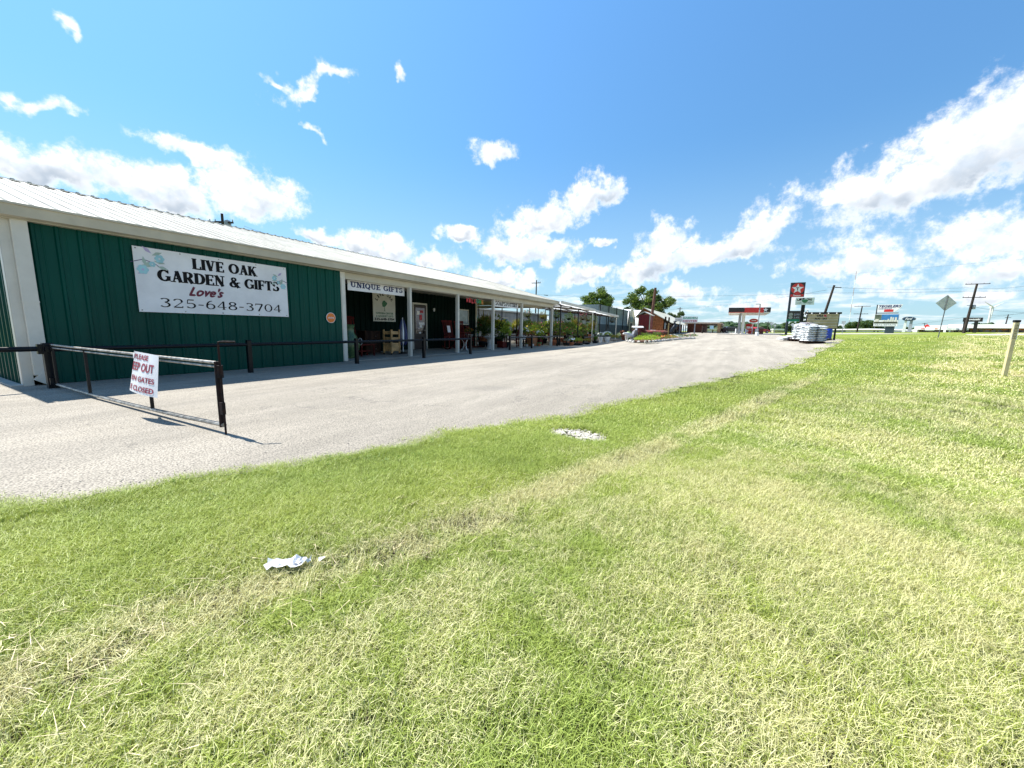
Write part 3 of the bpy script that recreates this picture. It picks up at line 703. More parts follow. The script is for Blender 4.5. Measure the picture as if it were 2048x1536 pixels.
# gutter, soffit, beam
m = MB(); m.prism([(0, 0), (-.13, .02), (-.15, .20), (-.18, .21), (-.18, .245), (-.15, .245), (0, .15)], 1.62, 27.2, lambda u, v, t: (t, WY-.17+u, 3.10+v)); m.build('gutter', M_trim, shop, world=True)
MB().box(1.78, WY-.17, 3.082, 27.1, WY+.14, 3.098).build('soffit', M_trim, shop, world=True)
MB().box(8.98, WY+.01, 2.86, 27.0, WY+.13, 3.08).build('porch_beam', M_trim, shop, world=True, bevel=.006)
MB().box(26.92, WY+.14, 2.86, 27.04, 23.2, 3.08).build('end_beam', M_trim, shop, world=True)
MB().box(21.7, WY+.9, 2.80, 26.9, WY+1.0, 3.0).build('inner_beam', M_trim, shop, world=True)
for k, x in enumerate((8.89, 12.1, 15.35, 18.61, 22.03, 26.85)):
    w = .09 if k in (0, 5) else .065
    m = MB().box(x-w, WY+.0-.012, .0, x+w, WY+.125, 2.86 if k else 3.08)
    m.box(x-w+.02, WY-.03, .0, x+w-.02, WY-.012, 2.86); m.build('porch_post', M_trimw, shop, world=True, bevel=.004)
for x in (21.8, 24.3, 26.9): MB().box(x-.06, 22.9, 0, x+.06, 23.1, 2.9).build('porch_post', M_trim, shop, world=True)
# back wall of the porch and the sides
for k in range(14):
    x = 8.9+.915*k; L = min(.913, 21.65-x)
    if L > .05:
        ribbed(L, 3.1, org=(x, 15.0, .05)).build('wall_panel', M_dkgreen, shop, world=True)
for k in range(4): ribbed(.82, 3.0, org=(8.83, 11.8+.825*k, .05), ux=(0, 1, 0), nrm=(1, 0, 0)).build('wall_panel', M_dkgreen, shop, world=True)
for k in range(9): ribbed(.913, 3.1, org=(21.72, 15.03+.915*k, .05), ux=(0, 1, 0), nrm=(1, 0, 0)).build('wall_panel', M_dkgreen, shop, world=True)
MB().box(21.62, 14.96, .05, 21.78, 15.03, 3.1).build('corner_trim', M_trim, shop, world=True)
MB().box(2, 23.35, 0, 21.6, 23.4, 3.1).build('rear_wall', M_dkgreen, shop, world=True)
MB().box(8.95, WY+.14, 3.10, 27, 15.0, 3.13).build('porch_ceiling', M_trim, shop, world=True)
# door
d = MB().box(15.72, 14.93, .06, 16.70, 14.96, 2.45).build('door', mat('door_brown', (.03, .02, .016), .45), shop, world=True)
MB().box(15.85, 14.915, .9, 16.57, 14.928, 2.3).build('glass_panel', M_glass, d, world=True)
MB().box(16.52, 14.88, 1.05, 16.60, 14.93, 1.12).build('handle', M_steel, d, world=True)
m = MB(); m.box(15.64, 14.91, .05, 15.71, 14.99, 2.56); m.box(16.71, 14.91, .05, 16.78, 14.99, 2.56); m.box(15.71, 14.91, 2.47, 16.71, 14.99, 2.56); m.build('door_frame', M_trimw, shop, world=True)
for (a, z, w, h, c) in ((15.95, 2.02, .22, .2, M_white), (16.2, 2.1, .25, .14, M_red), (16.15, 1.78, .2, .3, M_red), (16.1, 1.45, .45, .14, M_white), (16.15, 1.3, .2, .14, M_white), (16.1, .95, .14, .1, M_white)):
    MB().box(a, 14.905, z-h/2, a+w, 14.911, z+h/2).build('sticker', c, d, world=True)
# window further along
m = MB(); x0, x1, z0, z1 = 19.55, 20.75, 1.45, 2.42
m.box(x0, 14.90, z0, x0+.06, 14.97, z1); m.box(x1-.06, 14.90, z0, x1, 14.97, z1); m.box(x0+.06, 14.90, z0, x1-.06, 14.97, z0+.06); m.box(x0+.06, 14.90, z1-.06, x1-.06, 14.97, z1)
wn = m.build('window', M_trimw, shop, world=True); MB().box(x0+.06, 14.93, z0+.06, x1-.06, 14.95, z1-.06).build('pane', mat('window_glass', (.25, .33, .36), .15), wn, world=True)
MB().lathe([(.03, 0), (.06, -.05), (.05, -.18), (.02, -.2)], (17.3, 14.86, 2.35), 10).build('wall_lamp', M_ceram, shop, world=True)
MB().box(8.95, WY+.14-.75*0, 0, 0, 0, 0) if 0 else None
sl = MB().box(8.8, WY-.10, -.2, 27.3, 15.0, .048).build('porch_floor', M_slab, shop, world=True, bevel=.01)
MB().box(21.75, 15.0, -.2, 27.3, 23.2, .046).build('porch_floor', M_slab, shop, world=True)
# roof sheets
RS = math.atan2(1.70, 6.1)
for k in range(28):
    x = 1.58+.915*k; L = .914 if k < 27 else 27.12-x
    c, s = math.cos(RS), math.sin(RS)
    ribbed(L, 6.18/c, pitch=.3, rib=.03, rw=.10, org=(x, WY-.31, 3.305+.002*(k % 2)), ux=(1, 0, 0), uz=(0, c, s), nrm=(0, -s, c)).build('roof_sheet', M_roof, shop, world=True)
    ribbed(L, 6.18/c, pitch=.3, rib=.03, rw=.10, org=(x+L, 23.6, 3.325), ux=(-1, 0, 0), uz=(0, -c, s), nrm=(0, s, c)).build('roof_sheet', M_roof, shop, world=True)
m = MB(); m.prism([(-.22, -.055), (0, .0), (.22, -.055), (.22, -.07), (0, -.015), (-.22, -.07)], 1.55, 27.15, lambda u, v, t: (t, WY+5.86+u, 5.055+v)); m.build('ridge_cap', M_roof, shop, world=True)
for x, nm in ((1.50, 0), (27.12, 1)):
    m = MB()
    m.prism([(WY-.40, 3.33), (WY+5.8, 5.06), (23.65, 3.33), (23.65, 3.14), (WY+5.8, 4.86), (WY-.40, 3.14)], x, x+.08, lambda u, v, t: (t, u, v)); m.build('rake_trim', M_trimw, shop, world=True)
m = MB(); m.prism([(WY, 3.1), (WY+5.8, 4.82), (23.4, 3.1)], 27.0, 27.04, lambda u, v, t: (t, u, v)); m.build('gable_panel', M_trim, shop, world=True)
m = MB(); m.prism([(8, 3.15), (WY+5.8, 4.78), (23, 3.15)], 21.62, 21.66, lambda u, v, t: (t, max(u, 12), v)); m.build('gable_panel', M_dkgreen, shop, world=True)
m = MB().tube([(8.95, 12.35, 2.93), (27, 12.35, 2.93)], .03, 6); m.build('ceiling_pipe', M_trimw, shop, world=True)

# ---------------------------------------------------------------- signs on the shop
sg = thing('shop_sign', 'big white LIVE OAK GARDEN & GIFTS board screwed to the green wall', 'sign', (5.24, 11.6, 2.21))
MB().box(3.55, WY-.055, 1.50, 6.93, WY-.038, 2.93).build('board', M_white, sg, world=True)
yy = WY-.055
def T3(s, m_, x0, x1, z0, z1, style='serif', shear=0, d=0, par=None, y=None):
    return lettering(s, par or sg, m_, ((x0+x1)/2, (yy if y is None else y), (z0+z1)/2), XR, ZU, x1-x0, z1-z0, .003, style, shear, d)
T3('LIVE OAK', M_black, 4.62, 6.12, 2.56, 2.84)
T3('GARDEN & GIFTS', M_black, 3.93, 6.70, 2.20, 2.50)
T3('Love\'s', mat('ink_wine', (.13, .004, .025), .5, var=.05), 4.50, 5.26, 1.92, 2.16, 'sans', .5, .05)
m = thin_serif_mb('325-648-3704'); place(m, (5.32, yy, 1.73), XR, ZU, 2.78, .22, .003); m.build('lettering', M_black, sg, world=True)
M_sage = mat('print_sage', (.35, .45, .38), .5); M_teal = mat('print_teal', (.30, .55, .60), .5); M_plum = mat('print_plum', (.07, .04, .14), .5); M_lilac = mat('print_lilac', (.45, .38, .6), .5)
def spray(cx, cz, mir, sc_):
    rr = random.Random(5); st = MB(); lv = MB(); fl = MB(); pt = MB()
    P = [(-.28, -.02), (-.1, .05), (.05, .0), (.2, -.12)]
    st.add([(cx+mir*(a)*sc_, yy-.0022, cz+b_*sc_+o_) for a, b_ in P for o_ in (-.008, .008)], [(2*i, 2*i+1, 2*i+3, 2*i+2) for i in range(3)])
    for k in range(9):
        a = rr.uniform(0, 2*PI); q = rr.uniform(.05, .22); ox, oz = q*math.cos(a), q*math.sin(a)*1.1; b_ = rr.uniform(0, PI); l, w = .085, .03
        tgt = lv if k % 3 else pt
        tgt.add([(cx+mir*sc_*(ox+l*math.cos(b_)*u-w*math.sin(b_)*v), yy-.0030-k*.0003, cz+sc_*(oz+l*math.sin(b_)*u+w*math.cos(b_)*v)) for u, v in ((-1, 0), (0, -1), (1, 0), (0, 1))], [(0, 1, 2, 3)])
    for (ox, oz, r_) in ((-.12, -.13, .085), (.13, .09, .075), (.02, -.02, .05)):
        for k in range(6):
            a = 2*PI*k/6; fl.add([(cx+mir*sc_*(ox+r_*.6*math.cos(a)+r_*.42*math.cos(b_)), yy-.0062-k*.0003, cz+sc_*(oz+r_*.6*math.sin(a)+r_*.42*math.sin(b_))) for b_ in [2*PI*j/7 for j in range(7)]], [tuple(range(7))])
    st.build('printed_stem', M_plum, sg, world=True); lv.build('printed_leaf', M_sage, sg, world=True, kind='stuff'); fl.build('printed_flower', M_teal, sg, world=True, kind='stuff'); pt.build('printed_bud', M_lilac, sg, world=True, kind='stuff')
spray(3.84, 2.60, 1, 1.25); spray(6.70, 2.50, -1, .95)
for x in (3.6, 4.4, 5.2, 6.1, 6.87):
    for z in (1.54, 2.89): m = MB().lathe([(.014, 0), (.014, .006), (.005, .01)], (0, 0, 0), 8); m.v = [(x+a, yy-c, z+b_) for a, b_, c in m.v]; m.build('screw_head', M_steel, sg, world=True)

sg2 = thing('round_sign', 'small round orange sign with white lettering on the green wall', 'sign', (8.35, WY-.05, 1.52))
m = MB(); m.prism([(.17*math.cos(2*PI*k/28), .17*math.sin(2*PI*k/28)) for k in range(28)], 0, .012, lambda u, v, t: (8.35+u, WY-.036-t, 1.52+v)); m.build('disc', M_white, sg2, world=True)
m = MB(); m.prism([(.155*math.cos(2*PI*k/28), .155*math.sin(2*PI*k/28)) for k in range(28)], 0, .003, lambda u, v, t: (8.35+u, WY-.048-t, 1.52+v)); m.build('face', mat('orange_print', (.75, .19, .02), .5, var=.03), sg2, world=True)
T3('vivint', M_white, 8.24, 8.46, 1.49, 1.555, 'sans', d=.03, par=sg2, y=WY-.0515)

sg3 = thing('banner', 'white UNIQUE GIFTS banner hung under the first porch bay', 'banner', (10.6, 11.9, 2.75))
MB().box(9.28, 11.90, 2.52, 12.02, 11.912, 2.92).build('banner_sheet', M_white, sg3, world=True)
lettering('UNIQUE GIFTS', sg3, M_inkblue, (10.65, 11.90, 2.72), XR, ZU, 2.52, .255, .003, 'slab')
for x in (9.32, 11.98): MB().tube([(x, 11.906, 2.90), (x, 11.97, 3.09)], .004, 5).build('cord', M_white, sg3, world=True)
sg4 = thing('banner', 'white SOAPS POTTERY banner with blocky letters under the far porch bay', 'banner', (20.4, 11.9, 2.75))
MB().box(19.0, 11.90, 2.52, 21.92, 11.912, 2.92).build('banner_sheet', M_white, sg4, world=True)
lettering('SOAPS', sg4, M_black, (19.75, 11.90, 2.72), XR, ZU, 1.15, .26, .003, 'slab'); lettering('POTTERY', sg4, M_black, (21.1, 11.90, 2.72), XR, ZU, 1.4, .26, .003, 'slab')

sg5 = thing('live_oak_board', 'cream LIVE OAK GARDEN CENTER board with a green tree hung in the porch shade', 'sign', (13.6, 14.8, 2.2))
MB().box(12.93, 14.84, 1.50, 14.33, 14.87, 3.02).build('board', M_cream, sg5, world=True)
y5 = 14.838
for i, ch in enumerate('LIVE OAK'):
    if ch == ' ': continue
    a = R(148-116*i/7); r_ = .56; c_ = text_mb(ch); ang = a-PI/2
    rt = (math.cos(ang), 0, math.sin(ang)); up_ = (-math.sin(ang), 0, math.cos(ang))
    place(bold(c_, .03), (13.63+r_*math.cos(a), y5, 2.26+r_*math.sin(a)), rt, up_, .06 if ch == 'I' else .12, .17, .002).build('lettering', M_black, sg5, world=True)
m = MB(); rr = random.Random(3)
for k in range(14):
    a = rr.uniform(0, 2*PI); q = rr.uniform(0, .12); cx, cz = 13.63+q*math.cos(a), 2.36+q*math.sin(a)*1.15
    m.add([(cx+.075*math.cos(b_), y5-.002-k*.0003, cz+.075*math.sin(b_)*(1+.3*math.sin(5*b_))) for b_ in [2*PI*j/10 for j in range(10)]], [tuple(range(10))])
m.add([(13.615, y5-.007, 2.02), (13.645, y5-.007, 2.02), (13.64, y5-.007, 2.3), (13.62, y5-.007, 2.3)], [(0, 1, 2, 3)]); m.add([(13.57, y5-.0074, 2.0), (13.69, y5-.0074, 2.0), (13.64, y5-.0074, 2.03), (13.62, y5-.0074, 2.03)], [(0, 1, 2, 3)])
m.build('printed_tree', M_inkgreen, sg5, world=True)
T3('GARDEN CENTER', M_inkgreen, 13.1, 14.18, 1.85, 1.94, 'sans', d=.04, par=sg5, y=y5); T3('& GOURMET GIFTS', M_inkgreen, 13.1, 14.18, 1.71, 1.80, 'sans', d=.04, par=sg5, y=y5)
T3('325-648-3704', M_black, 13.0, 14.26, 1.55, 1.67, 'sans', d=.05, par=sg5, y=y5)

wl = thing('welcome_sign', 'red, green and orange WELCOME letters strung under the porch beam', 'sign', (17.3, 11.98, 2.7))
cols = [(.6, .02, .03), (.6, .02, .03), (.55, .02, .03), (.6, .03, .03), (0, .30, .22), (.02, .35, .05), (.6, .22, .02)]
for i, ch in enumerate('WELCOME'):
    o = lettering(ch, wl, mat('letter_%s' % 'abcdefg'[i], cols[i], .5, var=.03), (16.55+.235*i, 11.98, 2.68+.02*math.sin(i*2)), XR, ZU, .19, .22, .001, 'sans', d=.06)
    o.name = 'letter'
    md = o.modifiers.new('thick', 'SOLIDIFY'); md.thickness = .012
MB().tube([(16.4, 11.99, 2.80), (17.3, 11.99, 2.785), (18.1, 11.99, 2.80)], .005, 5).build('string', M_white, wl, world=True)

# ---------------------------------------------------------------- pipe fences and gate
def fence(name, label, y, x0, x1, posts, z=.75, tall=None, extra=None):
    f = thing(name, label, 'fence', (posts[0], y, gz(posts[0], y)), 0, 'black pipe rails in front of the shop')
    pts = [(x, y, gz(x, y)+z) for x in np.linspace(x0, x1, 6)]
    MB().tube(pts, .043, 12).build('rail', M_pipe, f, world=True, smooth=True)
    for x in posts:
        g_ = gz(x, y); m = MB().box(x-.05, y-.05, g_-.05, x+.05, y+.05, g_+z+.10); m.box(x-.055, y-.055, g_+z+.10, x+.055, y+.055, g_+z+.115)
        m.build('post', M_pipe, f, world=True, bevel=.008)
    return f
fence('pipe_fence', 'long black pipe rail running past the green wall to the second porch bay', 10.78, 2.0, 15.15, (5.35, 8.65, 11.9, 15.15))
fence('pipe_fence', 'black pipe rail before the red chair and planters at the far end of the porch', 11.2, 19.7, 26.9, (19.7, 22.6, 27.6-.7))
fence('pipe_fence', 'short black rail among the flower pots by the drive', 10.75, 31.6, 38.2, (31.6, 34.6, 37.9), z=.58)
fence('pipe_fence', 'single black rail beside the shade awning entrance', 10.9, 28.0, 28.5, (28.0,), z=.6)
lf = thing('pipe_fence', 'black pipe rail passing the white corner of the shop at the left edge', 'fence', (1.9, 10.95, 0), 0, 'black pipe rails in front of the shop')
MB().tube([(1.9, 10.95, .755), (-4.5, 10.95, .755)], .045, 12).build('rail', M_pipe, lf, world=True, smooth=True)
for x in (-1.2, -4.4): MB().box(x-.06, 10.89, -.05, x+.06, 11.01, .85).build('post', M_pipe, lf, world=True, bevel=.008)
hp = thing('gate_post', 'thick black hinge post at the corner of the shop', 'post', (2.02, 10.95, 0))
MB().box(1.94, 10.88, -.05, 2.08, 11.02, .86).build('shaft', M_pipe, hp, world=True, bevel=.01)
m = MB(); m.box(1.88, 10.90, .66, 1.94, 11.0, .84); m.box(1.955, 10.80, .10, 2.065, 10.86, .22); m.box(1.955, 10.80, .70, 2.065, 10.86, .80); m.build('hinge', M_pipe, hp, world=True)

gt = thing('pipe_gate', 'low swing gate of thin pipe standing open across the drive', 'gate', (2.03, 10.78, 0))
def gp(y, z, dx=0): return (2.03+(10.78-y)*.022+dx, y, z)
m = MB().tube([gp(10.78, .83), gp(9, .832), gp(7, .838), gp(5.06, .845)], .017, 8); m.tube([gp(10.78, .775), gp(8, .785), gp(5.06, .80)], .013, 8); m.build('top_rail', M_steel, gt, world=True, smooth=True)
m = MB().tube([gp(10.78, .10), gp(9.2, .075), gp(7.5, .08), gp(6, .10), gp(5.0, .125)], .026, 8); m.build('bottom_rail', M_steel, gt, world=True, smooth=True)
for y, w in ((9.15, .022), (6.85, .022)): MB().tube([gp(y, .09), gp(y, .80)], w, 8).build('upright', M_pipe, gt, world=True, smooth=True)
MB().tube([gp(10.76, .09), gp(10.76, .84)], .022, 8).build('upright', M_pipe, gt, world=True, smooth=True)
MB().tube([gp(5.04, .10), gp(5.04, .86)], .030, 10).build('end_upright', M_rust, gt, world=True, smooth=True)
m = MB().tube([gp(4.96, .0, -.01), gp(4.96, 1.05, -.01), gp(4.955, 1.08, -.01), gp(4.93, 1.085, .02), gp(4.83, 1.085, .10)], .0115, 8); m.build('drop_rod', M_rust, gt, world=True, smooth=True)
m = MB(); m.tube([gp(4.965, .68, -.01), gp(4.965, .82, -.01)], .030, 8); m.box(2.12, 4.93, .26, 2.155, 4.99, .40); m.build('rod_sleeve', M_rust, gt, world=True)
ps = thing('gate_sign', 'white sheet sign asking to keep out, folded over the pipe gate', 'sign', (2.06, 6.6, .6))
def sgp(u, v):   # u 0..1 left to right, v 0..1 bottom to top ; slightly bowed sheet hanging off the gate
    y = 7.0-.70*u-.12*(1-v)*u; z = .345+.52*v+.025*(1-u)
    x = 2.02+(10.78-y)*.022 - .055-.10*(1-v)-.035*math.sin(PI*u)*(1-v)
    return Vector((x, y, z))
m = MB(); nu, nv = 10, 8
m.add([sgp(i/nu, j/nv) for i in range(nu+1) for j in range(nv+1)], [(i*(nv+1)+j, i*(nv+1)+j+1, (i+1)*(nv+1)+j+1, (i+1)*(nv+1)+j) for i in range(nu) for j in range(nv)])
o = m.build('sheet', M_white, ps, world=True, smooth=True)
m = MB(); a, b_, c = sgp(0, 1), sgp(0, .80), sgp(0, .97); m.add([a+Vector((0, .0, .012)), a+Vector((.03, .13, -.02)), a+Vector((.025, .17, -.05)), b_+Vector((-.004, 0, 0))], [(0, 1, 2, 3)])
m.build('folded_corner', M_white, ps, world=True)
def on_sheet(s, v0, v1, u0, u1, mm):
    t = bold(text_mb(s), .03); xs_ = [q[0] for q in t.v]; ys_ = [q[1] for q in t.v]; X0, X1, Y0, Y1 = min(xs_), max(xs_), min(ys_), max(ys_)
    t.v = [tuple(sgp(u0+(q[0]-X0)/(X1-X0)*(u1-u0), v0+(q[1]-Y0)/(Y1-Y0)*(v1-v0)) + Vector((-.004-q[2], 0, 0))) for q in t.v]
    t.build('lettering', mm, ps, world=True)
M_signred = mat('faded_sign_red', (.33, .02, .05), .5, var=.1)
on_sheet('PLEASE', .82, .95, .04, .62, M_signred); on_sheet('EEP OUT', .54, .75, .02, .86, M_signred); on_sheet('EN GATES', .29, .42, .05, .90, M_signred); on_sheet('E CLOSED', .06, .19, .05, .90, M_signred)
# ============================================================ PLANTS AND POTS
LF = {
 'green': leafmat('leaf_green', (.026, .08, .010), (.09, .19, .026)),
 'dark': leafmat('leaf_dark', (.006, .022, .006), (.015, .05, .012)),
 'lime': leafmat('leaf_lime', (.22, .34, .03), (.42, .50, .06)),
 'olive': leafmat('leaf_olive', (.05, .06, .015), (.13, .12, .035)),
 'gold': leafmat('leaf_gold', (.20, .15, .02), (.34, .27, .07)),
 'burgundy': leafmat('leaf_burgundy', (.05, .008, .012), (.13, .03, .03)),
 'silver': leafmat('leaf_silver', (.22, .28, .22), (.36, .40, .32)),
}
def petal(name, c): return mat('petal_'+name, c, .6, var=.1, scale=9)
PET = {'white': petal('white', (.85, .85, .80)), 'pink': petal('pink', (.65, .14, .25)), 'red': petal('red', (.55, .02, .03)), 'orange': petal('orange', (.75, .22, .03)), 'yellow': petal('yellow', (.8, .6, .05)), 'purple': petal('purple', (.22, .04, .25))}
def leafy(seed, n, rx, ry, rz, s, z0=0, shell=.45, droop=0):
    r = np.random.default_rng(seed); m = MB()
    for k in range(n):
        d = r.normal(size=3); d /= np.linalg.norm(d); q = shell+(1-shell)*r.uniform()**.6
        if d[2] < -.3 and not droop: d[2] *= -.5
        lump = 1+.22*math.sin(3*d[0]*2+seed)*math.cos(4*d[1]+seed*2)
        c = np.array([d[0]*rx*q*lump, d[1]*ry*q*lump, z0+rz+d[2]*rz*q*lump]); 
        if droop: c[2] -= droop*(abs(d[0])+abs(d[1]))*r.uniform()*rz
        a = d+r.normal(size=3)*.55; a[2] += .15; a /= np.linalg.norm(a); b = np.cross(a, r.normal(size=3)); b /= np.linalg.norm(b)
        l = s*r.uniform(.6, 1.4); w = l*.42; up_ = np.cross(a, b)
        m.add([c-a*l*.5, c+b*w*.5+up_*w*.15, c+a*l*.5, c-b*w*.5+up_*w*.15], [(0, 1, 2), (0, 2, 3)])
    return m
def spiky(seed, n, h, spread, w, z0=0):
    r = np.random.default_rng(seed); m = MB()
    for k in range(n):
        a = r.uniform(0, 2*PI); l = h*r.uniform(.6, 1.1); sp = spread*r.uniform(.2, 1); dx, dy = math.cos(a), math.sin(a); sx, sy = -dy*w/2, dx*w/2
        P = [(dx*sp*t*t+dx*.02, dy*sp*t*t+dy*.02, z0+l*(t-.28*sp/max(h, .01)*t*t)) for t in (0, .4, .75, 1)]
        m.add([(P[0][0]-sx, P[0][1]-sy, P[0][2]), (P[0][0]+sx, P[0][1]+sy, P[0][2]), (P[1][0]+sx, P[1][1]+sy, P[1][2]), (P[1][0]-sx, P[1][1]-sy, P[1][2]),
               (P[2][0]+sx*.7, P[2][1]+sy*.7, P[2][2]), (P[2][0]-sx*.7, P[2][1]-sy*.7, P[2][2]), P[3]], [(0, 1, 2, 3), (3, 2, 4, 5), (5, 4, 6)])
    return m
def flowers(seed, n, rx, ry, rz, s, z0):
    r = np.random.default_rng(seed+500); m = MB()
    for k in range(n):
        d = r.normal(size=3); d /= np.linalg.norm(d); d[2] = abs(d[2])*.9+.05; c = np.array([d[0]*rx, d[1]*ry, z0+rz+d[2]*rz])*1.0
        u = np.cross(d, [0, 0, 1.0]); u /= np.linalg.norm(u)+1e-6; v = np.cross(d, u); ss_ = s*r.uniform(.7, 1.3)
        ring = [c+(u*math.cos(2*PI*j/5+k)+v*math.sin(2*PI*j/5+k))*ss_*.5+d*ss_*.16 for j in range(5)]
        m.add([c]+ring, [(0, j+1, (j+1) % 5+1) for j in range(5)])
    return m
_tmpl = {}
def plant(key, name, label, cat, loc, pot=None, potr=.15, poth=.22, leaf='green', kind='leafy', n=150, r=(.25, .25, .22), s=.09, fl=None, nf=26, fs=.06, group=None, rz=0, scale=1, seed=1, hang=0):
    """a potted plant: the meshes of one key are shared"""
    t = thing(name, label, cat, loc, rz, group); t.scale = (scale,)*3
    if key not in _tmpl:
        P = {}
        z0 = poth*.85 if pot else 0
        if pot == 'round': P['pot'] = (MB().lathe([(potr*.62, 0), (potr*.98, poth*.82), (potr*1.06, poth*.84), (potr*1.08, poth), (potr*.96, poth), (potr*.9, poth*.86)], (0, 0, 0), 16), None)
        if pot == 'square':
            k = potr*.82; P['pot'] = (MB().prism([(-1, -1), (1, -1), (1, 1), (-1, 1)], 0, 1, lambda u, v, tt: (u*(k+(potr-k)*tt), v*(k+(potr-k)*tt), poth*tt)), None)
        if pot == 'bowl': P['pot'] = (MB().lathe([(potr*.3, 0), (potr*.8, poth*.4), (potr, poth), (potr*.92, poth), (potr*.8, poth*.9)], (0, 0, 0), 16), None)
        P['foliage'] = (leafy(seed, n, *r, s, z0, droop=hang) if kind == 'leafy' else spiky(seed, n, r[2]*2, r[0], s, z0), LF[leaf])
        if fl: P['blossom'] = (flowers(seed, nf, r[0]*1.0, r[1]*1.0, r[2]*(1 if kind == 'leafy' else .8), fs, z0), PET[fl])
        _tmpl[key] = P
    P = _tmpl[key]
    for k, v in P.items():
        if isinstance(v, tuple): 
            P[k] = v[0].build(k, v[1] or pot_mat[key.split('/')[0]], t, smooth=(k == 'pot')); 
        else:
            inst(v, t)
    if hang:
        m = MB(); 
        for a in (0, 2.1, 4.2): m.tube([(potr*math.cos(a), potr*math.sin(a), poth), (0, 0, poth+.45)], .004, 4)
        m.build('hanger', M_blackpl, t)
    return t
pot_mat = {'white': M_ceram, 'black': M_blackpl, 'terra': M_terra, 'stone': M_stone, 'green': mat('green_glaze', (.10, .30, .10), .25, var=.1), 'wood': M_redwood, 'blue': mat('blue_glaze', (.03, .06, .35), .2), 'grey': M_grey, 'none': M_grey}
def colX(px, Y, py=680):
    d = FW + RT*((px-1024)/F) + UP*((768-py)/F); return Y*d.x/d.y

# ---------------------------------------------------------------- porch furniture
def rocker(name, label, loc, rz, m_=M_redwood, sc_=1.15, ticket=False):
    t = thing(name, label, 'rocking chair', loc, rz, 'red stained rocking chairs on the porch'); t.scale = (sc_,)*3
    m = MB()
    for k in range(6): m.cbox((0, -.24+.09*k, .43), (.54, .082, .02))
    m.build('seat', m_, t, bevel=.004)
    for k in range(6):
        x = -.225+.09*k; MB().cbox((x, .44, .92), (.056, .018, 1.0), rx=R(-20)).build('back_slat', m_, t)
    MB().cbox((0, .34, .62), (.56, .03, .07), rx=R(-20)).build('back_rail', m_, t); MB().cbox((0, .61, 1.36), (.56, .03, .09), rx=R(-20)).build('back_rail', m_, t)
    for s in (-1, 1):
        MB().bar((s*.28, -.24, .06), (s*.28, -.24, .66), .045).build('leg', m_, t); MB().bar((s*.28, .24, .06), (s*.28, .27, .66), .045).build('leg', m_, t)
        MB().cbox((s*.29, .02, .67), (.09, .62, .022)).build('armrest', m_, t)
        m = MB(); pts = [(s*.28, y, .02+.12*(y/.5)**2) for y in np.linspace(-.48, .55, 9)]; 
        for a, b in zip(pts[:-1], pts[1:]): m.bar(a, b, .03, .05)
        m.build('rocker_rail', m_, t)
    if ticket: MB().cbox((.0, .36, .98), (.16, .006, .34), rx=R(-20)).build('price_card', M_white, t)
    return t
rocker('rocking_chair', 'tall red rocking chair with a white price card beside the shop door', (17.35, 13.6, .05), R(-25), ticket=True)
rocker('rocking_chair', 'red rocking chair half hidden by the porch post right of the door', (18.75, 13.9, .05), R(-30))
rocker('rocking_chair', 'dark red rocking chair nearest the shop corner, behind the green urn', (10.35, 13.6, .05), R(-35))
rocker('rocking_chair', 'dark red rocking chair between the corner rocker and the low side table', (11.15, 14.1, .05), R(-20))
rocker('rocking_chair', 'low red chair in the shade under the porch window', (20.2, 14.0, .05), R(10), sc_=.95)
def stool(name, label, loc, w, h, m_, cat='table'):
    t = thing(name, label, cat, loc); MB().cbox((0, 0, h-.02), (w, w*.7, .04)).build('table_top', m_, t, bevel=.005)
    for a in (-1, 1):
        for b in (-1, 1): MB().bar((a*w*.42, b*w*.28, 0), (a*w*.40, b*w*.27, h-.04), .045).build('leg', m_, t)
    MB().cbox((0, 0, h*.4), (w*.8, .03, .05)).build('stretcher', m_, t); return t
stool('side_table', 'low red side table in front of the rocking chairs', (10.9, 13.1, .05), .75, .48, M_redwood)
stool('stool', 'narrow red bar stool standing between the rocking chairs by the door', (18.05, 13.3, .05), .42, .95, M_redwood, 'stool')
# pine cart and dark cabinet
t = thing('pine_cart', 'light pine shelf cart with two open trays on the porch', 'cart', (12.3, 13.0, .05), R(8))
for a in (-1, 1):
    for b in (-1, 1): MB().box(a*.27-.03, b*.2-.03, .06, a*.27+.03, b*.2+.03, 1.08).build('post', M_pine, t)
for z in (.62, .88): MB().box(-.235, -.20, z, .235, .22, z+.13).build('tray', M_pine, t, bevel=.004)
MB().box(-.235, -.19, .14, .235, .2, .50).build('cupboard', M_pine, t, bevel=.004); MB().box(-.22, -.205, .16, .22, -.192, .48).build('cupboard_door', M_pine, t)
for k in range(4): MB().box(-.21+.105*k, -.212, .17, -.11+.105*k, -.205, .47).build('slat', M_pine, t)
for a in (-1, 1):
    for b in (-1, 1): MB().tube([(a*.27-.02, b*.2, .03), (a*.27+.02, b*.2, .03)], .03, 10).build('caster', M_blackpl, t)
t = thing('dark_cabinet', 'low dark brown cabinet with round knobs beside the pine cart', 'cabinet', (11.5, 13.5, .05))
MB().box(-.4, -.25, .08, .4, .25, .98).build('carcass', M_brownwood, t, bevel=.006); MB().box(-.44, -.29, .98, .44, .29, 1.02).build('top', M_brownwood, t, bevel=.006)
for z in (.2, .48, .74): 
    dr = MB().box(-.36, -.272, z-.07, .36, -.252, z+.15).build('drawer', M_brownwood, t, bevel=.004); MB().lathe([(.02, 0), (.03, .015), (.0, .03)], (0, 0, 0), 8).build('knob', M_steel, t).location = (.1, -.29, z+.04)
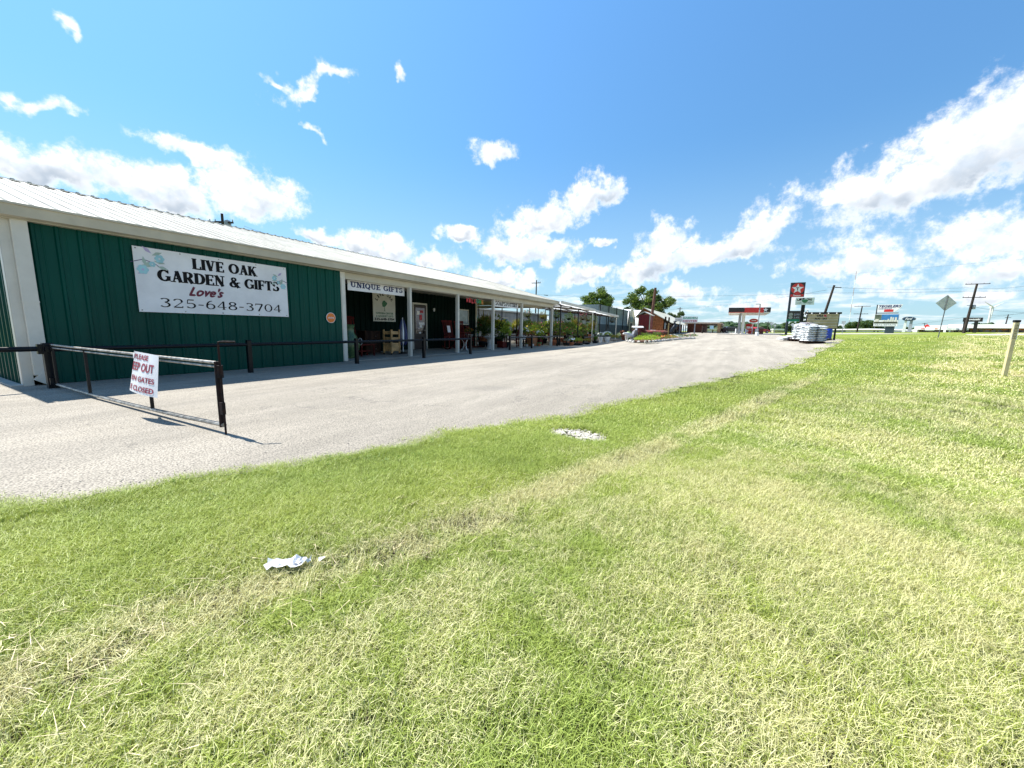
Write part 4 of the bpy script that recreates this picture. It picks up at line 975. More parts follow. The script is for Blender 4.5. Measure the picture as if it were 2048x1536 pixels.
# urn, umbrella, pedestal, bird bath
t = thing('garden_urn', 'big mottled green glazed urn inside the porch corner', 'urn', (9.75, 12.55, .05))
MB().lathe([(.20, 0), (.24, .05), (.36, .35), (.38, .55), (.30, .80), (.20, .95), (.19, 1.15), (.24, 1.26), (.22, 1.27), (.15, 1.1)], (0, 0, 0), 24).build('vessel', mat('mottled_glaze', (.10, .16, .06), .25, var=.3, scale=7, col2=(.02, .07, .03)), t, smooth=True)
m = MB(); m.tube([(.36+.11*math.cos(a)*.2, -.18+.14*math.cos(a)*.9, .62+.13*math.sin(a)) for a in np.linspace(0, 2*PI, 13)], .02, 6); m.build('ring_handle', M_stone, t)
t = thing('folded_umbrella', 'folded navy and white patio umbrella beside the porch post', 'umbrella', (colX(806, 12.9), 12.9, .05))
MB().tube([(0, 0, 0), (0, 0, 1.62)], .018, 8).build('pole', M_white, t); MB().lathe([(.2, 0), (.2, .05), (.05, .09)], (0, 0, 0), 14).build('base', M_blackpl, t)
for k in range(8):
    a = 2*PI*k/8; m = MB(); P = []
    for z, r_ in ((1.55, .02), (1.3, .09), (.9, .16), (.55, .15), (.42, .07)):
        P += [(r_*math.cos(a-.36), r_*math.sin(a-.36), z), ((r_+.05)*math.cos(a), (r_+.05)*math.sin(a), z-.03), (r_*math.cos(a+.36), r_*math.sin(a+.36), z)]
    m.add(P, [(3*i+j, 3*i+j+1, 3*i+j+4, 3*i+j+3) for i in range(4) for j in range(2)]); m.build('canopy_fold', M_white if k == 5 else M_inkblue, t)
t = thing('pedestal_table', 'small white cast iron table with scrolled legs by the third porch post', 'table', (16.75, 12.25, .05))
MB().lathe([(.29, .60), (.31, .61), (.31, .63), (.28, .64)], (0, 0, 0), 20).build('table_top', M_ceram, t)
for k in range(3):
    a = 2*PI*k/3; MB().tube([(math.cos(a)*r_, math.sin(a)*r_, z) for r_, z in ((.2, .6), (.08, .45), (.06, .3), (.12, .12), (.24, .02))], .016, 6).build('leg', M_ceram, t)
t = thing('bird_bath', 'grey cast stone bird bath standing at the porch edge', 'bird bath', (19.1, 12.25, .05))
MB().lathe([(.20, 0), (.20, .05), (.13, .12), (.09, .28), (.12, .42), (.10, .55), (.14, .60)], (0, 0, 0), 18).build('pedestal', M_stone, t, smooth=True)
MB().lathe([(.14, .60), (.30, .66), (.36, .74), (.35, .76), (.28, .70), (.1, .68)], (0, 0, 0), 22).build('basin', M_stone, t, smooth=True)
# big red chair seen from behind
t = thing('slatted_chair', 'tall red fan-backed garden chair turned away, at the far end of the porch', 'chair', (23.3, 13.0, .05), R(200)); t.scale = (1.35,)*3
for k in range(7):
    a = R(-18+6*k); MB().cbox((math.sin(a)*.72, .30, .42+.42*math.cos(a)), (.088, .02, .84-.05*abs(k-3)), ry=a, rx=R(-14)).build('back_slat', M_redwood, t)
MB().cbox((0, .29, .62), (.68, .03, .06)).build('back_rail', M_redwood, t); MB().cbox((0, .37, .95), (.78, .03, .06)).build('back_rail', M_redwood, t)
for k in range(5): MB().cbox((0, -.3+.11*k, .38-.02*k), (.56, .09, .02)).build('seat_slat', M_redwood, t)
for s in (-1, 1):
    MB().bar((s*.3, -.38, 0), (s*.3, -.38, .54), .05).build('leg', M_redwood, t); MB().bar((s*.3, .25, 0), (s*.3, .25, .52), .05).build('leg', M_redwood, t); MB().cbox((s*.34, -.05, .55), (.12, .74, .022)).build('armrest', M_redwood, t)
# planter boxes
def planter(name, label, loc, w, h, m_, rz=0):
    t = thing(name, label, 'planter', loc, rz)
    for k in range(4):
        z0, z1 = h*k/4+.03, h*(k+1)/4+.02
        MB().box(-w/2, -w/2, z0, w/2, -w/2+.02, z1).build('board', m_, t); MB().box(-w/2, -w/2+.02, z0, -w/2+.02, w/2, z1).build('board', m_, t)
    MB().box(w/2-.02, -w/2+.02, .03, w/2, w/2, h).build('board', m_, t); MB().box(-w/2+.02, -w/2+.03, .05, w/2-.02, w/2, h-.06).build('soil', M_soil, t)
    for a in (-1, 1): MB().box(a*w/2-.03, -w/2-.02, 0, a*w/2+.03, -w/2, h+.03).build('corner_post', m_, t)
    return t
M_cedar = mat('cedar_wood', (.34, .12, .035), .6, var=.25, scale=6, stretch=(.3, .3, 3))
planter('planter_box', 'orange cedar planter box on the porch end, nearer one', (24.9, 12.4, .05), .62, .72, M_cedar)
planter('planter_box', 'dark red wooden planter box beside the last porch post', (26.3, 12.5, .05), .5, .68, M_redwood)
planter('planter_box', 'small red planter box under the dark shrubs', (20.95, 12.5, .05), .42, .4, M_redwood)

# ---------------------------------------------------------------- plants on the porch and along the drive
zp = .05
P_ = plant
P_('black/a', 'shrub_in_pot', 'dark glossy shrub in a black pot, nearest the bird bath', 'shrub', (20.1, 12.9, zp), 'round', .24, .34, 'dark', n=420, r=(.5, .5, .55), s=.13, seed=3)
P_('black/b', 'shrub_in_pot', 'tall dark shrub filling the gap behind the bird bath', 'shrub', (20.7, 13.8, zp), 'round', .26, .36, 'dark', n=460, r=(.55, .5, .75), s=.14, seed=4)
P_('black/c', 'shrub_in_pot', 'lime topped shrub beside the fifth porch post', 'shrub', (21.6, 12.6, zp), 'round', .24, .34, 'lime', n=300, r=(.4, .4, .55), s=.13, seed=5, scale=1.1)
P_('black/b', 'shrub_in_pot', 'dark shrub directly left of the tall red garden chair', 'shrub', (22.3, 13.2, zp), scale=.95, rz=2)
P_('stone/a', 'flower_bowl', 'stone bowl of orange flowers and pale spikes behind the bird bath', 'flower pot', (19.9, 14.3, .62), 'bowl', .3, .25, 'olive', n=160, r=(.32, .32, .22), s=.1, fl='orange', nf=40, seed=6)
P_('white/a', 'flower_pot', 'white flowered plant on the porch left of the cedar planter', 'flower pot', (24.1, 12.6, .55), 'round', .2, .22, 'green', n=220, r=(.42, .42, .32), s=.12, fl='white', nf=26, fs=.1, seed=7)
stool('plant_stand', 'black plant stand under the white flowered plant', (24.1, 12.6, .05), .5, .5, M_blackpl, 'stand')
P_('none/b', 'flower_clump', 'orange and cream flowers filling the cedar planter', 'flowers', (24.9, 12.4, .72), None, leaf='gold', n=200, r=(.36, .36, .22), s=.1, fl='orange', nf=46, seed=8)
P_('none/c', 'flower_clump', 'pale yellow flowers and green leaves in the dark red planter', 'flowers', (26.3, 12.5, .70), None, leaf='lime', n=260, r=(.42, .4, .26), s=.12, fl='white', nf=22, fs=.12, seed=9)
P_('none/d', 'shrub', 'small dark shrub growing in the low red planter box', 'shrub', (20.95, 12.5, .36), None, leaf='dark', n=220, r=(.34, .34, .34), s=.11, seed=10)
P_('green/a', 'shrub_in_pot', 'deep green bush under the far end of the pipe rail', 'shrub', (25.6, 12.1, zp), 'round', .2, .26, 'green', n=300, r=(.42, .38, .36), s=.12, seed=11)
P_('black/d', 'shrub_in_pot', 'reddish leaved plant behind the two planter boxes', 'shrub', (25.6, 13.6, .45), 'round', .2, .24, 'burgundy', n=200, r=(.36, .36, .3), s=.12, seed=12)
for i, (x, y, ml, lb) in enumerate(((22.6, 12.0, M_ceram, 'small white pot at the foot of the fifth porch post'), (23.4, 12.0, M_stone, 'small pale pot under the tall red chair'), (24.2, 11.95, M_ceram, 'small white pot at the foot of the cedar planter'), (25.35, 11.95, M_terra, 'small clay pot between the two planter boxes'))):
    t = thing('small_pot', lb, 'pot', (x, y, zp)); MB().lathe([(.07, 0), (.11, .14), (.12, .18), (.10, .18), (.08, .12)], (0, 0, 0), 12).build('vessel', ml, t, smooth=True)
    leafy(60+i, 24, .09, .09, .07, .06, .15).build('foliage', LF['green'], t)
def gp_(px, Y): x = colX(px, Y); return (x, Y, gz(x, Y)+.02)
P_('terra/a', 'flower_pot', 'little clay pot with white blooms at the near end of the drive border', 'flower pot', gp_(1143, 10.7), 'round', .22, .26, 'lime', n=130, r=(.26, .26, .22), s=.1, fl='white', nf=14, fs=.13, seed=13)
P_('black/e', 'shrub_in_pot', 'small black pot of silver leaves before the awning entrance', 'plant', gp_(1133, 10.9), 'square', .2, .24, 'silver', n=120, r=(.24, .24, .2), s=.09, seed=14)
P_('black/f', 'herb_tray', 'wide black tray of bushy lime green herbs', 'plant', gp_(1156, 10.6), 'square', .36, .16, 'lime', n=420, r=(.46, .36, .24), s=.08, seed=15)
P_('black/g', 'flower_pot', 'low mound of yellow leaves under the short black rail', 'plant', gp_(1174, 10.4), 'bowl', .3, .15, 'gold', n=300, r=(.42, .36, .20), s=.08, seed=16)
P_('black/h', 'plant_in_pot', 'broad green leaves in a square black pot left of the white pots', 'plant', gp_(1191, 10.5), 'square', .22, .2, 'green', kind='spiky', n=60, r=(.34, .34, .26), s=.09, seed=17)
P_('white/c', 'flower_pot', 'tall white pot of trailing white petunias', 'flower pot', gp_(1201, 10.7), 'round', .24, .50, 'green', n=220, r=(.36, .34, .25), s=.09, fl='white', nf=34, fs=.12, seed=18)
P_('white/d', 'flower_pot', 'largest white pot with bright white petunias over lime leaves', 'flower pot', gp_(1214, 10.2), 'round', .29, .50, 'lime', n=340, r=(.50, .44, .30), s=.10, fl='white', nf=46, fs=.13, seed=19)
P_('stone/c', 'flower_pot', 'yellow green bushy plant right of the largest white pot', 'plant', gp_(1229, 10.0), 'bowl', .26, .2, 'gold', n=330, r=(.45, .4, .26), s=.10, seed=20)
P_('none/e', 'grass_plant', 'spiky pale grass plant behind the drive border', 'plant', gp_(1237, 11.2), None, leaf='silver', kind='spiky', n=120, r=(.55, .55, .42), s=.05, seed=21)
t = thing('green_drum', 'pale green glazed ceramic drum standing in the drive border', 'garden stool', gp_(1259, 9.6)); MB().lathe([(.28, 0), (.34, .1), (.36, .45), (.34, .8), (.28, .9), (.26, .9)], (0, 0, 0), 20).build('drum', mat('pale_green_glaze', (.30, .48, .20), .3, var=.08), t, smooth=True)
m = MB(); m.lathe([(.30, .9), (.31, .93), (.29, .95)], (0, 0, 0), 20); m.build('lid', M_blackpl, t)
for px, Y, lb in ((1245, 10.1, 'heap of rusty brown clay figurines nearest the pots'), (1249, 10.5, 'brown clay jar pile beside the green drum')):
    t = thing('clay_pile', lb, 'clay pots', gp_(px, Y))
    for k in range(7):
        MB().lathe([(.08, 0), (.15, .1), (.16, .22), (.1, .32), (.11, .36), (.07, .34)], (random.uniform(-.35, .35), random.uniform(-.25, .25), .33*(k//3)), 12).build('clay_jar', mat('brown_clay', (.26, .085, .04), .7, var=.3, scale=8, bump=.3), t, smooth=True)

# ---------------------------------------------------------------- shade awnings of the nursery
M_poly = bpy.data.materials.new('clear_sheet'); M_poly.use_nodes = True; T = NT(M_poly.node_tree); T.n.clear()
o_ = T.add('ShaderNodeOutputMaterial'); a_ = T.add('ShaderNodeBsdfDiffuse', ins={'Color': (.75, .75, .70, 1)}); b_ = T.add('ShaderNodeBsdfTranslucent', ins={'Color': (.85, .85, .80, 1)}); c_ = T.add('ShaderNodeMixShader', ins={0: .55, 1: a_.outputs[0], 2: b_.outputs[0]}); T.l.new(c_.outputs[0], o_.inputs[0])
def awning(label, x0, x1, y0, y1, dz):
    t = thing('shade_awning', label, 'awning', (x0, y0, gz(x0, y0)), 0, 'shade awnings of the nursery')
    zf = lambda x, y: 3.33-.022*(x-27)+dz+(y-y0)*.09
    for k in range(int((x1-x0)/1.1)+1):
        a = x0+1.1*k; b = min(a+1.09, x1)
        if b-a < .1: continue
        MB().add([(a, y0, zf(a, y0)), (b, y0, zf(b, y0)), (b, y1, zf(b, y1)), (a, y1, zf(a, y1))], [(0, 1, 2, 3)]).build('roof_sheet', M_poly, t, world=True)
    MB().bar((x0, y0-.05, zf(x0, y0)-.02), (x1, y0-.05, zf(x1, y0)-.02), .08, .20).build('front_fascia', M_trimw, t, world=True, bevel=.01)
    MB().bar((x1+.03, y0, zf(x1, y0)-.04), (x1+.03, y1, zf(x1, y1)-.04), .06, .16).build('side_fascia', M_trimw, t, world=True)
    for y in np.arange(y0+1.3, y1, 2.1): MB().bar((x0, y, zf(x0, y)-.08), (x1, y, zf(x1, y)-.08), .04, .06).build('purlin', M_brownwood, t, world=True)
    for x in np.arange(x0+.1, x1, 2.2): MB().bar((x, y0, zf(x, y0)-.2), (x, y1, zf(x, y1)-.2), .04, .07).build('rafter', M_brownwood, t, world=True)
    for x in np.linspace(x0+.3, x1-.3, 3):
        for y in (y0+.1, (y0+y1)/2, y1-.1): MB().bar((x, y, gz(x, y)-.05), (x, y, zf(x, y)-.2), .07).build('post', M_trimw if y < y0+.2 and x > x0+6 else M_blackpl, t, world=True)
    return t
awning('first shade awning with clear sheets joined to the end of the shop', 27.4, 35.9, 11.25, 19.0, 0)
awning('second shade awning beyond the white downspout, above the flower pots', 36.1, 44.6, 11.25, 18.5, -.06)
def bench(label, x0, x1, y, z=.72):
    t = thing('plant_bench', label, 'bench', ((x0+x1)/2, y, gz((x0+x1)/2, y)))
    for k in range(int((x1-x0)/.25)): MB().box(x0+.25*k, y-.5, t.location.z+z, x0+.25*k+.2, y+.5, t.location.z+z+.03).build('slat', M_brownwood, t, world=True)
    for x in (x0+.1, (x0+x1)/2, x1-.1):
        for b in (-.45, .45): MB().box(x-.04, y+b-.04, t.location.z-.05, x+.04, y+b+.04, t.location.z+z).build('leg', M_brownwood, t, world=True)
for i, (a, b, y, lb) in enumerate(((28.2, 33.5, 12.7, 'front plant bench under the first awning'), (34.5, 40.5, 12.9, 'front plant bench under the second awning'), (28.5, 35.5, 15.2, 'middle plant bench under the first awning'), (36.5, 43.5, 15.2, 'middle plant bench under the second awning'), (30, 41, 17.6, 'rear plant bench along the back of the awnings'))): bench(lb, a, b, y)
kinds = [('black/m', dict(pot='round', potr=.15, poth=.2, leaf='green', n=150, r=(.3, .3, .28), s=.11, seed=31), 'bushy green plant in a black pot on the shaded benches', 'green bench plants'),
         ('terra/m', dict(pot='round', potr=.15, poth=.2, leaf='dark', n=150, r=(.28, .28, .34), s=.11, seed=32), 'dark leaved plant in a clay pot on the shaded benches', 'dark bench plants'),
         ('black/n', dict(pot='round', potr=.15, poth=.2, leaf='lime', n=140, r=(.3, .3, .25), s=.1, fl='yellow', nf=10, seed=33), 'yellow flowered plant in a black pot on the shaded benches', 'yellow bench plants'),
         ('black/o', dict(pot='round', potr=.15, poth=.2, leaf='olive', n=140, r=(.3, .3, .3), s=.1, fl='pink', nf=9, seed=34), 'pink flowered plant in a black pot on the shaded benches', 'pink bench plants'),
         ('black/p', dict(pot='round', potr=.15, poth=.2, leaf='gold', kind='spiky', n=70, r=(.35, .35, .35), s=.05, seed=35), 'tuft of grass in a black pot on the shaded benches', 'grass bench plants'),
         ('terra/n', dict(pot='round', potr=.15, poth=.2, leaf='green', n=130, r=(.28, .28, .26), s=.1, fl='red', nf=9, seed=36), 'red flowered plant in a clay pot on the shaded benches', 'red bench plants')]
rr = random.Random(12); seq = 0
ORD = 'first second third fourth fifth sixth seventh eighth ninth tenth eleventh twelfth thirteenth fourteenth fifteenth sixteenth seventeenth eighteenth'.split()
BN = iter(('first front bench', 'second front bench', 'first middle bench', 'second middle bench', 'rear bench'))
for (a, b, y) in ((28.2, 33.5, 12.7), (34.5, 40.5, 12.9), (28.5, 35.5, 15.2), (36.5, 43.5, 15.2), (30, 41, 17.6)):
    x = a+.3; bn = next(BN); oi_ = 0
    while x < b-.2:
        k = kinds[(seq*5+rr.randint(0, 2)) % 6]; yy2 = y+rr.uniform(-.25, .25)
        P_(k[0], 'bench_plant', k[2].replace(' on the shaded benches', ', %s from the shop on the %s' % (ORD[oi_], bn)), 'plant', (x, yy2, gz((a+b)/2, y)+.75), group=k[3], rz=rr.uniform(0, 6), scale=rr.uniform(1.15, 1.9), **k[1]); x += .68; seq += 1; oi_ += 1
for i in range(8):
    x = 21.9+.62*i; y = 15.6+(i % 3)*.5; k = kinds[(i*5+2) % 6]
    P_(k[0], 'porch_plant', k[2].replace(' on the shaded benches', ' behind the red chair, %s from the green wall' % ORD[i]), 'plant', (x, y, .05), group=k[3].replace('bench', 'porch'), rz=rr.uniform(0, 6), scale=rr.uniform(2.2, 3.2), **k[1])
for i in range(12):
    x = 27.8+1.35*i+rr.uniform(-.2, .2); k = kinds[(i*3+2) % 6]; y = 14.0+rr.uniform(-.2, .2)
    P_(k[0], 'aisle_plant', k[2].replace(' on the shaded benches', ' in the bench aisle, %s from the shop' % ORD[i]), 'plant', (x, y, gz(x, y)+.01), group=k[3].replace('bench', 'aisle'), rz=rr.uniform(0, 6), scale=rr.uniform(1.8, 2.8), **k[1])
for i in range(9):
    x = 27.9+1.0*i+rr.uniform(-.2, .2); k = kinds[(i*2+1) % 6]
    y = 11.75+rr.uniform(-.1, .35)
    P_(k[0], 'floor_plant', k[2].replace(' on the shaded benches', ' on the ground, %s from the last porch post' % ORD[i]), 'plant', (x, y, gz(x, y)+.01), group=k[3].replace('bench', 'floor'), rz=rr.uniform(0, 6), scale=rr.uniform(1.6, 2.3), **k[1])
hb = [(1165, 12.2, 2.15, 'burgundy', 'pink', 'big burgundy hanging basket with pink blooms under the second awning'), (1137, 12.6, 2.1, 'green', None, 'green hanging basket under the first awning'), (1112, 13.5, 2.2, 'dark', None, 'dark trailing basket beside the last porch post'),
      (1176, 14, 2.2, 'olive', None, 'small olive hanging basket right of the burgundy one'), (1187, 13.2, 2.15, 'green', 'white', 'hanging basket with white blooms near the white awning post'), (1199, 14.5, 2.2, 'dark', None, 'small dark basket hung right of the white awning post'), (1224, 13, 2.2, 'burgundy', 'orange', 'orange blooming basket at the far end of the second awning'),
      (1055, 16, 2.25, 'olive', 'orange', 'rusty orange basket seen between the last two porch posts'), (1085, 15.5, 2.2, 'gold', None, 'golden fern basket seen between the last two porch posts'), (1148, 15.5, 2.1, 'green', 'pink', 'green and pink basket deep under the awnings')]
for i, (px, Y, z, lf_, fl_, lb) in enumerate(hb):
    x = colX(px, Y, 650); P_('black/h%d' % i, 'hanging_basket', lb, 'hanging basket', (x, Y, z), 'bowl', .2, .16, lf_, n=260, r=(.42 if i else .6, .42, .32), s=.11, fl=fl_, nf=26, seed=80+i, hang=.8)
# sheds behind the awnings
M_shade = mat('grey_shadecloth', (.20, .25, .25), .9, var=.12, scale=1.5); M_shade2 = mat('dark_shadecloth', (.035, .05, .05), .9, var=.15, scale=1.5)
M_shedw = mat('shed_greywhite', (.26, .28, .285), .6, var=.15, scale=.8, dirt=.3)
M_film = mat('white_greenhouse_film', (.74, .76, .74), .35, var=.05, scale=.8); M_endw = mat('cream_panel', (.55, .56, .42), .6, var=.1, scale=1)
t = thing('shade_house', 'grey cloth covered shade house behind the flower pots', 'shade house', (52, 16.5, gz(52, 16.5)))
g0 = .3
def bow(m, y, z0, z1, x0, x1, dy, n=6):
    for i in range(n):
        a, b = i/n, (i+1)/n; m.add([(x0, y-dy*math.sin(PI*a), z0+(z1-z0)*a), (x1, y-dy*math.sin(PI*a), z0+(z1-z0)*a), (x1, y-dy*math.sin(PI*b), z0+(z1-z0)*b), (x0, y-dy*math.sin(PI*b), z0+(z1-z0)*b)], [(0, 1, 2, 3)])
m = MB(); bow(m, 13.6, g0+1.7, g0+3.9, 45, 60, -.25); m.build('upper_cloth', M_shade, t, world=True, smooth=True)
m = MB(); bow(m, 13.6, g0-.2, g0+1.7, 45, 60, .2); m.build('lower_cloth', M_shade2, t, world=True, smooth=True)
m = MB(); m.box(45, 13.65, g0+3.85, 60, 20, g0+3.95); m.box(45, 13.7, g0, 45.1, 20, g0+3.85); m.box(59.9, 13.7, g0, 60, 20, g0+3.85); m.build('cloth_roof', M_shade, t, world=True)
for x in (45, 48.7, 52.5, 56.2, 59.95): MB().box(x-.05, 13.42, g0-.1, x+.05, 13.52, g0+3.98).build('post', M_blackpl, t, world=True)
t = thing('white_shed', 'long white storage shed seen through the shade awnings', 'shed', (37, 22, .2))
for k in range(18): MB().box(29+.98*k, 21.0, 0, 29+.98*k+.95, 21.04, 3.0).build('wall_panel', M_shedw, t, world=True)
MB().box(29, 21.05, 0, 46.6, 26, 3.0).build('body', M_grey, t, world=True); MB().box(28.7, 20.8, 3.0, 46.9, 26.2, 3.14).build('roof', M_trimw, t, world=True)
for x in (31, 35, 40.5, 44): 
    w = MB().box(x, 20.965, 1.2, x+1.4, 20.995, 2.4).build('window', M_trim, t, world=True); MB().box(x+.08, 20.95, 1.28, x+1.32, 20.962, 2.32).build('pane', mat('window_blue', (.14, .22, .28), .2), w, world=True)
t = thing('teal_screen', 'teal plastic wind screen at the back of the nursery', 'screen', (30, 19.8, .1))
for k in range(5): MB().box(23.5+1.22*k, 20.2, .05, 23.5+1.22*k+1.2, 20.23, 2.3).build('panel', mat('teal_plastic', (.03, .17, .16), .5, var=.2, scale=1), t, world=True)
for k in range(6): MB().box(23.44+1.22*k, 20.24, .0, 23.5+1.22*k, 20.3, 2.4).build('post', M_grey, t, world=True)
def hoop(label, x0, x1, y0, y1, h, zg):
    t = thing('hoop_greenhouse', label, 'greenhouse', ((x0+x1)/2, y0, zg), 0, 'white hoop greenhouses'); cx = (x0+x1)/2; rx = (x1-x0)/2
    arc = [(cx-rx*math.cos(a), zg+1.0+(h-1.0)*math.sin(a)) for a in np.linspace(0, PI, 15)]; arc = [(x0, zg-.1)]+arc+[(x1, zg-.1)]
    m = MB(); m.add([(x, y, z) for x, z in arc for y in (y0, y1)], [(2*i, 2*i+1, 2*i+3, 2*i+2) for i in range(len(arc)-1)]); m.build('film_cover', M_film, t, world=True, smooth=True)
    m = MB(); m.add([(x, y0-.02, z) for x, z in arc], [tuple(range(len(arc)))]); m.build('end_wall', M_endw, t, world=True)
    m = MB(); m.tube([(x, y0-.06, z) for x, z in arc], .05, 6); m.build('end_hoop', M_trimw, t, world=True)
    MB().box(cx-.6, y0-.09, zg, cx+.6, y0-.05, zg+2.0).build('door', mat('greenhouse_door', (.10, .11, .08), .6), t, world=True)
    MB().box(cx-.9, y0-.10, zg+2.25, cx+.9, y0-.06, zg+2.95).build('vent_panel', mat('vent_teal', (.30, .45, .40), .5), t, world=True)
hoop('nearer white hoop greenhouse with a cream end wall', 60.6, 66.2, 13.9, 24, 4.2, .45)
hoop('farther white hoop greenhouse next to the red shed', 66.6, 72.5, 13.5, 24, 4.2, .6)
# ============================================================ BEYOND THE NURSERY
M_barn = mat('barn_red', (.22, .010, .010), .55, var=.15, scale=2, stretch=(4, 4, .3)); M_brick = mat('orange_brick', (.40, .13, .04), .8, var=.2, scale=4); M_tanroof = mat('tan_metal_roof', (.58, .55, .42), .45, var=.08, scale=.6, dirt=.2)
M_oldred = mat('faded_red_paint', (.24, .05, .035), .6, var=.3, scale=5, dirt=.4); M_iron = mat('rusted_iron', (.13, .05, .03), .8, var=.3, scale=7)
g0 = gz(60, 10.6)
t = thing('red_shed', 'small dark red wooden shed with white corner trim and pale roof', 'shed', (60, 10.6, g0))
for k in range(8): MB().box(59.0+.0, 10.35+.19*k, g0, 59.04, 10.35+.19*k+.18, g0+3.05).build('plank', M_barn, t, world=True)
for k in range(10): MB().box(59.06+.245*k, 10.27, g0, 59.06+.245*k+.235, 10.31, g0+3.05).build('plank', M_barn, t, world=True)
MB().box(59.06, 10.33, g0, 61.5, 11.85, g0+3.05).build('body', M_brownwood, t, world=True)
MB().box(58.96, 10.24, g0, 59.04, 10.33, g0+3.05).build('corner_trim', M_trimw, t, world=True)
m = MB(); m.prism([(10.1, 3.02), (11.1, 3.50), (12.05, 3.02), (12.05, 2.94), (11.1, 3.40), (10.1, 2.94)], 58.85, 61.7, lambda u, v, tt: (tt, u, g0+v)); m.build('roof', M_trimw, t, world=True)
g0 = gz(72, 10)
t = thing('brick_house', 'low orange brick building with a wide tan metal roof behind the wooden pole', 'building', (66, 9.0, g0))
x0, x1 = 65, 92
MB().box(x0, 9.3, g0, x1, 12.3, g0+2.0).build('wall', M_brick, t, world=True); MB().box(x0+.3, 9.2, g0, x1, 9.28, g0+1.95).build('porch_shade_sheet', M_brownwood, t, world=True)  # dark sheet before the brick front: the porch's shade painted as brown
for k in range(26):
    a = x0-.5+1.16*k; m = MB()
    m.add([(a, 8.0, g0+1.75), (a+1.13, 8.0, g0+1.75), (a+1.13, 12.3, g0+4.1), (a, 12.3, g0+4.1), (a, 8.0, g0+1.66), (a+1.13, 8.0, g0+1.66), (a+1.13, 12.3, g0+4.0), (a, 12.3, g0+4.0)], [(0, 1, 2, 3), (7, 6, 5, 4), (0, 4, 5, 1), (3, 7, 4, 0), (1, 5, 6, 2)]); m.build('roof_sheet', M_tanroof, t, world=True)
MB().add([(x0-.5, 12.3, g0+4.08), (x1, 12.3, g0+4.08), (x1, 13.6, g0+2.5), (x0-.5, 13.6, g0+2.5)], [(0, 1, 2, 3)]).build('rear_roof', M_tanroof, t, world=True)
m = MB(); m.prism([(9.3, 2.0), (9.3, 2.3), (12.3, 3.9), (12.3, 2.0)], x0+.02, x0+.1, lambda u, v, tt: (tt, u, g0+v)); m.build('gable', M_brick, t, world=True)
for x in np.arange(x0, x1, 4.2): MB().box(x, 8.25, g0, x+.14, 8.4, g0+1.75).build('porch_post', M_brownwood, t, world=True)
for x in (66, 71, 76, 82, 88): w = MB().box(x, 9.14, g0+.4, x+2, 9.19, g0+1.6).build('window', M_trim, t, world=True); MB().box(x+.1, 9.12, g0+.5, x+1.9, 9.135, g0+1.5).build('pane', M_glass, w, world=True)
g0 = 1.0
t = thing('flat_roof_shop', 'low brown flat roofed building beyond the rearing horse', 'building', (98, 5, g0))
MB().box(90, 5.2, g0, 112, 8.0, g0+1.9).build('wall', mat('brown_wall', (.15, .05, .03), .8), t, world=True); MB().box(88, 1.5, g0+1.95, 113, 8.4, g0+2.25).build('roof', mat('tan_fascia', (.42, .33, .24), .7), t, world=True)
for x in (89, 97, 105): MB().box(x, 1.8, g0, x+.5, 2.3, g0+1.95).build('pillar', mat('tan_pillar', (.36, .24, .14), .8), t, world=True)


def ltext(s, parent, m_, x0, x1, z0, z1, y=0, style='sans', shear=0, d=.02, spacing=1):
    m = serif_mb(s) if style == 'serif' else (slab_mb(s) if style == 'slab' else text_mb(s, shear))
    if d: m = bold(m, d)
    place(m, ((x0+x1)/2, y, (z0+z1)/2), XR, ZU, x1-x0, z1-z0, .006); return m.build('lettering', m_, parent)
class Spot:
    """a thing that faces back down the road: local x runs to the right, local z up; px -> metres at that distance"""
    def __init__(s, name, label, cat, px, D, py=None, rz=-PI/2, group=None):
        p = at(px, 668, D); s.g = gz(p.x, p.y) if py is None else at(px, py, D).z
        s.p = p; s.px = px; s.D = D; c, n = math.cos(rz), math.sin(rz); ex = Vector((c, n, 0))
        s.k = ex.dot(RT) - ex.dot(FW)*(px-1024)/F; s.mx = D/F/s.k
        s.t = thing(name, label, cat, (p.x, p.y, s.g), rz, group)
    def x(s, px): return (px-s.px)*s.mx
    def z(s, py): return at(s.px, py, s.D).z - s.g
    def box(s, name, m_, x0, x1, py0, py1, y0=0, y1=.1, bevel=0, par=None):
        return MB().box(x0, y0, s.z(py0), x1, y1, s.z(py1)).build(name, m_, par or s.t, bevel=bevel)
def leaning(S, px0, px1):   # little lean of poles along local x
    pass

S = Spot('roadside_sign', 'white board sign with faded green and red words above the flat roofed shop', 'sign', 1376, 66)
S.box('board', M_white, S.x(1361), S.x(1393), 645, 633); S.box('arrow_panel', M_white, S.x(1347), S.x(1362), 643, 636, -.02, .08)
ltext('GARDEN', S.t, mat('faded_green', (.05, .35, .22), .5), S.x(1363), S.x(1392), S.z(638), S.z(634), d=.06); ltext('CENTER', S.t, mat('faded_red', (.45, .12, .14), .5), S.x(1363), S.x(1392), S.z(644), S.z(640), d=.06)
for k in range(3): MB().box(S.x(1348), -.03, S.z(642.5-2*k), S.x(1361), -.022, S.z(641.7-2*k)).build('stripe', M_black, S.t)
for a in (1358, 1388): MB().box(S.x(a)-.08, .1, -.1, S.x(a)+.08, .24, S.z(634)).build('post', M_grey, S.t)

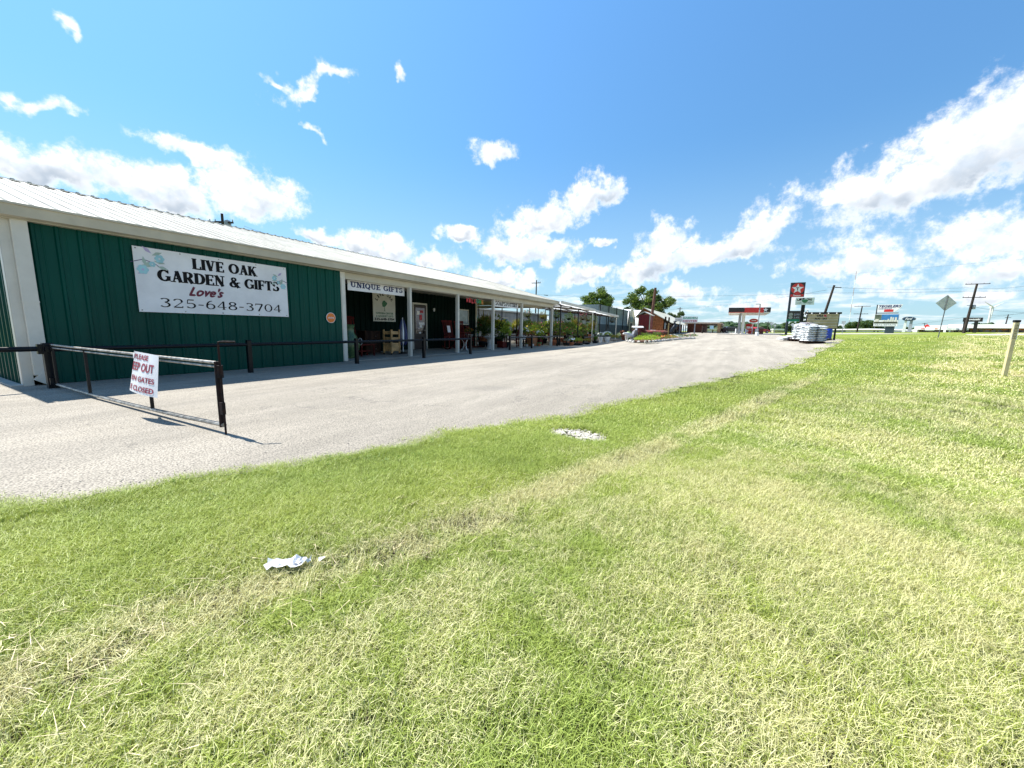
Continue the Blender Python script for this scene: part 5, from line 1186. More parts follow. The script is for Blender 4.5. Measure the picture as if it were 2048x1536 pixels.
# ---------------------------------------------------------------- old steam tractor, animal statues, rearing horse, flower bed
M_wh = mat('weathered_white', (.62, .62, .60), .5, var=.12, scale=5, dirt=.25); M_statue = mat('bluegrey_statue', (.28, .30, .34), .6, var=.25, scale=6)
g0 = gz(41, 8.2)
t = thing('steam_tractor', 'rusty red antique steam tractor with a white canopy', 'tractor', (at(1286, 675, 41).x, at(1286, 675, 41).y, g0), R(-72)); t.scale = (.80,)*3
MB().tube([(.2, 0, 1.05), (2.5, 0, 1.05)], .36, 18).build('boiler', M_oldred, t, smooth=True); MB().tube([(2.5, 0, 1.05), (3.0, 0, 1.05)], .39, 18).build('smoke_box', M_iron, t, smooth=True)
for x in (.3, 1.2, 2.1): MB().tube([(x-.03, 0, 1.05), (x+.03, 0, 1.05)], .375, 18).build('boiler_band', M_iron, t)
MB().lathe([(.13, 1.3), (.13, 1.5), (.2, 1.55), (.2, 1.6)], (2.75, 0, 0), 14).build('chimney', M_iron, t, smooth=True)
MB().box(-.9, -.5, .65, .25, .5, 1.35).build('fire_box', M_oldred, t, bevel=.03); MB().box(-1.7, -.6, .62, -.9, .6, .72).build('footplate', M_iron, t)
m = MB(); m.prism([(-.95, 2.28), (-.5, 2.42), (0, 2.47), (.5, 2.42), (.95, 2.28), (.95, 2.22), (0, 2.40), (-.95, 2.22)], -1.5, -.1, lambda u, v, tt: (tt, u*.75, v-.55)); m.build('canopy', M_wh, t)
for x in (-1.4, -.2):
    for y in (-.6, .6): MB().tube([(x, y, .7), (x, y, 1.74)], .03, 6).build('canopy_post', M_iron, t)
def spoked(r, w, c, n=10, m_=M_iron, par=None):
    m = MB(); N = 26
    for i in range(N):
        a, b = 2*PI*i/N, 2*PI*(i+1)/N; P = [(c[0]+rr_*math.cos(q), c[1]+y, c[2]+rr_*math.sin(q)) for y in (-w/2, w/2) for rr_ in (r, r*.92) for q in (a, b)]
        m.add(P, [(0, 1, 5, 4), (2, 6, 7, 3), (0, 2, 3, 1), (4, 5, 7, 6)])
    w_ = m.build('wheel', m_, par)
    s = MB(); 
    for i in range(n): a = 2*PI*i/n; s.bar(c, (c[0]+r*.93*math.cos(a), c[1], c[2]+r*.93*math.sin(a)), .035)
    s.build('spokes', m_, w_); MB().tube([(c[0], c[1]-w*.6, c[2]), (c[0], c[1]+w*.6, c[2])], r*.14, 12).build('hub', M_oldred, w_)
for y in (-.72, .72): spoked(.82, .32, (-.55, y, .80), 12, M_oldred, t)
for y in (-.5, .5): spoked(.48, .16, (2.55, y, .46), 9, M_iron, t)
MB().tube([(.9, .42, 1.3), (1.6, .42, 1.3)], .13, 12).build('cylinder', M_wh, t); m = MB(); m.tube([(.1, .5, 1.55), (.1, .56, 1.55)], .34, 18); m.build('flywheel', M_iron, t)
def skinned(name, pts, edges, rad, m_, parent, sub=2):
    me = bpy.data.meshes.new(name); me.from_pydata(pts, edges, []); ob = bpy.data.objects.new(name, me); C.objects.link(ob)
    sk = ob.modifiers.new('skin', 'SKIN'); sk.use_smooth_shade = True
    bmx = bmesh.new(); bmx.from_mesh(me); ly = bmx.verts.layers.skin.verify()
    for v in bmx.verts:
        v[ly].radius = (rad[v.index],)*2; v[ly].use_root = (v.index == 0)
    bmx.to_mesh(me); bmx.free()
    ss = ob.modifiers.new('sub', 'SUBSURF'); ss.levels = sub; ss.render_levels = sub; me.materials.append(m_); ob.parent = parent; CH.setdefault(parent.name, []).append(ob); return ob
def quadruped(name, label, cat, loc, rz, m_, sc_=1, rear=0, thick=1.0, neck_up=.45, horns=False):
    t = thing(name, label, cat, loc, rz); t.scale = (sc_,)*3
    # x forward ; 0 pelvis
    P = [(-.55, 0, 1.05), (0, 0, 1.02), (.45, 0, 1.08), (.72, 0, 1.30), (.98, 0, 1.30+neck_up), (1.12, 0, 1.36+neck_up), (1.38, 0, 1.22+neck_up)]; rd = [.25, .29, .26, .17, .12, .12, .065]; E = [(i, i+1) for i in range(6)]
    def leg(ch, root, rr_):
        k = len(P); P.extend(ch); rd.extend(rr_); E.append((root, k)); E.extend((k+i, k+i+1) for i in range(len(ch)-1))
    for s in (-1, 1):
        leg([(-.60, s*.17, .78), (-.70, s*.17, .48), (-.62, s*.17, .10), (-.55, s*.17, .03)], 0, [.14, .07, .045, .055])
        if rear: leg([(.62, s*.17, .85), (.98, s*.17, .92), (1.02, s*.17, .62), (1.08, s*.17, .56)], 2, [.11, .06, .04, .05])
        else: leg([(.50, s*.17, .78), (.52, s*.17, .45), (.50, s*.17, .10), (.56, s*.17, .03)], 2, [.11, .06, .045, .055])
    leg([(-.80, 0, 1.02), (-.95, 0, .70), (-.96, 0, .45)], 0, [.05, .05, .03])
    if rear:
        a = R(rear); o_ = Vector((-.6, 0, .45)); Q = []
        hind = {7+i for s in (0, 1) for i in range(0)} 
        for i, p in enumerate(P):
            v = Vector(p)-o_; q = Vector((v.x*math.cos(a)-v.z*math.sin(a), v.y, v.x*math.sin(a)+v.z*math.cos(a)))+o_
            Q.append(q)
        # hind legs stay planted
        for s0 in (7, 15): 
            for j, w in ((1, .45), (2, 1), (3, 1)): Q[s0+j] = Q[s0+j].lerp(Vector(P[s0+j]), w)
        P2 = [tuple(q) for q in Q]
    else: P2 = P
    rd = [r_*thick for r_ in rd]
    b = skinned('body', P2, E, rd, m_, t)
    hd = Vector(P2[5]); MB().blob(hd+Vector((.0, .07, .12)), (.03, .02, .07)).build('ear', m_, t, smooth=True); MB().blob(hd+Vector((.0, -.07, .12)), (.03, .02, .07)).build('ear', m_, t, smooth=True)
    if rear:
        m = MB(); n0, n1 = Vector(P2[3]), Vector(P2[5])
        for k in range(9): c = n0.lerp(n1, k/8)+Vector((-.16, 0, .06)); m.blob(c, (.08, .04, .10), k, .3)
        m.build('mane', m_, t)
    return t
M_hblack = mat('black_statue_paint', (.012, .014, .016), .35, var=.3, scale=3)
quadruped('cow_statue', 'white and grey cow statue with its rounded rump to the drive, left of the tractor', 'statue', (at(1258, 675, 37).x, at(1258, 675, 37).y, gz(38.2, 8.3)), R(150), M_wh, .62, thick=1.4, neck_up=-.05)
quadruped('donkey_statue', 'blue grey donkey statue between the cow statue and the tractor', 'statue', (at(1269, 675, 38).x, at(1269, 675, 38).y, gz(39.6, 8.0)), R(200), M_statue, .78, thick=1.2, neck_up=.15)
hx = at(1352, 668, 46)
quadruped('horse_statue', 'black rearing horse statue in the flower island', 'statue', (hx.x, hx.y, gz(hx.x, hx.y)+.35), R(-75), M_hblack, .66, rear=46, thick=1.3, neck_up=.36)
# iron man figure
t = thing('iron_figure', 'rusty iron scrap figure standing in front of the tractor wheel', 'sculpture', (at(1278, 675, 37.5).x, at(1278, 675, 37.5).y, gz(39, 7.4))); t.scale = (.62,)*3
for a, b, r_ in (((0, 0, .0), (0, -.1, .9), .07), ((0, .25, 0), (0, .15, .9), .07), ((0, 0, .9), (0, .05, 1.5), .14), ((0, .05, 1.5), (0, .05, 1.8), .11), ((0, -.1, 1.4), (.1, -.45, 1.0), .05), ((0, .2, 1.4), (.1, .5, 1.1), .05)): MB().tube([a, b], r_, 8).build('iron_bar', M_iron, t, smooth=True)

bed = [(35.6, 7.4), (35.5, 6.6), (37.5, 5.9), (42, 5.2), (48, 4.5), (54.5, 3.9), (56.8, 4.3), (56.5, 5.4), (50, 7.2), (44, 8.2), (38, 8.6)]
t = thing('flower_island', 'raised flower island edged with pale stones beside the drive', 'flower bed', (45, 6, gz(45, 6)))
m = MB(); n = len(bed); m.add([(x, y, gz(x, y)+.16) for x, y in bed], [tuple(range(n))]); m.build('mulch', mat('mulch', (.13, .06, .035), .95, var=.3, scale=8, bump=.6), t, world=True)
for i in range(n):
    a, b = Vector(bed[i]), Vector(bed[(i+1) % n]); L = (b-a).length; k = max(1, int(L/.55))
    for j in range(k):
        c = a.lerp(b, (j+.5)/k); ang = math.atan2(b.y-a.y, b.x-a.x)
        MB().blob((c.x, c.y, gz(c.x, c.y)+.08), (.29, .17, .15), i*20+j, .18, (8, 5)).build('edging_stone', M_stone, t, world=True, smooth=True)
def bedplant(px, Y, key, lb, **kw):
    x = colX(px, Y); P_(key, kw.pop('nm', 'bed_plant'), lb, 'plant', (x, Y, gz(x, Y)+.14), None, **kw)
bedplant(1291, 6.9, 'none/p', 'feathery green bush in the flower island under the tractor boiler', leaf='green', n=420, r=(.7, .6, .38), s=.13, seed=101)
bedplant(1312, 6.4, 'none/q', 'rounded bright green bush in the middle of the flower island', leaf='green', n=420, r=(.7, .6, .40), s=.13, seed=102)
bedplant(1284, 6.4, 'none/r', 'lime sweet potato vine spilling over the near end of the island', leaf='lime', n=420, r=(1.0, .7, .28), s=.16, seed=103)
bedplant(1300, 5.95, 'none/s', 'brightest yellow green vine spilling over the island stones', leaf='lime', n=480, r=(1.3, .7, .30), s=.17, seed=104)
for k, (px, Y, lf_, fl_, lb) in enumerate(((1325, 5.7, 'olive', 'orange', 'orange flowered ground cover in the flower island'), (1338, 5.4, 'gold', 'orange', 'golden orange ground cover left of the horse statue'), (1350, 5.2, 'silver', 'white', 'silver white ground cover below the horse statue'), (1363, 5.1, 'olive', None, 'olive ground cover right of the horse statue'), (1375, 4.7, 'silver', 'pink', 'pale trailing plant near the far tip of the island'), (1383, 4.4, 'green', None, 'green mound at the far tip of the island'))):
    bedplant(px, Y, 'none/t%d' % k, lb, leaf=lf_, n=320, r=(1.4, .8, .22), s=.14, fl=fl_, nf=30, fs=.12, seed=110+k)
for px, lb in ((1328, 'white post with a wind chime near the flower island'), (1335, 'tan wooden post beside the white one near the flower island')):
    x = colX(px, 7.2); t = thing('garden_post', lb, 'post', (x, 7.2, gz(x, 7.2)))
    MB().box(-.07, -.07, -.1, .07, .07, 1.95).build('shaft', M_grey if px == 1328 else M_pine, t); MB().box(-.09, -.09, 1.95, .09, .09, 2.7).build('post_top', M_brownwood, t)

# ---------------------------------------------------------------- mulch bags and letter board
M_bag = mat('white_plastic_bag', (.68, .71, .72), .4, var=.1, scale=5, bump=.5, bscale=9, dirt=.12); M_bag2 = mat('printed_bag', (.50, .48, .50), .4, var=.25, scale=9, col2=(.14, .10, .12))
def bag(m_, par, loc, rz, w=.60, l=.42, h=.13, sd=0):
    mb = MB(); nu, nv = 9, 7; vs = []
    for sgn in (1, -1):
        for i in range(nu+1):
            for j in range(nv+1):
                u, v = -1+2*i/nu, -1+2*j/nv; e = max(0, (1-abs(u)**3.2))*max(0, (1-abs(v)**3)); hh = h/2*e**.5*(1+.35*noise.noise(Vector((u*2+sd, v*2, sgn))))
                vs.append((u*w*(1+.03*math.sin(v*5+sd)), v*l*(1+.03*math.sin(u*6+sd)), sgn*hh+.012*math.sin(u*7+v*4+sd)))
    n1 = (nu+1)*(nv+1); fs = []
    for i in range(nu):
        for j in range(nv):
            a = i*(nv+1)+j; fs.append((a, a+nv+1, a+nv+2, a+1)); fs.append((n1+a, n1+a+1, n1+a+nv+2, n1+a+nv+1))
    mb.add(vs, fs); o = mb.build('bag', m_, par, smooth=True); o.location = loc; o.rotation_euler = (random.uniform(-.04, .04), random.uniform(-.04, .04), rz); return o
def pallet(t, w=1.2, d=1.0):
    for k in range(6): MB().box(-w/2+.22*k, -d/2, .10, -w/2+.22*k+.1, d/2, .125).build('deck_board', M_brownwood, t)
    for k in (-1, 0, 1): MB().box(-w/2, k*.42-.05, .0, w/2-.0, k*.42+.05, .10).build('runner', M_brownwood, t)
def bagstack(label, px, D, rows, cols, m_, rz=0, lean_=0, w=.62):
    p = at(px, 680, D); t = thing('bag_stack', label, 'bag stack', (p.x, p.y, gz(p.x, p.y)+.03), rz, 'pallets of bagged mulch by the drive'); t.scale = (.9,)*3; pallet(t, 1.3, 1.15)
    for r_ in range(rows):
        for c in range(cols):
            for q in range(2):
                bag(m_ if (r_+c) % 4 or m_ is M_bag2 else m_, t, (-.33+.66*c+random.uniform(-.04, .04)+lean_*r_, -.30+.6*q+random.uniform(-.04, .04), .19+.128*r_), random.uniform(-.12, .12), .325 if cols == 2 else w, .29, .118, r_*7+c*3+q)
    return t
bagstack('neat white stack of mulch bags nearest the lawn', 1625, 25.5, 9, 2, M_bag, R(-72))
b2 = bagstack('white stack of mulch bags topped with a pinkish bag, behind the neat one', 1605, 28.5, 10, 2, M_bag, R(-64), .01)
t = bagstack('collapsed heap of white and black bags on the drive side', 1589, 29.5, 2, 2, M_bag2, R(-50))
for k in range(9): bag(M_bag2 if k % 2 else M_bag, t, (random.uniform(-.9, .5), random.uniform(-.8, .6), .12+.12*(k//3)), random.uniform(0, 3), .38, .28, .14, k)
bag(M_bag2, b2, (.1, -.1, 1.42), .3, .5, .34, .18, 3)
t = bagstack('dark wrapped stack of bags behind the neat white one', 1640, 29, 8, 1, M_blackpl, R(-72))
S = Spot('blue_barrel', 'blue plastic barrel behind the letter board legs', 'barrel', 1655, 31)
MB().lathe([(.27, 0), (.29, .1), (.30, .45), (.29, .85), (.26, .9), (.05, .92)], (0, 0, 0), 18).build('drum', mat('blue_plastic', (.01, .05, .40), .4), S.t, smooth=True)

S = Spot('letter_board', 'yellowed roadside letter board with a black arrow and bulbs above the mulch bags', 'sign', 1640, 28)
M_panel = mat('yellowed_panel', (.50, .43, .24), .5, var=.15, scale=2, dirt=.1)
xl, xr = S.x(1608.5), S.x(1673.5); zb, zt_ = S.z(656.5), S.z(628.5)
S.box('light_box', M_blackpl, xl, xr, 657, 625, .0, .25)
for k in range(5):
    a, b = zb+(zt_-zb)*k/5+.012, zb+(zt_-zb)*(k+1)/5-.012
    pn = MB().box(xl+.05, -.02, a, xr-.05, 0, b).build('letter_row', M_panel, S.t); MB().box(xl+.05, -.035, b, xr-.05, 0, b+.02).build('track', M_trimw, S.t)
    m = MB(); 
    for i in range(46): x = xl+.08+(xr-xl-.16)*i/45; m.box(x-.008, -.024, a+.01, x+.008, -.0205, b-.01)
    o = m.build('flutes', mat('panel_flute', (.34, .27, .12), .5), pn)
MB().box(xl-.06, -.06, S.z(628), xr+.1, .28, S.z(624.6)).build('top_bar', M_blackpl, S.t)
ar = [(S.x(1601.5), S.z(626.6)), (S.x(1610), S.z(620.5)), (S.x(1610), S.z(632.5))]
m = MB(); m.prism(ar[::-1], -.08, .1, lambda u, v, tt: (u, tt, v)); m.build('arrow_head', M_blackpl, S.t)
M_bulb = mat('white_bulb', (.85, .85, .82), .2)
for a, b in ((1603, 626.6), (1608, 624), (1607.5, 629.6), (1618, 627), (1634, 627), (1651, 627), (1667, 627)):
    MB().blob((S.x(a), -.10, S.z(b)), .045, 0, 0).build('bulb', M_bulb, S.t, smooth=True)
ltext('SALE', S.t, M_black, S.x(1629), S.x(1641), S.z(633.5), S.z(629.5), -.026, d=.04); ltext('%', S.t, M_red, S.x(1642.5), S.x(1649), S.z(634.5), S.z(629.3), -.026, d=.05)
ltext('AZT - SAT', S.t, M_black, S.x(1625), S.x(1650), S.z(639.3), S.z(635.6), -.026, d=.05) if 0 else ltext('AUG - SAT', S.t, M_black, S.x(1625), S.x(1650), S.z(639.3), S.z(635.6), -.026, d=.05)
for a in (1612, 1671): MB().box(S.x(a)-.05, .27, -.2, S.x(a)+.05, .37, S.z(626)).build('leg', M_blackpl, S.t)

S = Spot('live_oak_sign', 'small white LIVE OAK sign on a thick black post beside the fuel price sign', 'sign', 1601, 46)
S.box('board', mat('pale_green_board', (.62, .70, .64), .5), S.x(1582.5), S.x(1620), 610, 596); MB().box(S.x(1600)-.17, .1, -.2, S.x(1600)+.17, .44, S.z(609)).build('post', M_blackpl, S.t)
for i, ch in enumerate('LIVE OAK'):
    if ch != ' ':
        u = i/7; place(bold(text_mb(ch), .05), (S.x(1588+26*u), 0, S.z(600.2-1.6*math.sin(PI*u))), (math.cos(.5-u), 0, math.sin(.5-u)), (-math.sin(.5-u), 0, math.cos(.5-u)), .20, .24, .006).build('lettering', M_black, S.t)
m = MB(); m.blob((S.x(1601), -.01, S.z(602.5)), (.30, .02, .18), 2, .2); m.box(S.x(1601)-.02, -.02, S.z(605), S.x(1601)+.02, 0, S.z(603)); m.build('painted_tree', M_inkgreen, S.t)
ltext('GARDEN CENTER & GIFTS', S.t, M_inkgreen, S.x(1585), S.x(1617), S.z(607.2), S.z(605.6), d=.03)

# ---------------------------------------------------------------- fuel station
M_fblack = mat('fascia_black', (.015, .012, .012), .3); M_fred = mat('fascia_red', (.55, .02, .015), .35, var=.08); M_white2 = mat('canopy_white', (.70, .68, .62), .5, var=.05)
M_navy = mat('sign_navy', (.012, .02, .04), .35); M_dgreen = mat('sign_green', (.0, .16, .09), .4)
S = Spot('fuel_price_sign', 'tall red and black star sign of the fuel station above dark price panels', 'sign', 1581, 64)
for a in (1566, 1593.5):
    x = S.x(a+6); MB().box(x-.16, 0, -.2, x+.16, .35, S.z(568) if a < 1570 else S.z(626)).build('post', M_navy, S.t)
hd = S.box('sign_head', M_navy, S.x(1569.5), S.x(1598), 595, 567, -.25, .3)
S.box('face', M_fblack, S.x(1571.5), S.x(1596), 589.5, 568.5, -.27, -.252); S.box('lower_band', M_fred, S.x(1571), S.x(1596.5), 594.5, 589.8, -.27, -.252)
cx, cz, rr_ = S.x(1583.7), S.z(579.2), 1.18*abs(S.z(568)-S.z(590))/2*.82
m = MB(); m.add([(cx, -.275, cz)]+[(cx+rr_*math.cos(a), -.275, cz+rr_*math.sin(a)) for a in np.linspace(0, 2*PI, 33)[:-1]], [(0, i+1, (i+1) % 32+1) for i in range(32)]); m.build('roundel', M_fred, hd)
m = MB(); st = [(cx+(rr_*.93 if i % 2 == 0 else rr_*.40)*math.sin(2*PI*i/10), cz+(rr_*.93 if i % 2 == 0 else rr_*.40)*math.cos(2*PI*i/10)) for i in range(10)]
m.add([(cx, -.28, cz)]+[(a, -.28, b) for a, b in st], [(0, i+1, (i+1) % 10+1) for i in range(10)]); m.build('star', M_white, hd)
ltext('T', hd, M_fblack, cx-.22, cx+.22, cz-.30, cz+.22, -.282, d=.05)
ltext('Texaco', hd, M_white, S.x(1576), S.x(1591), S.z(593.8), S.z(590.6), -.275, 'sans', .3, .03)
x0, x1 = S.x(1566.5+6), S.x(1593.5+2)
S.box('price_panel', M_fblack, x0-.2, x1+.2, 643, 622, -.05, .25); S.box('green_band', M_dgreen, x0-.15, x1+.15, 643, 638.5, -.08, -.052)
for k, (zz, tx) in enumerate(((631, '2.99'), (637, '3.49'))):
    ltext(tx, S.t, mat('price_digit', (.30, .30, .36), .5), S.x(1583), S.x(1594), S.z(zz+.2), S.z(zz-3.6), -.055, d=.03)
    MB().lathe([(.28, 0), (.28, .01)], (0, 0, 0), 16).build('price_dot', mat('dot_grey', (.25, .27, .25), .5), S.t).matrix_local = Matrix.Translation((S.x(1577), -.06, S.z(zz-1.8))) @ Matrix.Rotation(PI/2, 4, 'X')

g0 = gz(84, -3)
t = thing('fuel_canopy', 'fuel station canopy with a black and red band on slim columns', 'canopy', (84, -3, g0))
a0 = at(1457, 626, 70); X0, X1, Y0, Y1 = 80.0, 92.0, -5.75, .55; zc = at(1490, 627.5, 71).z; zt2 = at(1490, 617.5, 71).z
MB().box(X0+.02, Y0+.02, zc, X1, Y1, zc+.12).build('soffit', M_white2, t, world=True)
MB().box(X0, Y1-2.45, zc+.13, X0+.15, Y1, zt2).build('fascia_black_panel', M_fblack, t, world=True); MB().box(X0, Y0+1.0, zc+.13, X0+.15, Y1-2.46, zt2).build('fascia_red_panel', M_fred, t, world=True); MB().box(X0, Y0, zc+.13, X0+.15, Y0+.99, zt2).build('fascia_black_panel', M_fblack, t, world=True)
MB().box(X0-.02, Y0+.99, zc+.02, X0+.16, Y1, zc+.128).build('fascia_red_stripe', M_fred, t, world=True)
for y in (Y0, Y1-.15): MB().box(X0+.16, y, zc+.13, X1, y+.15, zt2).build('fascia_side', M_fblack, t, world=True)
MB().box(X1-.15, Y0+.16, zc+.13, X1, Y1-.16, zt2).build('fascia_back', M_fblack, t, world=True); MB().box(X0+.16, Y0+.16, zt2-.25, X1-.16, Y1-.16, zt2-.2).build('roof_deck', M_white2, t, world=True)
m = MB(); cy, cz, rr_ = Y0+.75, (zc+zt2)/2+.05, .40
m.add([(X0-.01, cy, cz)]+[(X0-.01, cy-(rr_ if i % 2 == 0 else rr_*.42)*math.sin(2*PI*i/10), cz+(rr_ if i % 2 == 0 else rr_*.42)*math.cos(2*PI*i/10)) for i in range(10)], [(0, i+1, (i+1) % 10+1) for i in range(10)]); m.build('star', M_white, t, world=True)
for x in (82, 86, 90):
    for y in (-1.4, -2.0): MB().box(x-.16, y-.16, g0-.1, x+.16, y+.16, zc).build('column', M_grey if y > -1.8 else M_white2, t, world=True)
MB().box(79.4, -8.6, gz(80, -3)-.1, 92, 2.0, gz(80, -3)+.14).build('island_slab', M_conc, t, world=True, bevel=.03)
def pump(px, D, label):
    S = Spot('fuel_pump', label, 'fuel pump', px, D, group='fuel pumps under the canopy')
    MB().box(-.42, -.3, .12, .42, .3, 1.55).build('cabinet', M_fred, S.t, bevel=.03); MB().box(-.46, -.33, 1.55, .46, .33, 1.95).build('top_sign', M_fred, S.t, bevel=.02)
    MB().box(-.3, -.315, 1.0, .3, -.302, 1.42).build('display', M_white, S.t); MB().box(-.40, -.318, .35, .40, -.303, .75).build('panel', M_white, S.t); m = MB().tube([(.43, 0, 1.3), (.62, -.1, 1.0), (.60, -.15, .6), (.46, -.1, .8)], .025, 6); m.build('hose', M_blackpl, S.t)
pump(1495, 78, 'red fuel pump nearest the canopy columns'); pump(1500, 86, 'red fuel pump half hidden behind the front pump')
S = Spot('oval_sign', 'red oval advertising sign on a thin white pole under the canopy edge', 'sign', 1503.5, 72)
MB().box(-.05, -.05, 0, .05, .05, S.z(638)).build('pole', M_white, S.t)
m = MB(); m.prism([(S.x(1501.5+3)+.75*math.cos(a), S.z(641.5)+.40*math.sin(a)) for a in np.linspace(0, 2*PI, 25)[:-1]], -.15, -.05, lambda u, v, tt: (u, tt, v)); o = m.build('oval', M_white, S.t)
m = MB(); m.prism([(S.x(1501.5+3)+.69*math.cos(a), S.z(641.5)+.34*math.sin(a)) for a in np.linspace(0, 2*PI, 25)[:-1]], -.17, -.15, lambda u, v, tt: (u, tt, v)); m.build('oval_face', M_fred, S.t)
MB().box(S.x(1500), -.19, S.z(642), S.x(1509), -.175, S.z(640.6)).build('white_stripe', M_white, S.t)
for i, (px, lb) in enumerate(((1471, 'first'), (1483.5, 'second'), (1490.5, 'third'), (1511, 'fourth'), (1515, 'fifth'))):
    S = Spot('bollard', 'white steel bollard at the fuel station kerb, %s from the left' % lb, 'bollard', px, 70, group='white bollards at the fuel station')
    MB().lathe([(.11, 0), (.11, .95), (.07, 1.04), (.0, 1.06)], (0, 0, 0), 12).build('pipe', M_white, S.t, smooth=True)
for px, lb, m_ in ((1501, 'red crate stack left of the orange ones at the fuel station', M_fred), (1507, 'orange crate stack in the middle of the fuel station kerb', M_cedar), (1521, 'red crate stack right of the lamp pole', M_oldred)):
    S = Spot('crate_stack', lb, 'crates', px, 73)
    for k in range(3): MB().box(-.4, -.3, .36*k, .4, .3, .36*k+.33).build('crate', m_, S.t, bevel=.01)
S = Spot('street_lamp', 'thin pale street lamp with a flat head beside the fuel canopy', 'street lamp', 1514, 60)
MB().tube([(0, 0, 0), (0, 0, S.z(608.5))], .08, 8).build('pole', M_grey, S.t); MB().box(-.62, -.15, S.z(609.4), .05, .15, S.z(608)).build('lamp_head', M_trimw, S.t); MB().lathe([(.25, 0), (.25, .5), (.2, .55)], (0, 0, 0), 12).build('footing', M_white, S.t)

# ---------------------------------------------------------------- right side: warning sign, marker, poles
S = Spot('warning_sign', 'back of a tilted grey diamond traffic sign on a steel post on the grassy bank', 'traffic sign', 1877, 24.5, rz=-PI/2+.12)
L = S.z(592)
sgn_ = lambda zz: .055*zz
M_alu = mat('aluminium_back', (.55, .58, .55), .5, .3, var=.1, scale=3)
MB().bar((0, 0, -.2), (sgn_(L), 0, L), .055, .03).build('post', mat('galvanised', (.16, .17, .17), .5, .5, var=.15), S.t)
zc_, hw = S.z(606.5), .50; MB().prism([(-hw, 0), (0, -hw), (hw, 0), (0, hw)], .02, .026, lambda u, v, tt: (sgn_(zc_)+u, tt+.02, zc_+v)).build('plate', M_alu, S.t)
S = Spot('pipeline_marker', 'leaning cream marker post with a black cap and printed warning, at the right edge', 'marker post', 2025, 12.0, py=758)
L = 1.82; lean_ = .02
def mk(z, dx=0, dy=0): return (lean_*z+dx, dy, z)
MB().bar(mk(-.15), mk(L-.07), .115, .10).build('post', mat('marker_cream', (.62, .52, .28), .55, var=.08, scale=2, dirt=.08), S.t, bevel=.012)
MB().bar(mk(L-.07), mk(L), .14, .125).build('cap', M_blackpl, S.t, bevel=.008)
pl = MB().bar(mk(1.22, 0, -.053), mk(L-.10, 0, -.053), .113, .004, up=(0, 1, 0)).build('label_plate', M_white, S.t)
for k in range(9):
    z = L-.16-.05*k; m = bold(text_mb(('WARNING', 'GAS', 'PIPELINE', 'BEFORE', 'DIGGING', 'CALL', '811', 'NATURAL', 'GAS')[k]), .02); place(m, mk(z, 0, -.056), XR, ZU, .09, .027, .004); m.build('lettering', M_black, S.t)

M_pole = mat('creosote_pole', (.035, .024, .018), .85, var=.3, scale=4, stretch=(1, 1, .2)); M_pole2 = mat('brown_pole', (.13, .055, .035), .85, var=.3, scale=4, stretch=(1, 1, .2)); M_ins = mat('insulator', (.30, .32, .33), .3)
def pole(label, px, D, py_top, lean_=0, arms=(), r=.15, m_=M_pole, xf=False, rz=-PI/2, py=None, insul=True):
    S = Spot('utility_pole', label, 'utility pole', px, D, rz=rz, py=py); L = S.z(py_top)
    MB().tube([(0, 0, -.3), (lean_*L, 0, L)], [r, r*.68], 10).build('shaft', m_, S.t, smooth=True)
    for z_, w in arms:
        z = L-z_; x = lean_*z; MB().box(x-w, -r-.06, z-.06, x+w, -r+.05, z+.06).build('crossarm', m_, S.t)
        for q in (-.95, -.5, .5, .95): MB().lathe([(.04, 0), (.06, .05), (.035, .09), (.05, .14), (.02, .2)], (x+q*w, -r, z+.06), 8).build('insulator', M_ins, S.t)
    if xf:
        z = L-xf; MB().lathe([(.24, 0), (.26, .05), (.26, .75), (.2, .85)], (lean_*z+.42, 0, z-.4), 14).build('transformer', M_ins, S.t, smooth=True)
        MB().box(lean_*z-.6, -.1, z+.3, lean_*z+.1, 0, z+.38).build('bracket', m_, S.t)
    return S.t, S, L
pole('leaning dark pole without arms standing behind the letter board', 1634, 55, 572.5, .17, r=.19)
pole('tall navy black pole with two crossarms and a transformer on the highway side', 1927, 78, 569, .06, ((.1, 1.7), (2.7, 1.6)), r=.24, xf=4.6)
pole('dark pole with two crossarms left of the dealer billboard', 1713, 120, 612.5, .05, ((.1, 1.9), (2.4, 1.7)), r=.22, xf=4.2)
pole('thick brown pole rising behind the red shed', 1299, 58, 577, .055, r=.25, m_=M_pole2)
MB()
pole('slim pole seen above the brick house roof', 1356, 105, 615, 0, ((.4, .6),), r=.17)
pole('far pole with one crossarm above the porch roof end', 1070, 80, 562, 0, ((.6, 1.0),), r=.16)
pole('pole top with a transformer poking over the shop roof ridge', 464, 34, 437, 0, ((.75, 1.0),), r=.15, xf=1.0, rz=R(-60))
pole('distant pole behind the long dealership roof', 2006, 150, 629, .05, ((1.2, .8),), r=.22)
pole('small distant pole left of the dealer billboard', 1846, 170, 646, 0, ((.3, .8),), r=.16); pole('faint far pole over the white shed roofs', 1444, 150, 649, 0, ((.3, .8),), r=.16); pole('faint far pole beside the green hill at the fuel station', 1534, 140, 643, 0, ((.3, 1.0),), r=.16)
pole('dark short post at the far end of the lot', 1404, 75, 652, 0, r=.14); pole('short dark post left of the fuel station', 1416+9, 80, 660, 0, r=.12)

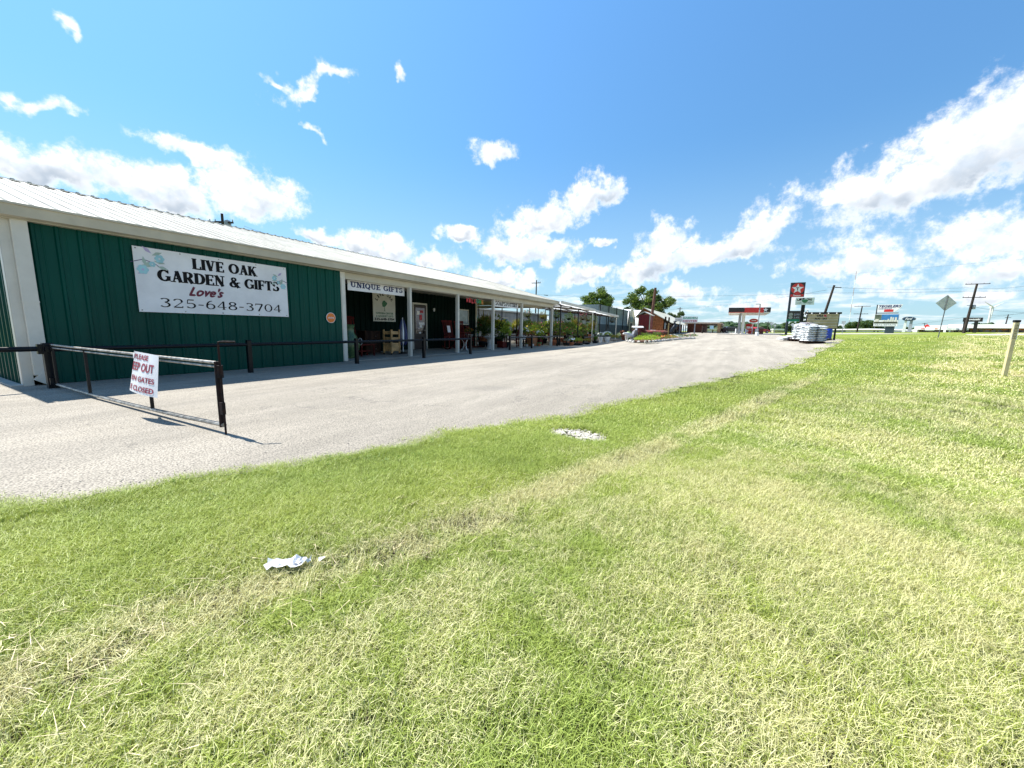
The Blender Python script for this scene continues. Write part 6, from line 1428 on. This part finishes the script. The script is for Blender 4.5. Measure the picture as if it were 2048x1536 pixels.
M_wire = mat('wire', (.03, .03, .03), .5)
def wire(label, pts, r=.012, sag=.6, thick=None):
    a = [at(*p) for p in pts]; t = thing('power_line', label, 'power line', a[0]); P = []
    for i in range(len(a)-1):
        for k in range(10): u = k/10; q = a[i].lerp(a[i+1], u); q.z -= sag*4*u*(1-u)*(1 if i % 2 == 0 else 1); P.append(q)
    P.append(a[-1]); MB().tube(P, r, 4).build('wire', M_wire, t, world=True)
    if thick: q0, q1 = at(*thick[0]), at(*thick[1]); MB().tube([q0, q1], .07, 6).build('splice_box', M_blackpl, t, world=True)
wire('upper power line from the leaning pole to the right edge', [(1655, 574, 55), (1935, 570+5, 78), (2060, 571, 60)], .016, .35, ((1671, 574.6, 56), (1682, 575.2, 57)))
wire('lower power line crossing behind the star sign', [(1405, 592, 90), (1650, 586, 80), (1950, 582, 80), (2060, 581, 80)], .018, .1)
wire('line running up to the leaning pole from the lower left', [(1300, 622, 110), (1480, 607, 90), (1653, 580, 56)], .018, .1)
wire('service line from the porch roof end to the trees', [(1075, 589, 82), (1225, 594, 95), (1405, 592, 90)], .016, .1, ((1088, 590, 83), (1096, 591, 83)))
wire('line dipping from the transformer pole to the right edge', [(1945, 613, 78), (2060, 625, 75)], .02, .3)
wire('thin wire over the dealer billboards to the navy pole', [(1800, 652, 120), (1944, 633, 80), (2060, 626, 80)], .018, .1)
wire('thin wire leaving the pole behind the shop roof', [(488, 452, 34), (560, 473, 42), (640, 492, 52)], .01, .1)
wire('high faint line in the upper right', [(1700, 548, 160), (2060, 517, 110)], .02, 0)
wire('lowest thin line over the dealership sign', [(1940, 640, 100), (2060, 624, 90)], .016, .1)

# ---------------------------------------------------------------- dealer signs and buildings
S = Spot('dealer_billboard', 'double billboard with a navy word over a picture panel on a thick post', 'billboard', 1776, 90, rz=R(-112))
M_pic = mat('picture_panel', (.03, .18, .42), .5, var=.1, scale=1); M_post_n = mat('post_navy', (.03, .05, .07), .5)
MB().box(S.x(1777)-.75, 0, -.3, S.x(1777)+.75, .9, S.z(652)).build('post', M_post_n, S.t)
MB().box(S.x(1744), .2, S.z(656), S.x(1746), .6, S.z(609)).build('side_post', M_fblack, S.t)
up_ = MB(); xs_ = [S.x(1747), S.x(1796), S.x(1793), S.x(1782), S.x(1747)]; zs_ = [S.z(609.5), S.z(609.5), S.z(616), S.z(624), S.z(624)]
up_.prism(list(zip(xs_, zs_))[::-1], -.1, .3, lambda u, v, tt: (u, tt, v)); up_ = up_.build('upper_board', M_white, S.t)
ltext('TEGELERS', up_, M_inkblue, S.x(1749), S.x(1794), S.z(615.4), S.z(610.4), -.11, 'sans', .25, .05); ltext('CHEVROLET', up_, M_inkblue, S.x(1749), S.x(1776), S.z(618.8), S.z(616.6), -.11, d=.03)
MB().box(S.x(1761), -.14, S.z(624), S.x(1779), -.105, S.z(619.2)).build('red_block', M_fred, up_)
S.box('ledge', M_fblack, S.x(1746), S.x(1790), 627, 625.6, -.05, .3)
pb = S.box('picture_board', M_white, S.x(1743.5), S.x(1792), 652.5, 628.5, -.15, .3)
MB().box(S.x(1758), -.17, S.z(640), S.x(1791.5), -.155, S.z(629)).build('picture_sky', M_pic, pb); MB().box(S.x(1744), -.17, S.z(640), S.x(1757.7), -.155, S.z(629)).build('picture_trees', mat('picture_olive', (.10, .13, .08), .5, var=.3, scale=1.5), pb)
MB().box(S.x(1744), -.17, S.z(647), S.x(1791), -.155, S.z(643.6)).build('picture_lawn', mat('picture_dark', (.05, .06, .03), .5, var=.4, scale=2), pb)
for k, (a, b, c) in enumerate(((1746, 1753, 638), (1776, 1779, 634), (1780, 1783, 635), (1785, 1789, 635), (1762, 1765, 640), (1767, 1769, 640), (1771, 1774, 638))): MB().box(S.x(a), -.185, S.z(643.4), S.x(b), -.172, S.z(c)).build('picture_house', M_cream, pb)
ltext('REAL ESTATE', pb, M_grey, S.x(1746), S.x(1789), S.z(651), S.z(648.3), -.155, d=.02)

S = Spot('oval_dealer_sign', 'dark blue oval car dealer sign on two pale legs', 'sign', 1813, 108, rz=R(-112))
cx, cz = 0, S.z(637.8); rx_, rz_ = S.x(1827)-S.x(1813), abs(S.z(633.5)-S.z(642))/2
for sc2, y, m_, nm in ((1, -.2, M_navy, 'oval'), (.93, -.24, M_white, 'oval_ring'), (.90, -.26, mat('oval_blue', (.012, .04, .09), .3), 'oval_face')):
    m = MB(); m.prism([(cx+rx_*sc2*math.cos(a), cz+rz_*(sc2 if sc2 == 1 else sc2-.04)*math.sin(a)) for a in np.linspace(0, 2*PI, 33)[:-1]], y, y+(.5 if sc2 == 1 else .02), lambda u, v, tt: (u, tt, v)); m.build(nm, m_, S.t)
ltext('Ford', S.t, M_white, -rx_*.52, rx_*.52, cz-rz_*.5, cz+rz_*.55, -.262, 'sans', .5, .03)
for a, w_, m_ in ((-.55, .45, M_white), (.55, .5, mat('leg_grey', (.35, .37, .42), .5))): m = MB(); m.prism([(a-w_*1.1, -.2), (a+w_*1.1-.3, -.2), (a+w_*.5, cz-rz_*.8), (a-w_*.5, cz-rz_*.8)], .0, .5, lambda u, v, tt: (u, tt, v)); m.build('leg', m_, S.t)

S = Spot('black_dealer_sign', 'wide black dealership sign with white italic word on two legs', 'sign', 1940, 84, rz=R(-112))
S.box('board', M_fblack, S.x(1920.5), S.x(1960), 643.5, 635.3, -.2, .3); ltext('Kawasaki', S.t, M_white, S.x(1927), S.x(1955), S.z(640.6), S.z(636.8), -.2, 'sans', .2, .06)
for a in (1926.5, 1948): MB().box(S.x(a)-.28, 0, -.3, S.x(a)+.28, .3, S.z(643)).build('leg', M_fblack, S.t)

M_wall = mat('tan_block', (.30, .22, .14), .8, var=.12, scale=1); M_metalw = mat('white_metal_roof', (.75, .75, .73), .45, var=.04); M_blue_w = mat('pale_blue_wall', (.45, .55, .62), .6, var=.05)
S = Spot('diamond_store', 'white fronted store with a red diamond and letters on the far side of the highway', 'store', 1866, 125, rz=R(-135))
S.box('wall', M_wall, S.x(1834), S.x(1899), 668, 655, 0, 14); S.box('facade', M_metalw, S.x(1832), S.x(1897), 659.5, 652.5, -1.5, 14)
m = MB(); m.prism([(S.x(1840), S.z(652.6)), (S.x(1890), S.z(652.6)), (S.x(1866), S.z(650.5))], -1.4, 10, lambda u, v, tt: (u, tt, v)); m.build('gable', M_metalw, S.t)
d_ = S.mx*8; m = MB(); m.prism([(S.x(1858)-d_*.75, S.z(652.5)), (S.x(1858), S.z(652.5)-d_*.62), (S.x(1858)+d_*.75, S.z(652.5)), (S.x(1858), S.z(652.5)+d_*.62)], -1.75, -1.6, lambda u, v, tt: (u, tt, v)); m.build('red_diamond', M_fred, S.t)
ltext('FAMILY', S.t, M_red, S.x(1846), S.x(1856), S.z(658.6), S.z(656.2), -1.52, d=.04); ltext('DOLLAR', S.t, mat('orange_letters', (.6, .2, .08), .5), S.x(1862), S.x(1888), S.z(658.6), S.z(655.8), -1.52, d=.04) if 0 else ltext('CENTER', S.t, mat('orange_letters', (.6, .2, .08), .5), S.x(1862), S.x(1880), S.z(658.6), S.z(655.8), -1.52, d=.04)
for a in (1834, 1896): S.box('pillar', M_metalw, S.x(a)-.6, S.x(a)+.6, 668, 659, -1.5, -.5)
for a in (1842, 1850, 1866, 1874, 1884): S.box('window', M_glass, S.x(a), S.x(a+6), 666, 661, -.04, -.01)
S = Spot('dealership', 'long low dealership with a wide white roof band and tan wall', 'building', 1975, 118, rz=R(-135))
S.box('wall', M_wall, S.x(1899), S.x(2110), 668, 656, 0, 16); S.box('roof_band', M_metalw, S.x(1898), S.x(2115), 656.5, 649, -2.2, 18)
for k in range(14): a = 1904+13*k; S.box('window', M_glass, S.x(a), S.x(a+8), 665, 659.5, -.05, -.01)
for k in range(6): a = 1912+30*k; S.box('awning_panel', mat('awning_rust', (.38, .13, .05), .6), S.x(a), S.x(a+12), 660, 658, -.6, -.06)
S = Spot('white_warehouse', 'long white metal warehouse beyond the grass with a pale blue end', 'building', 1715, 135, rz=R(-135))
S.box('wall', M_metalw, S.x(1690), S.x(1762), 669, 659, 0, 20); S.box('blue_wall', M_blue_w, S.x(1655), S.x(1690), 669, 661, 1, 20)
m = MB(); m.prism([(S.x(1654), S.z(661)), (S.x(1763), S.z(659)), (S.x(1740), S.z(657)), (S.x(1670), S.z(658.5))][::1], -1, 20, lambda u, v, tt: (u, tt, v)); m.build('roof', M_metalw, S.t)
for a in (1745, 1752): S.box('window', M_glass, S.x(a), S.x(a+2.4), 663.5, 661, -.08, -.01)
S = Spot('long_white_wall', 'long low white building behind the far end of the lot', 'building', 1430, 110)
S.box('wall', M_metalw, S.x(1372), S.x(1470), 668, 658.5, 0, 12)
for k in range(10): S.box('wall_rib', M_trim, S.x(1376+9.5*k), S.x(1376+9.5*k)+.12, 667, 658.8, -.06, -.005)
S.box('roof', M_metalw, S.x(1368), S.x(1474), 658.8, 657.6, -.8, 13)
S = Spot('pale_store', 'small pale store right of the fuel crates under the wooded hill', 'building', 1556, 120)
S.box('wall', M_trim, S.x(1546), S.x(1566), 668, 660, 0, 8); S.box('roof', M_metalw, S.x(1545), S.x(1567), 660.5, 657.5, -.8, 9)
S = Spot('grey_house', 'grey gabled house roofs under the wooded hill', 'house', 1445, 160)
for k, (a, b, m_) in enumerate(((1428, 1444, M_trim), (1440, 1452, M_grey), (1452, 1466, mat('slate_blue', (.10, .14, .20), .7)))):
    S.box('wall', m_, S.x(a), S.x(b), 664, 656, k*3, k*3+6)
    m = MB(); m.prism([(S.x(a)-.4, S.z(656)), (S.x(b)+.4, S.z(656)), (S.x((a+b)/2), S.z(652.5-k*.6))], k*3-.2, k*3+6.2, lambda u, v, tt: (u, tt, v)); m.build('roof', mat('house_roof_%s' % 'abc'[k], ((.40, .36, .28), (.2, .2, .22), (.08, .11, .16))[k], .8), S.t)
S = Spot('blue_signboard', 'small pale blue square sign left of the fuel canopy', 'sign', 1422, 105); S.box('board', mat('pale_blue_print', (.35, .55, .65), .5), S.x(1418.5), S.x(1426), 658, 651); S.box('post', M_grey, S.x(1421.8), S.x(1422.4), 667, 658, .1, .2)
for i, (px, py, w, lb, sh) in enumerate(((1541.5, 647, 3.2, 'pale rectangular road sign back, left of a pair by the fuel station', 0), (1548, 651, 2.4, 'smaller pale road sign back, right of a pair by the fuel station', 0), (1583, 649.5, 4.6, 'pale diamond road sign seen between the price sign posts', 1), (1684, 645, 4, 'grey square road sign right of the letter board', 0), (1602, 648, 5, 'grey rectangular sign back above the pinkish mulch bag', 0))):
    S = Spot('road_sign', lb, 'road sign', px, 85 if i != 4 else 42); z = S.z(py); q = S.mx*w
    if sh: MB().prism([(-q, 0), (0, -q), (q, 0), (0, q)], 0, .03, lambda u, v, tt: (u, tt, z+v)).build('plate', M_alu, S.t)
    else: MB().box(-q, 0, z-q*.9, q, .03, z+q*.9).build('plate', M_alu, S.t)
    MB().box(-.05, .04, 0, .05, .1, z).build('post', M_grey, S.t)
# parked vehicles
def car(label, px, D, m_, rz, kind='car', L=4.5, group='vehicles parked at the dealership'):
    S = Spot('parked_car' if kind == 'car' else 'pickup_truck', label, 'car' if kind == 'car' else 'pickup', px, D, rz=rz, group=group); t = S.t
    if kind == 'car': pr = [(-2.2, .35), (-2.25, .75), (-1.9, .95), (-1.5, 1.0), (1.0, .98), (1.9, .85), (2.2, .7), (2.2, .35)]; cb = [(-1.6, .98), (-1.1, 1.42), (.3, 1.45), (1.1, .98)]
    else: pr = [(-2.7, .5), (-2.7, 1.15), (.0, 1.15), (1.6, 1.15), (2.6, 1.05), (2.7, .5)]; cb = [(-.5, 1.14), (-.4, 1.75), (.9, 1.78), (1.5, 1.14)]
    MB().prism(pr, -.88, .88, lambda u, v, tt: (u, tt, v)).build('body', m_, t, bevel=.05)
    MB().prism(cb, -.74, .74, lambda u, v, tt: (u, tt, v)).build('cabin', m_, t, bevel=.04)
    g = [(u*.93+(.0), v-.04 if v > 1.2 else v+.06) for u, v in cb]; MB().prism(g, -.755, .755, lambda u, v, tt: (u, tt, v)).build('side_window', M_glass, t)
    for x in (-1.4, 1.4) if kind == 'car' else (-1.7, 1.75):
        for y in (-.82, .82):
            w = MB().tube([(x, y-.11, .34), (x, y+.11, .34)], .34, 16).build('wheel', M_blackpl, t); MB().tube([(x, y-.12, .34), (x, y+.12, .34)], .18, 10).build('rim', M_ins, w)
    MB().box(pr[-1][0]-.02, -.7, .62, pr[-1][0]+.03, -.45, .75).build('headlight', M_bulb, t); MB().box(pr[-1][0]-.02, .45, .62, pr[-1][0]+.03, .7, .75).build('headlight', M_bulb, t)
M_cw, M_cb, M_cr = mat('car_white', (.75, .75, .75), .25), mat('car_black', (.02, .02, .025), .2), mat('car_red', (.35, .02, .02), .25)
car('white pickup parked left of the black dealership sign', 1903, 98, M_cw, -.4, 'pickup'); car('white pickup parked behind the black sign legs', 1921, 100, M_cw, -.5, 'pickup'); car('white car in front of the red diamond store', 1858, 108, M_cw, -.3)
car('black car at the left end of the fuel station', 1463, 85, M_cb, -1.2, group='cars at the fuel station'); car('dark red car behind the crates at the fuel station', 1517, 90, M_cr, -.9, group='cars at the fuel station')
car('white car at the far right end of the dealership', 2006, 125, M_cw, -.6)

# ---------------------------------------------------------------- mast and wind turbine
p = at(1696, 660, 320); t = thing('radio_mast', 'very thin red and white radio mast on the horizon', 'mast', (p.x, p.y, 0)); H = at(1700, 545, 320).z
for k in range(8): MB().tube([(0, 0, H*k/8), (0, 0, H*(k+1)/8)], .2, 4).build('mast_section', mat('mast_pink', (.40, .30, .30), .6) if k % 2 else M_metalw, t)
p = at(1975, 655, 900); t = thing('wind_turbine', 'white three bladed wind turbine on the horizon', 'wind turbine', (p.x, p.y, 0)); hub = at(1981.5, 616, 900); H = hub.z
MB().tube([(0, 0, 0), (0, 0, H)], [2.4, 1.6], 12).build('tower', M_metalw, t, smooth=True); MB().tube([(-5, 0, H+1), (5, 0, H+1)], 2, 10).build('nacelle', M_metalw, t)
BD = Vector((RT.x, RT.y, 0)).normalized()
for i, a in enumerate((R(28), R(152), R(268))):
    d = BD*math.cos(a)+Vector((0, 0, 1))*math.sin(a); o0 = Vector((0, 0, H+1))-Vector((FW.x, FW.y, 0)).normalized()*4
    b = MB(); b.tube([o0, o0+d*6, o0+d*26], [1.0, 1.4, .25], 6); b.build('blade', M_metalw, t)

# ---------------------------------------------------------------- trees
M_bark = mat('bark', (.07, .05, .035), .9, var=.3, scale=6, bump=.5)
M_lt = leafmat('oak_leaf', (.030, .075, .012), (.10, .16, .03), .3); M_lt2 = leafmat('oak_leaf_dark', (.018, .05, .012), (.05, .10, .022), .25)
def tree(label, loc, H, rx, rz_, seed, trunk=.3, nclump=46, leaves=210, ls=.3, m_=None, low=.35, group=None, name='oak_tree', offs=None):
    r = np.random.default_rng(seed); t = thing(name, label, 'tree', loc, 0, group); m_ = m_ or M_lt
    cz = H-rz_; cl = []
    offs = offs or [(0, 0, 0, 1)]
    for k in range(nclump):
        d = r.normal(size=3); d /= np.linalg.norm(d); q = r.uniform(.35, 1)**.7; o_ = offs[k % len(offs)]
        lump = 1+.28*math.sin(2.7*d[0]+seed)*math.cos(3.1*d[1]-seed)
        cl.append((np.array([o_[0]+d[0]*rx*q*lump*o_[3], o_[1]+d[1]*rx*q*lump*o_[3], max(H*low*.8, o_[2]+cz+d[2]*rz_*q*lump*o_[3])]), r.uniform(.55, 1.15)*rx*.27))
    tr = MB(); tr.tube([(0, 0, -.3), (.06*H*.1, 0, H*.25), (0, .03*H, H*low+.2)], [trunk, trunk*.75, trunk*.6], 9)
    for c, q in cl[::3]: mid_ = Vector((c[0]*.4, c[1]*.4, H*low+(c[2]-H*low)*.45)); tr.tube([(0, 0, H*low*.8), mid_, tuple(c)], [trunk*.42, trunk*.25, trunk*.08], 5)
    tr.build('trunk', M_bark, t, smooth=True)
    m = MB()
    for c, q in cl:
        for j in range(leaves):
            d = r.normal(size=3); d /= np.linalg.norm(d); d[2] *= .75; p = c+d*q*r.uniform(.45, 1.15)
            a = r.normal(size=3); a[2] *= .6; a /= np.linalg.norm(a); b = np.cross(a, d); b /= np.linalg.norm(b)+1e-6; l = ls*r.uniform(.5, 1.3)
            m.add([p-a*l*.5, p+b*l*.3, p+a*l*.5, p-b*l*.3], [(0, 1, 2, 3)])
    m.build('crown', m_, t); return t
def treeat(label, px, D, py_top, py_low, pxw, seed, **kw):
    p = at(px, 665, D); g_ = gz(p.x, p.y); H = at(px, py_top, D).z-g_; bot = at(px, py_low, D).z-g_
    return tree(label, (p.x, p.y, g_), H, pxw/2*D/F*.93, max((H-bot)/2, 1), seed, **kw)
treeat('bright green oak rising behind the shade awnings', 1192, 78, 580, 628, 68, 1, trunk=.4, ls=.42, nclump=50)
treeat('large spreading oak behind the red shed and brown pole', 1293, 88, 578, 648, 88, 2, trunk=.5, ls=.46, nclump=70, leaves=240, m_=M_lt)
treeat('small dark tree to the right of the large oak', 1345, 95, 622, 655, 40, 3, trunk=.25, ls=.34, nclump=30, m_=M_lt2)
treeat('low dark tree between the large oak and the small one', 1322, 92, 628, 655, 40, 4, trunk=.25, ls=.34, nclump=30, m_=M_lt2)
treeat('dark oak seen between the price sign posts', 1582, 120, 641, 664, 34, 5, trunk=.3, ls=.45, nclump=26, m_=M_lt2)
treeat('green tree left of the letter board arrow', 1602, 110, 634, 662, 20, 6, trunk=.3, ls=.45, nclump=20, m_=M_lt2)
treeat('wide olive tree behind the white warehouse, left half', 1708, 190, 643, 662, 44, 7, trunk=.3, ls=.7, nclump=34, m_=M_lt2)
treeat('wide olive tree behind the white warehouse, right half', 1738, 195, 641, 663, 46, 8, trunk=.3, ls=.7, nclump=34, m_=M_lt2)
treeat('round green tree between the oval sign and the diamond store', 1824, 170, 655, 668, 30, 9, trunk=.3, ls=.6, nclump=22, m_=M_lt2)
treeat('small tree behind the billboard post', 1672, 150, 650, 662, 20, 10, trunk=.3, ls=.5, nclump=16, m_=M_lt2)
# wooded hills far off
def hills(name, label, px0, px1, D, tops, n, seed, r_=7):
    r = np.random.default_rng(seed); m = MB()
    for k in range(n):
        u = r.uniform(); px = px0+(px1-px0)*u; dd = D*r.uniform(.92, 1.12); top = np.interp(px, [a for a, b in tops], [b for a, b in tops]); v = r.uniform()**.8
        py = top+(664-top)*(1-v)*1.0; p = at(px, py, dd); m.blob((p.x, p.y, p.z-r_*.8), (r_*r.uniform(.7, 1.4), r_*r.uniform(.7, 1.4), r_*r.uniform(.6, 1.0)), k, .35, (8, 6), 2.2)
    o = m.build(name, M_hill, None, smooth=False); setp(o, label, None, None, 'stuff')
M_hill = mat('wooded_hill', (.022, .055, .022), .95, var=.3, scale=.06, bump=.8, bscale=.9, col2=(.045, .085, .03))
hills('wooded_hill', 'dark green wooded hill behind the fuel station', 1385, 1622, 560, [(1385, 658), (1400, 651), (1415, 646), (1450, 645.5), (1480, 644), (1512, 647), (1530, 646), (1560, 649), (1600, 649), (1622, 652)], 900, 1)
hills('wooded_hill', 'low dark wood line behind the highway stores', 1640, 1850, 600, [(1640, 655), (1700, 660), (1790, 660), (1850, 664)], 260, 2, 5)
hills('wooded_hill', 'dark hill top over the dealership roof', 1920, 2005, 800, [(1920, 655), (1950, 646), (1968, 645), (1985, 646), (2005, 654)], 150, 3, 7)

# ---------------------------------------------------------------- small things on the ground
t = thing('paper_scrap', 'crumpled white paper trash lying in the foreground grass', 'litter', (1.05, 1.93, .045)); t.scale = (.55, .55, .5)
r = np.random.default_rng(4); m = MB(); nu, nv = 9, 4
for (cx, cy, L, W_, a) in ((0, 0, .17, .06, -.9), (.10, -.10, .08, .035, -.7)):
    vs = []
    for i in range(nu):
        for j in range(nv): u, v = -1+2*i/(nu-1), -1+2*j/(nv-1); x, y = u*L*(1+.15*r.normal()*.5), v*W_*(1+.3*r.normal()*.5); vs.append((cx+x*math.cos(a)-y*math.sin(a), cy+x*math.sin(a)+y*math.cos(a), .03+.018*r.normal()))
    m.add(vs, [(i*nv+j, (i+1)*nv+j, (i+1)*nv+j+1, i*nv+j+1) for i in range(nu-1) for j in range(nv-1)])
m.build('sheet', M_white, t)
t = thing('paper_scrap', 'tiny white paper fragment right of the larger scrap', 'litter', (1.17, 1.80, .045)); t.scale = (.4,)*3; m = MB(); m.add([(-.05, -.02, .03), (.04, -.03, .05), (.06, .02, .03), (-.02, .03, .055)], [(0, 1, 2, 3)]); m.build('sheet', M_white, t)
# exposed rubble by the kerb
m = MB(); r = np.random.default_rng(9)
for k in range(420):
    x, y = 4.47+r.normal()*.13, 1.55+r.uniform(-1, 1)*.38; m.blob((x, y, gz(x, y)+.005), (r.uniform(.008, .03), r.uniform(.008, .03), r.uniform(.005, .014)), k, .25, (6, 4))
o = m.build('rubble', mat('pale_rubble', (.50, .46, .38), .9, var=.15)); setp(o, 'patch of pale broken stone where grass meets the lot', None, None, 'stuff')
